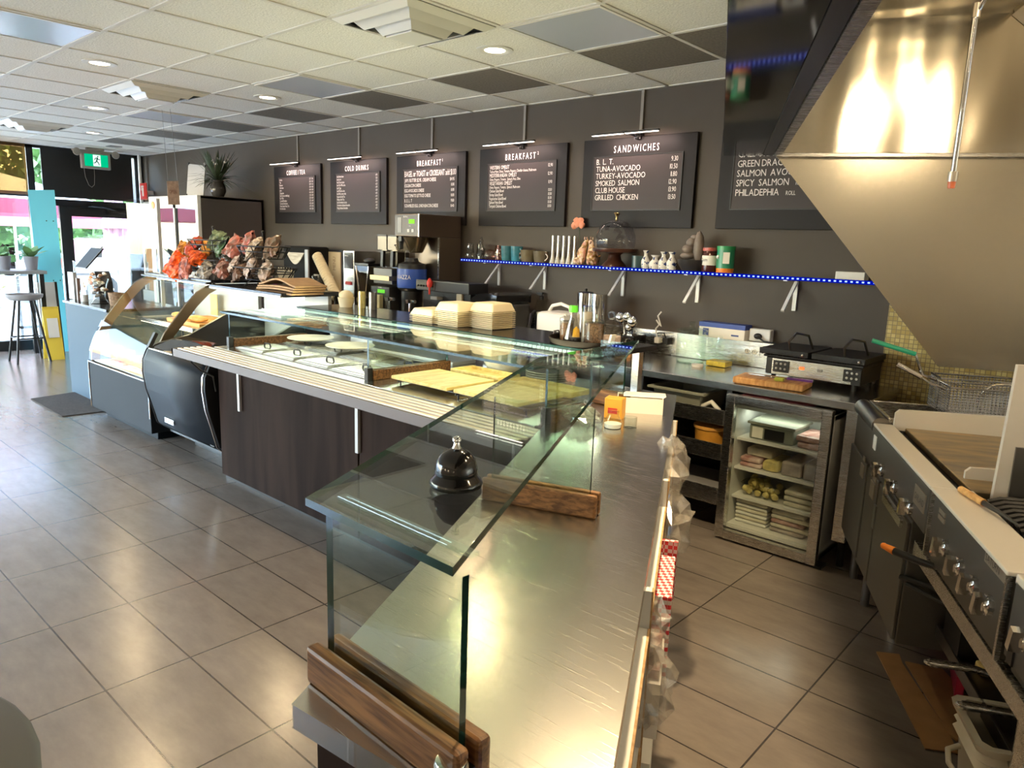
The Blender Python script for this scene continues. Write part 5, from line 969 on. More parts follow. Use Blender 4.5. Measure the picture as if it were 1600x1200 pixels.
q = MB(); q.text('Jam', (c[0]-.03, c[1]-.050, c[2]+.07), (1, 0, 0), (0, 0, 1), .022, .9); part('lettering', q, M['black'], lab)
s = thing('green_tub', 'green labelled plastic tub with orange base on the LED shelf', 'tub', (-2.14, Y, SZ)); c = (-2.14, 4.39, SZ); gt = mat('tub_green', (.02, .22, .12), .35)
q = MB(); q.lathe([(0, 0), (.052, 0), (.055, .025), (.055, .03)], c, 28); part('base', q, M['orange'], s); q = MB(); q.lathe([(.055, .03), (.055, .145), (0, .145)], c, 28); part('body', q, gt, s); q = MB(); q.lathe([(.058, .145), (.058, .168), (0, .17)], c, 28); part('lid', q, mat('tub_lid', (.02, .28, .10), .35), s)
q = MB(); q.obox((c[0]+.028, c[1]-.050, c[2]+.095), (.018, .009, 0), (.001, -.002, 0), (0, 0, .035)); q.ball((c[0]-.03, c[1]-.047, c[2]+.10), .012, 8); part('label', q, [M['paper']], s)
q = MB(); q.box(-1.46, -1.30, 4.40, 4.48, SZ, SZ+.045); solo('white_box', q, M['paper'], 'small white box at the hood end of the LED shelf', 'box', (-1.4, Y, SZ), bev=.003)

# ================================================================== back counter
s = thing('back_counter', 'long steel counter against the back wall', 'counter', (-4.2, 4.15, 0))
q = MB(); q.box(-7.6, -1.06, 3.81, 4.48, .858, .90); part('worktop', q, M['steelt'], s, .004)
q = MB(); q.box(-4.2, -1.20, 4.485, 4.519, .90, 1.065); part('backsplash', q, M['steel'], s, .003)
q = MB(); q.box(-7.6, -2.38, 3.88, 3.90, .08, .858); part('front_panel', q, M['steeld'], s)
q = MB(); q.box(-1.135, -1.07, 3.83, 4.45, .155, .858); part('end_post', q, M['steel'], s); q = MB(); q.rod((-1.10, 3.9, 0), (-1.10, 3.9, .16), .02); q.rod((-1.10, 4.4, 0), (-1.10, 4.4, .16), .02); part('leg', q, M['blackm'], s)
q = MB(); q.box(-2.39, -2.34, 3.83, 4.45, .0, .858); part('side_panel', q, M['steeld'], s); q = MB(); q.box(-1.80, -1.77, 3.86, 4.45, .1, .858); part('side_panel', q, M['steeld'], s); q = MB(); q.box(-2.34, -1.80, 4.40, 4.42, .1, .858); part('back_panel', q, M['black'], s)
for z0, z1, zt in ((.645, .735, .65), (.44, .535, .445), (.17, .27, .175)): q = MB(); q.box(-2.34, -1.80, 3.835, 4.40, zt, zt+.008); q.box(-2.34, -1.79, 3.825, 3.835, z0, z1); part('lipped_shelf', q, M['steel'], s, .002)
s = thing('grey_tub', 'grey plastic bus tub on the top shelf under the back counter', 'tub', (-2.15, 4.0, .66))
q = MB(); a, b_, c_, d_ = -2.27, -1.95, 3.84, 4.2; q.add([(a+.03, c_+.03, .66), (b_-.03, c_+.03, .66), (b_-.03, d_-.03, .66), (a+.03, d_-.03, .66), (a, c_, .80), (b_, c_, .80), (b_, d_, .80), (a, d_, .80)], [(3, 2, 1, 0), (0, 1, 5, 4), (1, 2, 6, 5), (2, 3, 7, 6), (3, 0, 4, 7)]); tg = mat('tub_grey', (.24, .25, .20), .45); part('body', q, tg, s, solid=.004)
q = MB(); q.box(a-.03, b_+.03, c_-.025, c_, .795, .81); q.box(a-.03, b_+.03, d_, d_+.025, .795, .81); q.box(a-.03, a, c_, d_, .795, .81); q.box(b_, b_+.03, c_, d_, .795, .81); part('rim', q, tg, s, .003)
q = MB(); q.tube([(-1.98, 3.9, .668), (-1.95, 3.88, .73), (-1.90, 3.88, .76), (-1.85, 3.88, .72), (-1.83, 3.88, .67)], .014, 8); solo('white_hose', q, M['wplas'], 'curled white plastic handle beside the grey tub', 'handle', (-1.9, 3.9, .66))
s = thing('yellow_tub', 'amber yellow round tub on the middle shelf under the back counter', 'tub', (-1.92, 3.93, .453)); q = MB(); q.lathe([(0, 0), (.085, 0), (.098, .14), (.092, .14), (.08, .005), (0, .005)], (-1.92, 3.95, .4535), 28); part('body', q, mat('amber_plastic', (.62, .30, .04), .3, alpha=.9), s); q = MB(); q.lathe([(.10, .135), (.106, .14), (.106, .155), (0, .158)], (-1.92, 3.95, .4535), 28); part('lid', q, mat('amber_lid', (.68, .36, .08), .35), s)
for i, (z, l, c_) in enumerate(((.184, 'white tray on the lowest shelf under the back counter', 'wplas'), (.215, 'black tray on the white one on the lowest shelf', 'black'), (.24, 'grey tray on top of the lowest shelf pile', 'grey'))): q = MB(); q.box(-2.31, -1.86+.03*i, 3.845, 4.2, z, z+.022); solo('flat_tray', q, M[c_], l, 'tray', (-2.1, 4, z), bev=.005)
# under-counter freezer
s = thing('glass_freezer', 'small glass-door freezer full of packs under the back counter', 'freezer', (-1.465, 4.1, 0))
wi = mat('freezer_liner', (.72, .72, .68), .35); q = MB(); X0, X1 = -1.755, -1.18
q.box(X0, X0+.03, 3.80, 4.4, .03, .822); q.box(X1-.03, X1, 3.80, 4.4, .03, .822); q.box(X0, X1, 3.80, 4.4, .79, .822); q.box(X0, X1, 3.80, 4.4, .03, .075); q.box(X0, X1, 4.37, 4.4, .03, .822); part('cabinet', q, mat('freezer_body', (.5, .49, .46), .35), s, .004)
q = MB(); q.box(X0+.031, X0+.05, 3.805, 4.36, .08, .785); q.box(X1-.05, X1-.031, 3.805, 4.36, .08, .785); q.box(X0+.05, X1-.05, 4.34, 4.365, .08, .785); q.box(X0+.05, X1-.05, 3.805, 4.36, .077, .095); q.box(X0+.05, X1-.05, 3.805, 4.36, .77, .788); part('liner', q, wi, s)
q = MB(); fz = .014
for e in ((X0, X0+.052, .014, .85), (X1-.052, X1, .014, .85), (X0+.052, X1-.052, .014, .066), (X0+.052, X1-.052, .798, .85)): q.box(e[0], e[1], 3.755, 3.797, e[2], e[3])
dd = part('door_frame', q, M['steel'], s, .004); q = MB(); q.box(X0+.05, X1-.05, 3.772, 3.78, .064, .80); part('door_glass', q, glass('freezer_glass', (.90, .92, .90)), dd)
q = MB(); q.box(X0+.05, X1-.05, 3.80, 3.804, .02, .07); q.box(X1-.06, X1+.03, 3.77, 3.85, 0.0, .013); part('hinge_foot', q, M['blackm'], s)
for z in (.245, .415, .585): q = MB(); q.box(X0+.052, X1-.052, 3.83, 4.33, z, z+.014); part('shelf', q, wi, s)
q = MB(); q.box(X0+.05, X1-.05, 4.0, 4.03, .764, .769); part('lamp_strip', q, emi('freezer_lamp', (.9, 1, .9), 1), s); alight('freezer_light', (-1.465, 3.95, .76), (-1.465, 4.0, .1), .4, .05, .7, (.95, 1, .85), s, off=BASE[s])
s = thing('freezer_tub', 'grey lidded tub with dark label on the top freezer shelf', 'tub', (-1.55, 4, .6)); q = MB(); q.box(-1.65, -1.40, 3.86, 4.1, .60, .685); part('body', q, tg, s, .01); q = MB(); q.box(-1.66, -1.39, 3.85, 4.11, .685, .70); part('lid', q, tg, s, .003); q = MB(); q.box(-1.56, -1.45, 3.856, 3.859, .61, .67); part('label', q, M['black'], s); q = MB(); q.box(-1.63, -1.57, 3.856, 3.859, .61, .67); part('white_label', q, M['paper'], s)
def pack(x0, x1, z0, z1, l, m_, y0=3.86, bev=.012): q = MB(); q.box(x0, x1, y0, y0+.22, z0, z1); solo('frozen_pack', q, m_, l, 'food pack', (x0, y0, z0), group='packs in the freezer', bev=bev)
meat = mat('meat_pack', (.45, .16, .12), .35, var=.5, vscale=25, col2=(.6, .4, .36)); yel = mat('yellow_food', (.62, .52, .20), .4, var=.3, vscale=30); pal = mat('pale_pack', (.62, .58, .47), .4, var=.25, vscale=20); frz = mat('frost_pack', (.42, .36, .33), .3, var=.4, vscale=14); redp = mat('red_white_pack', (.6, .08, .07), .35, var=.6, vscale=14, col2=(.75, .6, .55))
pack(-1.38, -1.24, .60, .635, 'flat pink meat pack right of the grey tub, lower', meat); pack(-1.39, -1.24, .637, .67, 'flat pink meat pack right of the grey tub, upper', meat)
pack(-1.69, -1.56, .43, .455, 'red and white packet on the second shelf, lower', redp); pack(-1.69, -1.57, .457, .487, 'red and white packet on the second shelf, upper', redp); pack(-1.56, -1.46, .43, .49, 'yellow noodle pack on the second shelf', yel, bev=.02); pack(-1.45, -1.34, .43, .51, 'frosty purple pack on the second shelf', frz); pack(-1.33, -1.24, .43, .52, 'frosty brown pack at the right of the second shelf', frz); pack(-1.67, -1.52, .49, .535, 'pale dumpling pack lying on the red packets', pal, 3.9)
s = thing('dumpling_bag', 'clear bag of round yellow dumplings on the third freezer shelf', 'food bag', (-1.56, 3.95, .26)); q = MB()
for i in range(34): q.ball((-1.57+random.uniform(-.10, .10), 3.93+random.uniform(-.06, .08), .278+random.uniform(0, .06)), .02, 7, 0, (1, 1, .9), .1)
part('dumplings', q, yel, s); q = MB(); q.ball((-1.56, 3.94, .31), .12, 14, 0, (1.1, .75, .45), .1); part('bag', q, glass('bag_film', (.9, .9, .85), .2, 1.3), s)
for i in range(3): pack(-1.42, -1.24, .26+i*.032, .288+i*.032, f'pale flat pack right of the dumpling bag, {["lowest", "middle", "top"][i]}', pal)
for i in range(6): pack(-1.69, -1.50, .096+i*.023, .117+i*.023, f'white flat tray pack, number {i+1} up in the left stack on the freezer floor', [wi, pal][i % 2])
for i in range(5): pack(-1.48, -1.29+.03*(i % 2), .096+i*.026, .12+i*.026, f'flat meat tray pack, number {i+1} up in the right stack on the freezer floor', [frz, pal, meat, pal, pal][i])
q = MB(); q.box(-1.70, -1.33, 3.80, 4.2, .8235, .845); solo('pink_tray', q, mat('tray_pink', (.42, .10, .11), .4), 'dark pink flat tray on top of the freezer', 'tray', (-1.5, 4, .8235), bev=.006)
# things along the back counter
def pt(nm, l, cat, x, y, z, *parts_):
    s = thing(nm, l, cat, (x, y, z))
    for n_, q, m_ in parts_: part(n_, q, m_, s)
    return s
def LA(prof, x, y, z, seg=24): q = MB(); q.lathe(prof, (x, y, z), seg); return q
def BX(*a): q = MB(); q.box(*a); return q
s = thing('panini_press', 'double ribbed panini press with steel front on the back counter', 'panini press', (-1.45, 4.3, .9))
q = MB(); q.box(-1.70, -1.17, 4.12, 4.46, .935, 1.035); part('base', q, M['black'], s, .006); q = MB(); q.box(-1.66, -1.22, 4.112, 4.12, .94, 1.03); part('front_plate', q, M['steel'], s)
for x in (-1.65, -1.26): q = MB(); q.box(x-.0, x+.09, 4.105, 4.112, .955, 1.02); [q.ball((x+.02+.025*i, 4.103, .975+.028*j), .007, 8, 1) for i in range(3) for j in range(2)]; part('control_panel', q, [M['black'], M['lgrey']], s)
q = MB(); q.box(-1.50, -1.475, 4.105, 4.112, .985, 1.0); part('red_lamp', q, emi('press_lamp', (1, .12, .03), 2), s); q = MB(); q.box(-1.40, -1.375, 4.105, 4.112, .985, 1.0); part('dark_lamp', q, M['grey'], s)
q = MB(); q.box(-1.71, -1.16, 4.10, 4.47, 1.037, 1.05); part('lower_plates', q, M['iron'], s, .003)
for x0, x1 in ((-1.73, -1.45), (-1.43, -1.15)):
    q = MB(); q.box(x0, x1, 4.08, 4.46, 1.056, 1.088)
    for i in range(11): q.box(x0+.012+i*.0245, x0+.02+i*.0245, 4.085, 4.455, 1.05, 1.056)
    pl_ = part('top_plate', q, M['iron'], s, .004); q = MB(); cxx = (x0+x1)/2; q.tube([(cxx+.03, 4.10, 1.088), (cxx+.03, 4.07, 1.14), (cxx+.05, 4.12, 1.185), (cxx+.09, 4.2, 1.17), (cxx+.10, 4.26, 1.09)], .007, 8); part('handle', q, M['steeld'], pl_); q = MB(); q.ball((x1-.03, 4.078, 1.07), .009, 8); part('bolt', q, M['chrome'], pl_)
for x in (-1.66, -1.21):
    for y in (4.15, 4.42): q = MB(); q.rod((x, y, .90), (x, y, .936), .014, 10); part('foot', q, M['black'], s)
s = thing('cutting_board', 'thick butcher block board with grooved edge on the back counter', 'cutting board', (-1.58, 3.98, .9)); q = MB(); q.obox((-1.585, 3.955, .92), (.19, .02, 0), (-.012, .105, 0), (0, 0, .018)); part('board', q, M['block'], s, .008)
q = MB(); q.obox((-1.585, 3.955, .9385), (.165, .0174, 0), (-.0092, .08, 0), (0, 0, .0008)); part('worn_face', q, wood('worn_block', (.30, .14, .05), (.5, .28, .11), 7, (9, 2, 2), .5), s)
s = thing('knife', 'chef knife with purple handle lying on the butcher block', 'knife', (-1.5, 4, .939)); q = MB(); q.obox((-1.45, 4.0, .945), (.065, .012, 0), (-.002, .012, 0), (0, 0, .006)); part('handle', q, mat('purple', (.16, .05, .32), .35), s); q = MB(); q.prism([(-1.515, 3.975), (-1.515, 4.005), (-1.70, 3.99), (-1.74, 3.965)], 'z', .9402, .942); part('blade', q, M['chrome'], s)
q = MB(); q.obox((-1.525, 3.90, .949), (.022, .004, 0), (-.003, .02, 0), (0, 0, .009)); solo('sponge', q, mat('sponge_lime', (.5, .55, .08), .8), 'yellow green scrubber on the butcher block', 'sponge', (-1.52, 3.93, .94), bev=.003)
pt('storage_jar', 'big clear glass jar with knobbed lid on the back counter', 'jar', -2.30, 4.33, .9, ('glass_body', LA([(0, 0), (.088, 0), (.095, .02), (.095, .18), (.085, .195), (.085, .205)], -2.30, 4.33, .9005, 36), M['glass']), ('lid', LA([(.10, .206), (.10, .216), (.06, .225), (.02, .23), (.016, .245), (.024, .258), (.015, .268), (0, .27)], -2.30, 4.33, .9005, 32), M['glass']), ('floor', LA([(0, .002), (.085, .002), (.085, .008), (0, .008)], -2.30, 4.33, .9005, 24), M['glass']))
pt('plastic_box', 'clear plastic box with yellow lemon slices behind the glass jar', 'food box', -2.10, 4.34, .9, ('box', BX(-2.18, -2.01, 4.27, 4.40, .9005, .99), M['glasst']), ('lemon', BX(-2.16, -2.03, 4.285, 4.385, .904, .935), mat('lemon_slices', (.65, .50, .06), .4, var=.3, vscale=40)))
pt('plastic_cup', 'clear tapered plastic cup standing on the lemon box', 'cup', -2.14, 4.34, .99, ('cup', LA([(0, 0), (.035, 0), (.05, .10), (.048, .10)], -2.14, 4.34, .991, 22), M['glasst']))
q = LA([(0, 0), (.034, 0), (.037, .006), (.037, .016), (0, .018)], -2.17, 4.19, .9005); solo('loose_cover', q, M['wplas'], 'round white lid lying in front of the glass jar', 'lid', (-2.17, 4.19, .9))
s = thing('glove_box', 'white and blue cardboard glove box leaning on the backsplash ledge', 'box', (-2.12, 4.45, 1.066)); q = MB(); q.box(-2.30, -1.98, 4.42, 4.515, 1.0665, 1.15); part('box', q, M['paper'], s, .003); q = MB(); q.box(-2.301, -1.979, 4.419, 4.516, 1.135, 1.165); part('blue_top', q, mat('glove_blue', (.02, .05, .28), .4), s); q = MB(); q.box(-2.07, -2.02, 4.4175, 4.4195, 1.09, 1.10); q.box(-2.27, -2.23, 4.4175, 4.4195, 1.08, 1.125); part('print', q, mat('print_blue', (.05, .08, .25), .5), s)
def outlet(x, z, l, w_=.12):
    s = thing('wall_outlet', l, 'outlet', (x, 4.485, z), group='outlets on the backsplash'); q = MB(); q.box(x-w_/2, x+w_/2, 4.480, 4.4845, z-.035, z+.035); part('plate', q, M['steel'], s, .002)
    for dx in (-.025, .025): q = MB(); q.lathe([(0, -.003), (.016, -.003), (.016, .002)], seg=14); q.v = [(x+dx+v[0], 4.478+v[2], z+v[1]) for v in q.v]; rc = part('socket', q, M['cream'], s); q = MB(); [q.box(x+dx-.009+e*.012, x+dx-.006+e*.012, 4.473, 4.4755, z-.004+.0, z+.009) for e in (0, 1)]; part('slots', q, M['black'], rc)
outlet(-1.955, 1.0, 'steel double wall outlet with cream sockets left of the panini press'); outlet(-2.58, 1.0, 'steel wall outlet with a white and a black plug in it')
q = MB(); q.box(-2.645, -2.61, 4.44, 4.473, .98, 1.02); q.tube([(-2.63, 4.45, 1.02), (-2.64, 4.44, 1.08), (-2.615, 4.44, 1.11), (-2.64, 4.44, 1.14), (-2.60, 4.44, 1.10), (-2.63, 4.44, 1.17), (-2.61, 4.45, 1.2)], .006, 6); solo('white_plug', q, M['wplas'], 'white plug with a knotted white cord in the backsplash outlet', 'plug', (-2.63, 4.45, 1.0))
q = MB(); q.box(-2.575, -2.535, 4.43, 4.473, .98, 1.025); q.tube([(-2.555, 4.44, 1.02), (-2.56, 4.42, 1.06), (-2.62, 4.43, 1.05)], .005, 6); solo('black_plug', q, M['black'], 'black plug in the backsplash outlet', 'plug', (-2.55, 4.45, 1.0))
s = thing('power_block', 'white power adaptor with black plug on the wall above the panini press', 'adaptor', (-1.9, 4.5, 1.1)); q = MB(); q.box(-1.97, -1.83, 4.46, 4.519, 1.07, 1.15); part('block', q, M['wplas'], s, .008); q = MB(); q.ball((-1.905, 4.45, 1.105), .028, 12, 0, (1, .6, .7)); q.tube([(-1.9, 4.44, 1.10), (-1.85, 4.42, 1.08), (-1.75, 4.44, 1.07), (-1.68, 4.46, 1.06)], .006, 6); part('plug', q, M['black'], s)
s = thing('utensil_crock', 'black utensil crock at the back counter corner', 'crock', (-2.76, 4.28, .9)); q = MB(); q.box(-2.86, -2.66, 4.2, 4.36, .9005, 1.04); part('body', q, M['blackg'], s, .01)
for i, (dx, dz, r) in enumerate(((-.055, .22, .04), (.0, .23, .035), (.045, .20, .042), (.02, .16, .03))): q = MB(); q.tube([(-2.76+dx*.5, 4.28, 1.0), (-2.76+dx, 4.27, 1.0+dz*.75), (-2.76+dx+.01, 4.26, .93+dz)], .006, 6); q.ball((-2.76+dx, 4.25, .93+dz), r, 14, 0, (1, .6, 1)); solo('ladle', q, M['chrome'], f'steel ladle in the black crock, {["leftmost", "second", "rightmost", "shortest"][i]}', 'ladle', (-2.76, 4.28, 1.0), group='ladles in the black crock')
q = MB(); q.obox((-2.72, 4.15, .912), (.07, .02, 0), (-.02, .05, 0), (0, 0, .011)); solo('small_board', q, M['block'], 'small wooden block on the back counter below the plugs', 'board', (-2.72, 4.15, .9), bev=.003)
for x, l in ((-3.12, 'tall steel canister behind the round tray, left one with black knob'), (-3.0, 'tall steel canister behind the round tray, right one')):
    s = thing('steel_canister', l, 'canister', (x, 4.25, .9), group='tall steel canisters'); q = LA([(0, 0), (.058, 0), (.058, .40), (0, .40)], x, 4.25, .9005, 28); part('body', q, M['chrome'], s)
    if x < -3.1: q = LA([(.058, .40), (.05, .408), (.01, .41), (.012, .43), (0, .432)], x, 4.25, .9005, 20); part('lid', q, M['black'], s)
s = thing('rice_cooker', 'white rice cooker with curved handle behind the round tray', 'rice cooker', (-3.30, 4.2, .9)); q = MB(); q.box(-3.44, -3.17, 4.08, 4.34, .9005, 1.15); part('body', q, M['wplas'], s, .03); q = MB(); q.tube([(-3.41, 4.2, 1.145), (-3.38, 4.2, 1.19), (-3.30, 4.2, 1.21), (-3.22, 4.2, 1.19), (-3.20, 4.2, 1.145)], .013, 8); part('handle', q, M['wplas'], s)
s = thing('soap_bottle', 'clear soap bottle with black pump on the backsplash ledge', 'bottle', (-3.72, 4.47, 1.066)); q = MB(); q.box(-3.755, -3.685, 4.455, 4.515, 1.067, 1.20); part('bottle', q, M['glasst'], s, .008); q = MB(); q.box(-3.75, -3.69, 4.46, 4.51, 1.07, 1.10); part('soap', q, M['white'], s); q = LA([(.018, .133), (.018, .16), (.006, .165), (.006, .18), (0, .18)], -3.72, 4.48, 1.067, 14); q.box(-3.77, -3.71, 4.472, 4.488, 1.243, 1.255); part('pump', q, M['black'], s)
s = thing('sink_tap', 'black curved kitchen tap behind the takeout boxes', 'tap', (-3.72, 4.30, .9)); q = MB(); q.tube([(-3.66, 4.36, .90), (-3.66, 4.36, 1.05), (-3.64, 4.30, 1.12), (-3.60, 4.22, 1.10), (-3.56, 4.14, 1.0)], .014, 8); part('spout', q, M['blackm'], s)
s = thing('grey_appliance', 'dark grey appliance with curved lid and side wheel on the back counter', 'appliance', (-3.98, 4.2, .9)); q = MB(); q.box(-4.05, -3.78, 4.02, 4.42, .9005, 1.17); part('body', q, mat('appl_grey', (.06, .06, .06), .35), s, .02); q = MB(); q.prism([(-4.05, 1.172), (-3.78, 1.172), (-3.78, 1.235), (-3.88, 1.25), (-3.98, 1.24), (-4.05, 1.20)], 'y', 4.02, 4.42); part('lid', q, M['blackg'], s, .01)
q = MB(); q.tube([(-3.775, 4.15+.07*cos(a*pi/10), 1.05+.07*sin(a*pi/10)) for a in range(20)], .008, 6, closed=True); [q.rod((-3.775, 4.15, 1.05), (-3.775, 4.15+.07*cos(a*2*pi/5), 1.05+.07*sin(a*2*pi/5)), .006, 6) for a in range(5)]; part('wheel', q, M['grey'], s)
# coffee machines
s = thing('coffee_brewer', 'tall steel coffee brewer tower, highest machine on the back counter', 'coffee machine', (-4.82, 4.2, .9))
q = MB(); q.box(-4.986, -4.67, 4.02, 4.49, 1.66, 1.845); part('head', q, mat('brewer_bronze', (.22, .17, .13), .3, .85), s, .006)
q = MB(); q.box(-4.986, -4.67, 4.24, 4.49, .9005, 1.66); part('column', q, mat('brewer_side', (.25, .20, .15), .28, .85), s, .004)
q = MB(); q.box(-4.983, -4.675, 4.014, 4.02, 1.668, 1.838); fc = part('control_face', q, mat('face_dark', (.03, .03, .035), .3), s)
q = MB(); q.box(-4.80, -4.73, 4.011, 4.014, 1.765, 1.80); part('green_display', q, emi('lcd_green', (.25, .65, .05), 1.2), fc); q = MB(); q.box(-4.945, -4.895, 4.0115, 4.014, 1.69, 1.815); part('side_badge', q, M['grey'], fc); q = MB(); q.text('BUNN', (-4.87, 4.0125, 1.813), (1, 0, 0), (0, 0, 1), .016, .9); q.text('5 5 5', (-4.80, 4.0125, 1.74), (1, 0, 0), (0, 0, 1), .010, .9); part('lettering', q, M['letter'], fc)
q = MB(); q.box(-4.82, -4.79, 4.011, 4.014, 1.695, 1.72); q.box(-4.765, -4.735, 4.011, 4.014, 1.695, 1.72); part('buttons', q, M['lgrey'], fc); q = MB(); q.box(-4.683, -4.672, 4.012, 4.02, 1.66, 1.845); q.box(-4.68, -4.668, 4.232, 4.24, .95, 1.655); part('trim', q, M['steel'], s)
q = LA([(.05, .0), (.06, .01), (.11, .12), (.115, .13), (0, .13)], -4.83, 4.12, 1.525, 26); fu = part('brew_funnel', q, mat('funnel_steel', (.35, .27, .16), .25, .9), s); q = MB(); q.obox((-4.955, 4.06, 1.59), (.012, -.01, -.035), (.01, .01, 0), (.008, 0, .004)); q.obox((-4.95, 4.06, 1.64), (.02, 0, .0), (0, .02, 0), (0, 0, .02)); part('handle', q, M['black'], fu)
q = MB(); q.box(-4.98, -4.68, 3.98, 4.24, .9005, .96); part('drip_base', q, M['black'], s)
s = thing('blue_dispenser', 'blue drum coffee dispenser with white lettering under the brewer', 'dispenser', (-4.86, 4.08, .96)); c = (-4.86, 4.10, .9605); q = LA([(0, 0), (.09, 0), (.09, .24), (.12, .26), (.125, .28), (.125, .43), (.115, .47), (.06, .49), (.05, .52), (0, .52)], *c, 32); part('stand_and_top', q, M['black'], s); q = LA([(.1262, .27), (.127, .275), (.127, .425), (.1262, .43)], *c, 32); bd = part('blue_wrap', q, mat('drum_blue', (.03, .09, .42), .3), s)
q = MB(); r_ = .1285
for i, ch in enumerate('AVAZZA'):
    a = -1.98+i*.20; u = Vector((-sin(a), cos(a), 0)); p_ = Vector((c[0]+r_*cos(a), c[1]+r_*sin(a), c[2]+.345)); q.text(ch, p_, u, (0, 0, 1), .036, .8)
part('lettering', q, M['letter'], bd)
s = thing('espresso_grinder', 'coffee grinder with two clear hoppers and small green display', 'coffee grinder', (-5.2, 4.15, .9)); q = MB(); q.box(-5.33, -5.07, 4.02, 4.38, .9005, 1.22); q.box(-5.33, -5.07, 4.05, 4.38, 1.24, 1.38); part('body', q, mat('grinder_grey', (.10, .10, .10), .3, .6), s, .006)
q = MB(); q.box(-5.335, -5.065, 4.015, 4.385, 1.275, 1.315); part('band', q, mat('band_tan', (.5, .40, .25), .3, .7), s); q = MB(); q.box(-5.22, -5.13, 4.010, 4.02, 1.165, 1.195); part('display', q, emi('lcd_green2', (.15, .6, .05), 1.0), s); q = MB(); q.text('BUNN', (-5.215, 4.0135, 1.205), (1, 0, 0), (0, 0, 1), .016, .9); part('lettering', q, M['letter'], s)
q = MB(); q.box(-5.20, -5.14, 3.97, 4.01, .93, 1.15); part('steel_spout', q, mat('spout_tan', (.75, .68, .40), .3, .5), s)
for x in (-5.27, -5.13):
    q = MB(); q.box(x-.06, x+.06, 4.10, 4.26, 1.54, 1.655); q.box(x-.035, x+.035, 4.13, 4.22, 1.38, 1.54); hp = part('hopper', q, glass('hopper_grey', (.62, .60, .56)), s); q = MB(); q.box(x-.062, x+.062, 4.098, 4.262, 1.655, 1.67); part('lid', q, M['black'], hp); q = MB(); q.obox((x-.0, 4.11, 1.46), (.017, 0, 0), (0, .014, 0), (.004, 0, .07)); part('handle', q, M['black'], hp)
s = thing('water_tower', 'narrow upright steel machine with dark panel left of the grinder', 'coffee machine', (-5.75, 4.2, .9)); q = MB(); q.box(-5.83, -5.66, 4.08, 4.45, .9005, 1.515); part('body', q, M['steel'], s, .005); q = MB(); q.box(-5.81, -5.68, 4.074, 4.08, 1.35, 1.50); fp = part('panel', q, mat('panel_dark', (.03, .03, .03), .25), s); q = MB(); q.text('MENU', (-5.79, 4.0725, 1.46), (1, 0, 0), (0, 0, 1), .016, .9); part('lettering', q, M['letter'], fp); q = MB(); q.box(-5.79, -5.70, 4.072, 4.08, 1.20, 1.23); part('red_button', q, M['red'], s)
q = MB(); q.box(-5.66, -5.34, 4.33, 4.47, .9005, 1.515); solo('steel_panel_box', q, M['steeld'], 'dark steel box standing behind the blender', 'box', (-5.5, 4.4, .9))
s = thing('blender', 'tall clear blender jar with black base and lid', 'blender', (-5.48, 4.1, .9)); q = MB(); q.box(-5.56, -5.40, 4.02, 4.18, .9005, 1.10); part('base', q, M['black'], s, .012); q = MB(); q.prism([(-5.53, 1.11), (-5.43, 1.11), (-5.385, 1.385), (-5.575, 1.385)], 'y', 4.04, 4.16); part('jug', q, glass('jug_glass', (.75, .74, .70)), s); q = MB()
for a, b_ in (((-5.575, 4.04, 1.385), (-5.53, 4.04, 1.11)), ((-5.385, 4.04, 1.385), (-5.43, 4.04, 1.11))): q.rod(a, b_, .008, 6)
part('jug_edge', q, M['chrome'], s); q = MB(); q.box(-5.58, -5.38, 4.03, 4.17, 1.387, 1.41); q.ball((-5.45, 4.1, 1.43), .05, 12, 0, (1.3, 1, .6)); part('lid', q, M['black'], s); q = MB(); q.box(-5.53, -5.43, 4.012, 4.02, 1.06, 1.10); part('label', q, mat('label_tan', (.35, .25, .16), .5), s)
s = thing('espresso_machine', 'wide black espresso machine with knobs right of the blue dispenser', 'coffee machine', (-4.45, 4.1, .9)); q = MB(); q.box(-4.68, -4.06, 4.0, 4.22, 1.225, 1.31); part('top_unit', q, M['black'], s, .006); q = MB(); q.box(-4.66, -4.10, 4.06, 4.22, .9005, 1.22); part('body', q, M['black'], s); q = MB(); q.box(-4.682, -4.058, 3.996, 4.0, 1.303, 1.312); q.box(-4.68, -4.45, 3.994, 4.0, 1.235, 1.30); part('fascia', q, mat('fascia_grey', (.10, .10, .09), .3, .5), s)
q = MB(); [q.ball((-4.65+.035*i, 3.99, 1.265), .009, 8) for i in range(6)]; part('knobs', q, M['black'], s); q = MB(); q.box(-4.50, -4.42, 3.995, 4.058, 1.16, 1.185); part('plate', q, M['grey'], s); q = MB(); q.box(-4.24, -4.18, 4.04, 4.06, 1.02, 1.22); part('tan_strip', q, mat('tan_strip', (.5, .42, .28), .5), s)
q = MB(); q.lathe([(0, .0), (.02, .0), (.026, .04), (.01, .07), (0, .075)], (-4.49, 3.975, 1.26), 12); q.rod((-4.49, 3.975, 1.26), (-4.49, 3.975, 1.2), .008, 6); part('steam_knob', q, M['red'], s)
for x in (-5.02, -4.74): q = MB(); q.rod((x, 3.98, 1.13), (x+.10, 3.95, 1.13), .014, 8); q.lathe([(0, 0), (.035, 0), (.04, .03), (0, .035)], (x, 3.98, 1.11), 18); q.rod((x, 3.98, 1.02), (x, 3.98, 1.11), .01, 6); q.lathe([(.03, .0), (.03, .01), (0, .01)], (x, 3.98, .98), 14); q.rod((x, 3.98, .962), (x, 3.98, .985), .02); solo('portafilter', q, M['chrome'], 'chrome portafilter left of the blue dispenser' if x < -4.9 else 'chrome portafilter under the espresso machine', 'portafilter', (x, 3.98, .9), group='chrome portafilters')
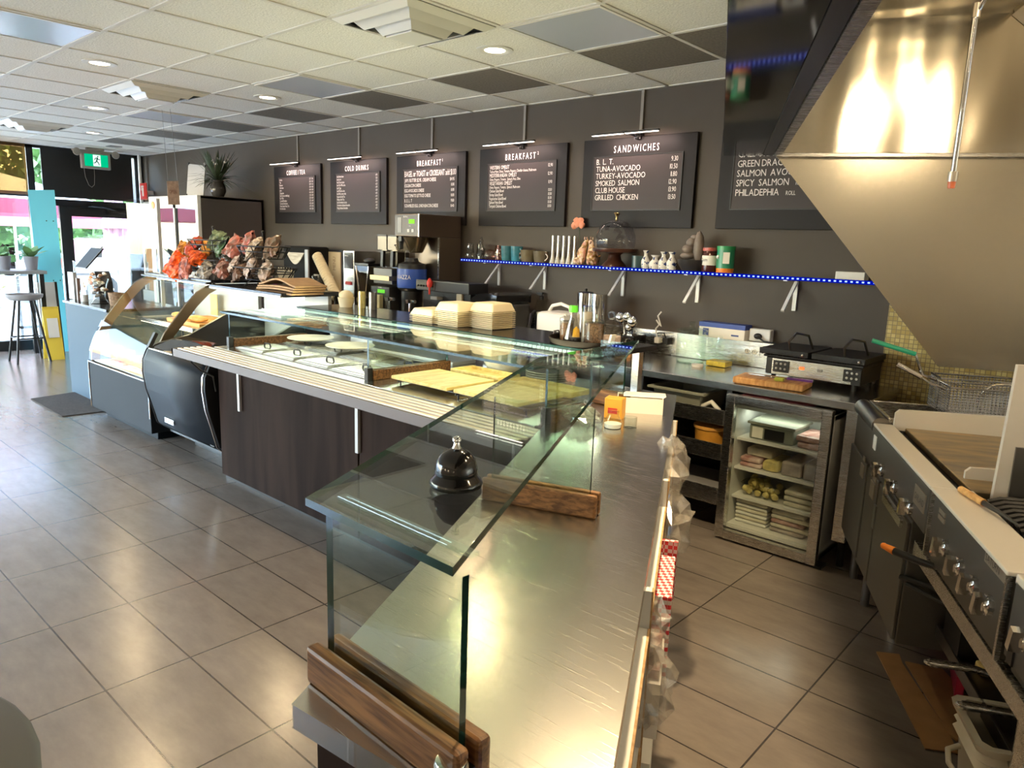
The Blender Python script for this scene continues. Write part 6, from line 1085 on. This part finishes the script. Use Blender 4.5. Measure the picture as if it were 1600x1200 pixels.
# boards, syrups, cups
s = thing('bag_dispenser', 'black panel with a lens shaped tan window behind the snack racks', 'dispenser', (-6.8, 4.2, .9)); q = MB(); q.box(-7.06, -6.56, 4.18, 4.42, .9005, 1.53); part('body', q, mat('matt_black', (.012, .012, .012), .8, spec=.1), s, .02); q = MB(); n = 14; pts = [(-6.98+.34*i/n, 1.47-.005) for i in range(n+1)]+[(-6.98+.34*(1-i/n), 1.465-.12*sin(pi*i/n)) for i in range(1, n)]; q.prism(pts, 'y', 4.17, 4.18); part('window', q, wood('bag_window', (.25, .2, .13), (.5, .42, .3), 5, (1, 2, 8)), s); q = MB(); q.box(-6.62, -6.56, 4.165, 4.18, .95, 1.50); part('side_strip', q, M['grey'], s)
s = thing('napkin_fan', 'fan of cream paper cones in a holder beside the snack rack', 'napkins', (-6.54, 3.92, .9)); q = MB(); n = 20
for i in range(n): a = -1+2*i/(n-1); q.add([(-6.54+a*.06, 3.92, 1.08), (-6.54+a*.06+.012, 3.91, 1.08), (-6.54+a*.16+.014, 3.88, 1.29+.02*(i % 3)), (-6.54+a*.16-.006, 3.90, 1.29+.02*(i % 3))], [(0, 1, 2, 3)])
part('napkins', q, mat('cone_paper', (.72, .66, .52), .8), s, solid=.002); q = MB(); q.lathe([(0, 0), (.06, 0), (.075, .22), (.07, .22), (0, .18)], (-6.54, 3.92, .9005), 20); part('holder', q, M['black'], s)
q = MB(); [q.ball((-6.80+random.uniform(-.05, .05), 3.9+random.uniform(-.03, .03), 1.15+random.uniform(-.04, .05)), .025, 7, 0, (1, 1, 1), .2) for i in range(9)]; q.rod((-6.80, 3.9, 1.14), (-6.80, 3.92, .9005), .006, 5); solo('pink_flowers', q, mat('pinkf', (.55, .12, .30), .6), 'small bunch of pink flowers left of the paper cones', 'flowers', (-6.8, 3.9, .9))
for x0, x1, l in ((-6.60, -6.33, 'tan menu card in a black frame left of the cup stack'), (-6.22, -5.97, 'tan card in a black frame behind the cup stack')):
    s = thing('framed_card', l, 'frame', (x0, 4.3, .9), group='tan cards in black frames'); q = MB(); q.box(x0-.03, x1+.03, 4.42, 4.44, .9005, 1.51); part('frame', q, M['black'], s); q = MB(); q.box(x0, x1-.02, 4.41, 4.42, .95, 1.485); part('card', q, mat('card_tan', (.50, .38, .22), .6), s); q = MB(); q.text('MENU', ((x0+x1)/2+.03, 4.408, 1.30), (0, 0, 1), (-1, 0, 0), .05, .8); part('lettering', q, mat('card_ink', (.22, .13, .07), .6), s)
for i, (x, l) in enumerate(((-6.05, 'clear syrup bottle with white pump, left'), (-5.93, 'clear syrup bottle with white pump, middle'), (-5.82, 'amber syrup bottle with white pump, right'))):
    s = thing('syrup_bottle', l, 'bottle', (x, 3.95, .9), group='syrup bottles with pumps'); q = LA([(0, 0), (.035, 0), (.037, .2), (.014, .27), (.014, .30)], x, 3.95, .9005, 16); part('bottle', q, M['glasst'] if i < 2 else mat('syrup', (.35, .18, .06), .15), s); q = LA([(.017, .295), (.017, .32), (.008, .325), (.008, .37+.03*(i == 1)), (0, .37+.03*(i == 1))], x, 3.95, .9005, 12); q.box(x-.065, x+.012, 3.943, 3.957, 1.265+.03*(i == 1), 1.28+.03*(i == 1)); part('pump', q, M['wplas'], s)
def cups(a, b_, r, n, l, m_, nm):
    a, b_ = Vector(a), Vector(b_); s = thing(nm, l, 'cups', tuple(b_)); d_ = (b_-a); 
    for i in range(n):
        q = MB(); p_ = a+d_*(i/n); t_ = d_.normalized(); q.tube([p_, p_+d_*(1.15/n)], [r*.93, r], 18); part('cup', q, m_, s)
pc = mat('paper_cup', (.72, .62, .42), .7)
cups((-5.99, 3.9, 1.46), (-5.62, 3.86, 1.10), .05, 18, 'leaning stack of cream paper cups by the steel machine', pc, 'paper_cups'); cups((-5.97, 3.87, 1.27), (-5.70, 3.85, 1.03), .045, 12, 'leaning stack of clear grey plastic cups below the paper cups', glass('cup_plastic', (.72, .70, .66)), 'plastic_cups')
q = MB(); q.box(-6.1, -5.58, 3.83, 4.0, .9005, .915); q.box(-5.62, -5.60, 3.83, 4.0, .9005, 1.12); solo('cup_rack', q, M['black'], 'low black rack holding the cup stacks and syrups', 'rack', (-5.8, 3.8, .9)).location
q = MB(); q.lathe([(0, 0), (.045, 0), (.06, .07), (0, .075)], (-4.40, 3.10, 1.1405), 20); q.ball((-4.40, 3.10, 1.225), .052, 14, 0, (1, 1, .7)); solo('paper_cup', q, pc, 'single tan paper cup with domed lid on the ledge', 'cup', (-4.4, 3.1, 1.14))
q = LA([(0, 0), (.028, 0), (.028, .12), (.0, .12)], -4.28, 3.15, 1.1405, 18); solo('gold_tin', q, mat('gold_tin', (.75, .65, .25), .25, .8), 'small gold tin beside the tan paper cup on the ledge', 'tin', (-4.28, 3.15, 1.14))
q = LA([(0, 0), (.03, 0), (.03, .12), (.028, .12), (.027, .005), (0, .005)], -4.18, 3.17, 1.1405, 18); solo('steel_pitcher', q, M['steeld'], 'small dark steel cup right of the gold tin on the ledge', 'cup', (-4.18, 3.17, 1.14))
# ================================================================== hood and soffit (kitchen frame: x = N, y = D)
s = thing('soffit', 'glossy black soffit along the front of the kitchen hood', 'soffit', (.07, 1.5, 2.1), k=True)
q = MB(); q.box(-.025, .165, -1.2, 3.97, 2.10, CH-.002); part('panel', q, mat('soffit_gloss', (.006, .006, .007), .06, spec=.55), s, .002)
q = MB(); q.box(.165, .214, -1.2, 3.93, 2.096, CH-.002); part('fascia', q, mat('soffit_dark', (.015, .015, .016), .25, .3), s, .002)
s = thing('exhaust_hood', 'large stainless exhaust hood with sloping end panel over the cooking line', 'exhaust hood', (1.0, 1.5, 2.1), k=True)
q = MB(); q.box(.216, .226, -1.2, 3.9, 2.09, CH-.002); q.box(.226, .25, -1.2, 3.9, 2.09, 2.10); part('front_lip', q, M['steel'], s)
q = MB(); q.prism([(.226, 2.10), (1.745, 2.10), (1.745, CH-.002), (.226, CH-.002)], 'y', 3.885, 3.90); part('end_wall', q, M['steelh'], s)
q = MB(); q.prism([(.232, 2.085), (1.06, 1.115), (1.745, 1.115), (1.745, 2.085)], 'y', 3.895, 3.905); part('end_panel', q, steel('panel_steel', (.60, .55, .45), .24, (1, 1, 50), .05, 6, .18, 1.6), s)
q = MB(); q.box(.226, 1.745, 3.862, 3.895, 2.082, 2.102); part('drip_rail', q, M['steel'], s, .003)
q = MB(); q.box(.226, 1.745, -1.2, 3.885, CH-.012, CH-.004); part('hood_top', q, M['steelh'], s); q = MB(); q.add([(1.15, -1.2, 2.69), (1.15, 3.88, 2.69), (1.745, 3.88, 2.2), (1.745, -1.2, 2.2)], [(0, 1, 2, 3)]); part('filter_bank', q, M['steelr'], s, solid=.02)
q = MB(); q.box(1.735, 1.748, -1.2, 3.88, .9, 2.2); solo('wall_sheet', q, M['steel'], 'stainless sheet covering the wall behind the cooking line', 'wall sheet', (1.74, 1.5, .9), k=True)
def hood_lamp(n, d):
    s = thing('hood_lamp', 'unseen jar shaped lamp under the top of the exhaust hood', 'hood lamp', (n, d, CH-.012), k=True, group='hood work lamps')
    q = MB(); q.lathe([(.06, 0), (.06, -.03), (.045, -.035)], (n, d, CH-.012), 18); part('fitting', q, M['grey'], s)
    q = MB(); q.lathe([(.045, -.035), (.05, -.06), (.045, -.13), (.02, -.15), (0, -.152)], (n, d, CH-.012), 18); part('glass_jar', q, emi('hood_globe', (1, .80, .50), 8), s)
    pl = bpy.data.lights.new('hood_light', 'POINT'); pl.energy = 40; pl.color = (1, .80, .52); pl.shadow_soft_size = .08
    o = bpy.data.objects.new('hood_light', pl); COL.objects.link(o); o.location = (0, 0, -.09); o.parent = s
hood_lamp(1.15, 1.35); hood_lamp(.95, 2.3)  # first inferred from the end panel's highlight; second added to brighten the ledges
s = thing('drop_pipe', 'thin steel fire suppression pipe hanging from the hood', 'pipe', (.672, 2.6, 1.84), k=True); q = MB(); q.tube([(.672, 2.6, 1.88), (.672, 2.6, 2.34), (.69, 2.58, 2.39), (.75, 2.5, 2.42), (.8, 2.45, 2.68)], .008, 10); part('pipe', q, M['chrome'], s); q = MB(); q.lathe([(.012, 0), (.012, .04)], (.672, 2.6, 2.33), 10); q.lathe([(.014, 0), (.014, .03)], (.672, 2.6, 1.86), 8, sm=False); part('fitting', q, mat('fitting', (.5, .45, .38), .35, .8), s); q = MB(); q.lathe([(0, 0), (.010, 0), (.012, .022), (0, .022)], (.672, 2.6, 1.84), 10); part('nozzle_cap', q, mat('nozzle', (.6, .15, .06), .4), s)

# ================================================================== cooking line
gm = mat('gunmetal_panel', (.15, .14, .125), .42, .7); plate_m = mat('name_plate', (.42, .36, .28), .35, .7)
def knob(s, n, d, z, r=.024):
    q = MB(); q.lathe([(r, 0), (r, .012), (r*.75, .016), (r*.7, .022), (0, .022)], seg=20, sm=True); 
    for k_ in range(12): a = k_*pi/6; q.obox((r*cos(a), r*sin(a), .006), (.003*cos(a), .003*sin(a), 0), (-.003*sin(a), .003*cos(a), 0), (0, 0, .006))
    q.obox((0, 0, .03), (.009, .003, 0), (-.006, .027, 0), (0, 0, .012))
    q.v = [(n-v[2], d+v[0], z+v[1]) for v in q.v]; return part('knob', q, M['chrome'], s)
# fryer
s = thing('deep_fryer', 'floor deep fryer with dark front at the far end of the cooking line', 'fryer', (1.05, 3.7, 0), k=True)
q = MB(); q.box(.735, 1.45, 3.475, 3.90, .22, .87); part('cabinet', q, gm, s, .004); q = MB(); q.box(.722, .735, 3.49, 3.89, .25, .70); dd = part('door', q, gm, s, .003); q = MB(); q.box(.718, .722, 3.53, 3.60, .62, .68); q.box(.718, .722, 3.53, 3.57, .70, .72); part('label', q, plate_m, dd)
q = MB(); q.tube([(.755, 3.47, .885), (.755, 3.90, .885)], .04, 16); part('front_roll', q, M['steeld'], s)
q = MB(); q.box(.78, .795, 3.48, 3.90, .87, .925); q.box(1.43, 1.45, 3.48, 3.90, .87, 1.12); q.box(.795, 1.43, 3.48, 3.495, .87, .925); q.box(.795, 1.43, 3.885, 3.90, .87, .925); part('tank_rim', q, M['steel'], s, .003); q = MB(); q.box(.79, 1.43, 3.495, 3.885, .862, .872); part('oil', q, mat('fry_oil', (.05, .03, .015), .05), s)
for n in (.8, 1.38):
    for d in (3.54, 3.85): q = MB(); q.rod((n, d, 0), (n, d, .22), .02); part('leg', q, M['steeld'], s)
def basket(n0, n1, d0, d1, z0, z1, l, hz, hm, hl):
    s = thing('fry_basket', l, 'fry basket', (n0, d0, z0), k=True, group='wire fry baskets')
    q = MB(); w_ = .0017
    k_ = 12
    for i in range(k_+1):
        z = z0+(z1-z0)*i/k_
        for a, b_ in (((n0, d0), (n1, d0)), ((n0, d1), (n1, d1)), ((n0, d0), (n0, d1)), ((n1, d0), (n1, d1))): q.rod((*a, z), (*b_, z), w_, 4)
    for i in range(24): n = n0+(n1-n0)*i/23; q.rod((n, d0, z0), (n, d0, z1), w_, 4); q.rod((n, d1, z0), (n, d1, z1), w_, 4); q.rod((n, d0, z0), (n, d1, z0), w_, 4)
    for i in range(9): d = d0+(d1-d0)*i/8; q.rod((n0, d, z0), (n0, d, z1), w_, 4); q.rod((n1, d, z0), (n1, d, z1), w_, 4); q.rod((n0, d, z0), (n1, d, z0), w_, 4)
    part('mesh', q, M['chrome'], s); q = MB(); q.tube([(n0, d0, z1), (n1, d0, z1), (n1, d1, z1), (n0, d1, z1)], .005, 6, closed=True); part('rim', q, M['chrome'], s)
    q = MB(); q.tube([(n0, d0+.04, z1-.02), (n0-.06, (d0+d1)/2-.02, z1+.0), (n0-.10, (d0+d1)/2, hz)], .005, 6); q.tube([(n0, d1-.04, z1-.02), (n0-.06, (d0+d1)/2+.02, z1+.0), (n0-.10, (d0+d1)/2, hz)], .005, 6); part('handle_wire', q, M['chrome'], s); q = MB(); q.rod((n0-.10, (d0+d1)/2, hz), (n0-.10-hl, (d0+d1)/2+.02, hz+.05), .011, 10); part('grip', q, hm, s)
grn = mat('green_rubber', (.02, .30, .16), .35)
basket(1.02, 1.36, 3.52, 3.68, .935, 1.075, 'wire fry basket with steel handle, nearer one', 1.10, M['chrome'], .10); basket(1.03, 1.37, 3.71, 3.87, .935, 1.085, 'wire fry basket with long green grip, farther one', 1.18, grn, .19)
s = thing('skimmer', 'round wire mesh skimmer lying across the fry baskets', 'skimmer', (1.25, 3.6, 1.08), k=True); q = MB(); c = (1.24, 3.55); q.tube([(c[0]+.10*cos(a*pi/14), c[1]-.02-.02*cos(a*pi/14), 1.02+.085*sin(a*pi/14)) for a in range(28)], .005, 6, closed=True); part('ring', q, M['chrome'], s); q = MB()
for i in range(17): x = -.094+i*.01175; h_ = .085*sqrt(max(0, 1-(x/.1)**2)); q.rod((c[0]+x, c[1]-.02-.2*x, 1.02-h_), (c[0]+x, c[1]-.02-.2*x, 1.02+h_), .001, 4)
for i in range(13): z = -.078+i*.013; w_ = .1*sqrt(max(0, 1-(z/.085)**2)); q.rod((c[0]-w_, c[1]-.02+.2*w_, 1.02+z), (c[0]+w_, c[1]-.02-.2*w_, 1.02+z), .001, 4)
part('mesh', q, M['chrome'], s); q = MB(); q.rod((c[0]+.10, c[1]-.04, 1.03), (1.5, 3.5, 1.1), .006, 8); part('handle', q, M['chrome'], s)
# griddle
s = thing('griddle', 'steel flat-top griddle with three chrome knobs', 'griddle', (1.1, 3.0, .7), k=True)
q = MB(); q.box(.745, 1.45, 2.545, 3.465, .715, .862); part('body', q, gm, s, .004); q = MB(); q.box(.722, .745, 2.545, 3.465, .735, .888); fp = part('front_panel', q, gm, s, .003); q = MB(); q.box(.718, .722, 2.57, 2.70, .795, .86); pl_ = part('name_plate', q, plate_m, s); q = MB(); q.text('GARLAND', (.7165, 2.685, .815), (0, -1, 0), (0, 0, 1), .024, .75); part('lettering', q, M['black'], pl_); q = MB(); q.box(.718, .722, 3.36, 3.41, .80, .86); part('sticker', q, M['paper'], s)
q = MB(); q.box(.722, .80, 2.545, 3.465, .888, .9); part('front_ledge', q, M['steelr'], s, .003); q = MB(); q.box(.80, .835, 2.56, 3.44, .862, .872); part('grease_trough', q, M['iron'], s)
gt_ = mat('griddle_plate', (.34, .27, .17), .34, .8, var=.45, vscale=4, stretch=(1.5, 6, 1), col2=(.50, .36, .18), bump=.05, bscale=30, rvar=.1); q = MB(); q.box(.845, 1.42, 2.56, 3.44, .872, .895); part('plate', q, gt_, s, .004)
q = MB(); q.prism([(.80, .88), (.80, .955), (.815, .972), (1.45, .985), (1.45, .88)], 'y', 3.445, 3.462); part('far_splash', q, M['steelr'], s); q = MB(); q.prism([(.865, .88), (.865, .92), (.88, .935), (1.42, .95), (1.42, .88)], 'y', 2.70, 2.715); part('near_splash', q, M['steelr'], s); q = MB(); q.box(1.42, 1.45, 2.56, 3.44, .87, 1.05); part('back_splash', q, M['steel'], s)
for d in (3.18, 2.95, 2.72): knob(s, .722, d, .765)
# cabinet under the griddle
s = thing('stand_cabinet', 'dark steel cabinet with door under the griddle', 'cabinet', (1.1, 3.1, 0), k=True)
q = MB(); q.box(.735, 1.4, 2.73, 3.465, .24, .712); part('body', q, gm, s, .003); q = MB(); q.box(.722, .735, 2.74, 3.215, .25, .70); dd = part('door', q, gm, s, .003); q = MB(); q.box(.716, .724, 3.20, 3.235, .50, .60); part('hinge', q, M['steeld'], s); q = MB(); q.box(.722, .735, 3.235, 3.455, .25, .70); part('side_panel', q, gm, s, .003)
q = MB(); q.box(.712, .722, 2.80, 3.10, .66, .69); part('handle', q, M['steel'], dd); q = MB(); q.box(.718, .722, 3.28, 3.36, .60, .67); q.box(.718, .722, 3.27, 3.33, .68, .70); part('label', q, plate_m, s)
for n in (.89, 1.33):
    for d in ((3.32,) if n < 1 else (2.8, 3.32)): q = MB(); q.rod((n, d, 0), (n, d, .24), .03, 16); q.lathe([(0, 0), (.036, 0), (.036, .03), (.03, .06)], (n, d, 0), 16); part('leg', q, M['steel'], s)
# charbroiler
s = thing('charbroiler', 'charbroiler with black iron grate, four chrome knobs and name plate', 'charbroiler', (1.1, 2.2, .68), k=True)
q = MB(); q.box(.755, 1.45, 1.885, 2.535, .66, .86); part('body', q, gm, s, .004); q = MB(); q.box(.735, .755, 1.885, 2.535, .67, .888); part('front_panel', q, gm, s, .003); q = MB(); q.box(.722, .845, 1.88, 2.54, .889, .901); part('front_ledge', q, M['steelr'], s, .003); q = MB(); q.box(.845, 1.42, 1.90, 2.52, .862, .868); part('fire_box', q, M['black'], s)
q = MB()
for i in range(16): d = 1.93+i*.037; q.tube([(.87, d, .885), (.90, d, .897), (1.0, d, .90), (1.4, d, .912)], .010, 6)
for n in (.93, 1.15, 1.36): q.rod((n, 1.92, .882), (n, 2.5, .882), .008, 6)
part('grate', q, M['iron'], s)
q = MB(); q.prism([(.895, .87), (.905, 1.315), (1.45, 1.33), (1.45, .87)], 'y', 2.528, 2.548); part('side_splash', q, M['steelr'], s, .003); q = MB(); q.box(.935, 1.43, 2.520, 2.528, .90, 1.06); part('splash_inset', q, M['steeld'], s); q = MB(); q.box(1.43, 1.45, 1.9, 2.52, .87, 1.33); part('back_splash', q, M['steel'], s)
for d in (2.35, 2.21, 2.09, 1.975): knob(s, .735, d, .768)
q = MB(); q.prism([(1.90, .858), (2.045, .858), (2.045, .895-.005), (2.0, .89), (1.99, .905-.012), (1.955, .905-.012), (1.945, .89), (1.90, .89)], 'x', .729, .735); pl_ = part('name_plate', q, plate_m, s); q = MB(); q.text('SATURN', (.7275, 2.035, .866), (0, -1, 0), (0, 0, 1), .020, .95); part('lettering', q, M['black'], pl_)
q = MB(); q.box(.731, .735, 2.40, 2.46, .845, .86); q.box(.731, .735, 2.40, 2.46, .825, .84); part('sticker', q, plate_m, s); q = MB(); q.box(.725, .737, 2.528, 2.54, .67, .885); part('edge_strip', q, M['steel'], s); q = MB(); q.box(.725, .737, 1.88, 1.892, .67, .885); part('edge_strip', q, M['steel'], s)
s = thing('basting_brush', 'wooden handled basting brush lying on the charbroiler ledge', 'brush', (.83, 2.42, .901), k=True); q = MB(); q.rod((.797, 2.505, .912), (.822, 2.375, .914), .011, 12); part('handle', q, wood('brush_wood', (.45, .22, .07), (.68, .40, .15), 9, (4, 4, 4)), s); q = MB(); q.tube([(.822, 2.375, .914), (.84, 2.27, .916), (.855, 2.19, .913)], [.009, .006, .003], 8); part('bristle_shaft', q, M['black'], s)
# next range
s = thing('gas_range', 'gas range at the lower right edge, with single chrome knob in view', 'range', (1.1, 1.5, .66), k=True)
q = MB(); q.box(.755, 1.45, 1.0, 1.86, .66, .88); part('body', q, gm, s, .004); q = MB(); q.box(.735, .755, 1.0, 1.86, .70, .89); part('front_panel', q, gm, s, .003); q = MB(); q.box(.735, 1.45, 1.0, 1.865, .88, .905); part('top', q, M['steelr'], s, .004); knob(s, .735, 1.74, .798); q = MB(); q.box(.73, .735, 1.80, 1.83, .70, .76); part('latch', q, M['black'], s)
# stand under the charbroiler
s = thing('equipment_stand', 'steel equipment stand with undershelf below the charbroiler', 'stand', (1.1, 2.3, 0), k=True)
q = MB(); q.box(.745, 1.45, .98, 2.70, .638, .656); q.box(.74, .752, .98, 2.70, .60, .656); part('top', q, M['steel'], s, .003); q = MB(); q.box(.86, 1.42, .98, 2.72, .32, .332); q.box(.855, .865, .98, 2.72, .30, .345); part('undershelf', q, M['steeld'], s, .002)
for n in (.86, 1.38):
    for d in ((1.02, 1.95) if n < 1 else (1.02, 1.97, 2.66)): q = MB(); q.rod((n, d, 0.0), (n, d, .638), .03, 16); part('leg', q, M['steel'], s)
s = thing('turner', 'spatula with black shaft and orange tipped handle on the stand ledge', 'spatula', (.66, 2.5, .66), k=True); q = MB(); q.tube([(.613, 2.559, .672), (.64, 2.53, .669)], [.010, .014], 10); q.ball((.613, 2.559, .672), .011, 10); part('handle_tip', q, M['orange'], s); q = MB(); q.tube([(.64, 2.53, .669), (.70, 2.47, .668), (.80, 2.40, .668)], [.013, .012, .008], 10); part('shaft', q, M['black'], s)
s = thing('grill_press', 'black tongs lying on the stand edge under the charbroiler knobs', 'tongs', (.8, 2.7, .35), k=True); q = MB(); q.tube([(.72, 2.73, .50), (.80, 2.67, .505), (.9, 2.58, .49)], .010, 8); q.tube([(.74, 2.71, .485), (.85, 2.6, .47)], .008, 8); part('arms', q, M['black'], s); q = MB(); q.rod((.865, 2.58, .475), (.885, 2.62, .51), .012, 8); part('ring', q, M['chrome'], s); q = MB(); q.box(.86, 1.2, 2.5, 2.66, .333, .47); part('holder', q, M['black'], s)
def pan(n, d, l, r=.11):
    s = thing('frying_pan', l, 'pan', (n, d, .333), k=True, group='pans on the undershelf'); q = MB(); q.lathe([(0, 0), (r*.75, 0), (r, .04), (r*.97, .04), (r*.72, .006), (0, .006)], (n, d, .333), 28); part('bowl', q, M['iron'], s); q = MB(); q.tube([(n-r, d, .37), (n-r-.08, d+.02, .375), (n-r-.20, d+.035, .365)], [.010, .012, .014], 8); q.tube([(n-r-.20+.012*cos(a*pi/5), d+.035+.012*sin(a*pi/5), .365) for a in range(10)], .005, 6, closed=True); part('handle', q, M['steel'], s)
pan(1.06, 2.36, 'frying pan on the undershelf, handle sticking out over the cardboard'); pan(1.09, 2.14, 'frying pan on the undershelf, handle nearer the white bucket')
q = MB(); q.box(.90, 1.1, 2.41, 2.47, .335, .365); solo('wood_spoon', q, M['bamboo'], 'flat wooden paddle on the undershelf beside the pans', 'paddle', (1, 2.44, .335), k=True, bev=.01)
q = MB(); q.obox((1.05, 3.07, .05), (.012, -.01, 0), (.05, .24, 0), (0, 0, .05)); solo('red_tray', q, mat('red_tray', (.45, .02, .06), .4), 'dark red plastic tray standing on the floor under the cooking line', 'tray', (.98, 3.05, 0), k=True, bev=.004)
s = thing('floor_carton', 'printed brown carton on the floor under the cooking line', 'box', (1.1, 3.55, 0), k=True); q = MB(); q.obox((1.13, 3.6, .08), (.08, -.05, 0), (.07, .2, 0), (0, 0, .08)); part('box', q, mat('carton_print', (.30, .22, .14), .8, var=.5, vscale=14), s, .003)
s = thing('white_bucket', 'white ribbed plastic caddy with handle at the lower right corner', 'caddy', (.85, 2.13, 0), k=True); wb = mat('bucket_white', (.62, .57, .45), .4)
def ring(n0, n1, d0, d1, z, r=.02): return [(n0+r, d0, z), (n1-r, d0, z), (n1, d0+r, z), (n1, d1-r, z), (n1-r, d1, z), (n0+r, d1, z), (n0, d1-r, z), (n0, d0+r, z)]
q = MB(); lv_ = [ring(.82, .94, 2.05, 2.22, 0), ring(.80, .96, 2.03, 2.24, .25), ring(.785, .975, 2.015, 2.255, .265), ring(.80, .96, 2.03, 2.24, .28), ring(.785, .975, 2.015, 2.255, .295), ring(.80, .96, 2.03, 2.24, .31), ring(.78, .98, 2.01, 2.26, .325), ring(.775, .985, 2.005, 2.265, .345), ring(.795, .965, 2.025, 2.245, .345), ring(.83, .93, 2.06, 2.21, .02)]
q.v = [p for r in lv_ for p in r]
for i in range(len(lv_)-1):
    for k in range(8): q.f.append((i*8+k, i*8+(k+1) % 8, (i+1)*8+(k+1) % 8, (i+1)*8+k)); q.m.append(0); q.s.append(True)
q.f += [tuple(range(7, -1, -1)), tuple(range(72, 80))]; q.m += [0, 0]; q.s += [False, False]; part('body', q, wb, s)
q = MB(); q.tube([(.80, 2.20, .22), (.765, 2.18, .215), (.755, 2.13, .205), (.765, 2.09, .20), (.80, 2.07, .20)], .008, 8); part('handle', q, wb, s)
# cardboard on the floor
s = thing('cardboard_sheet', 'flattened brown cardboard box lying on the kitchen floor', 'cardboard', (.85, 2.8, 0), k=True)
q = MB(); q.prism([(.768, 3.091), (.857, 3.101), (.853, 3.03), (.906, 2.575), (.906, 2.489), (.804, 2.482)], 'z', .004, .009); part('flap', q, M['card'], s); q = MB(); q.prism([(.867, 3.046), (1.0, 3.03), (1.10, 2.62), (.92, 2.56), (.905, 2.585)], 'z', .004, .011); part('panel', q, M['card'], s)
# view_layer done
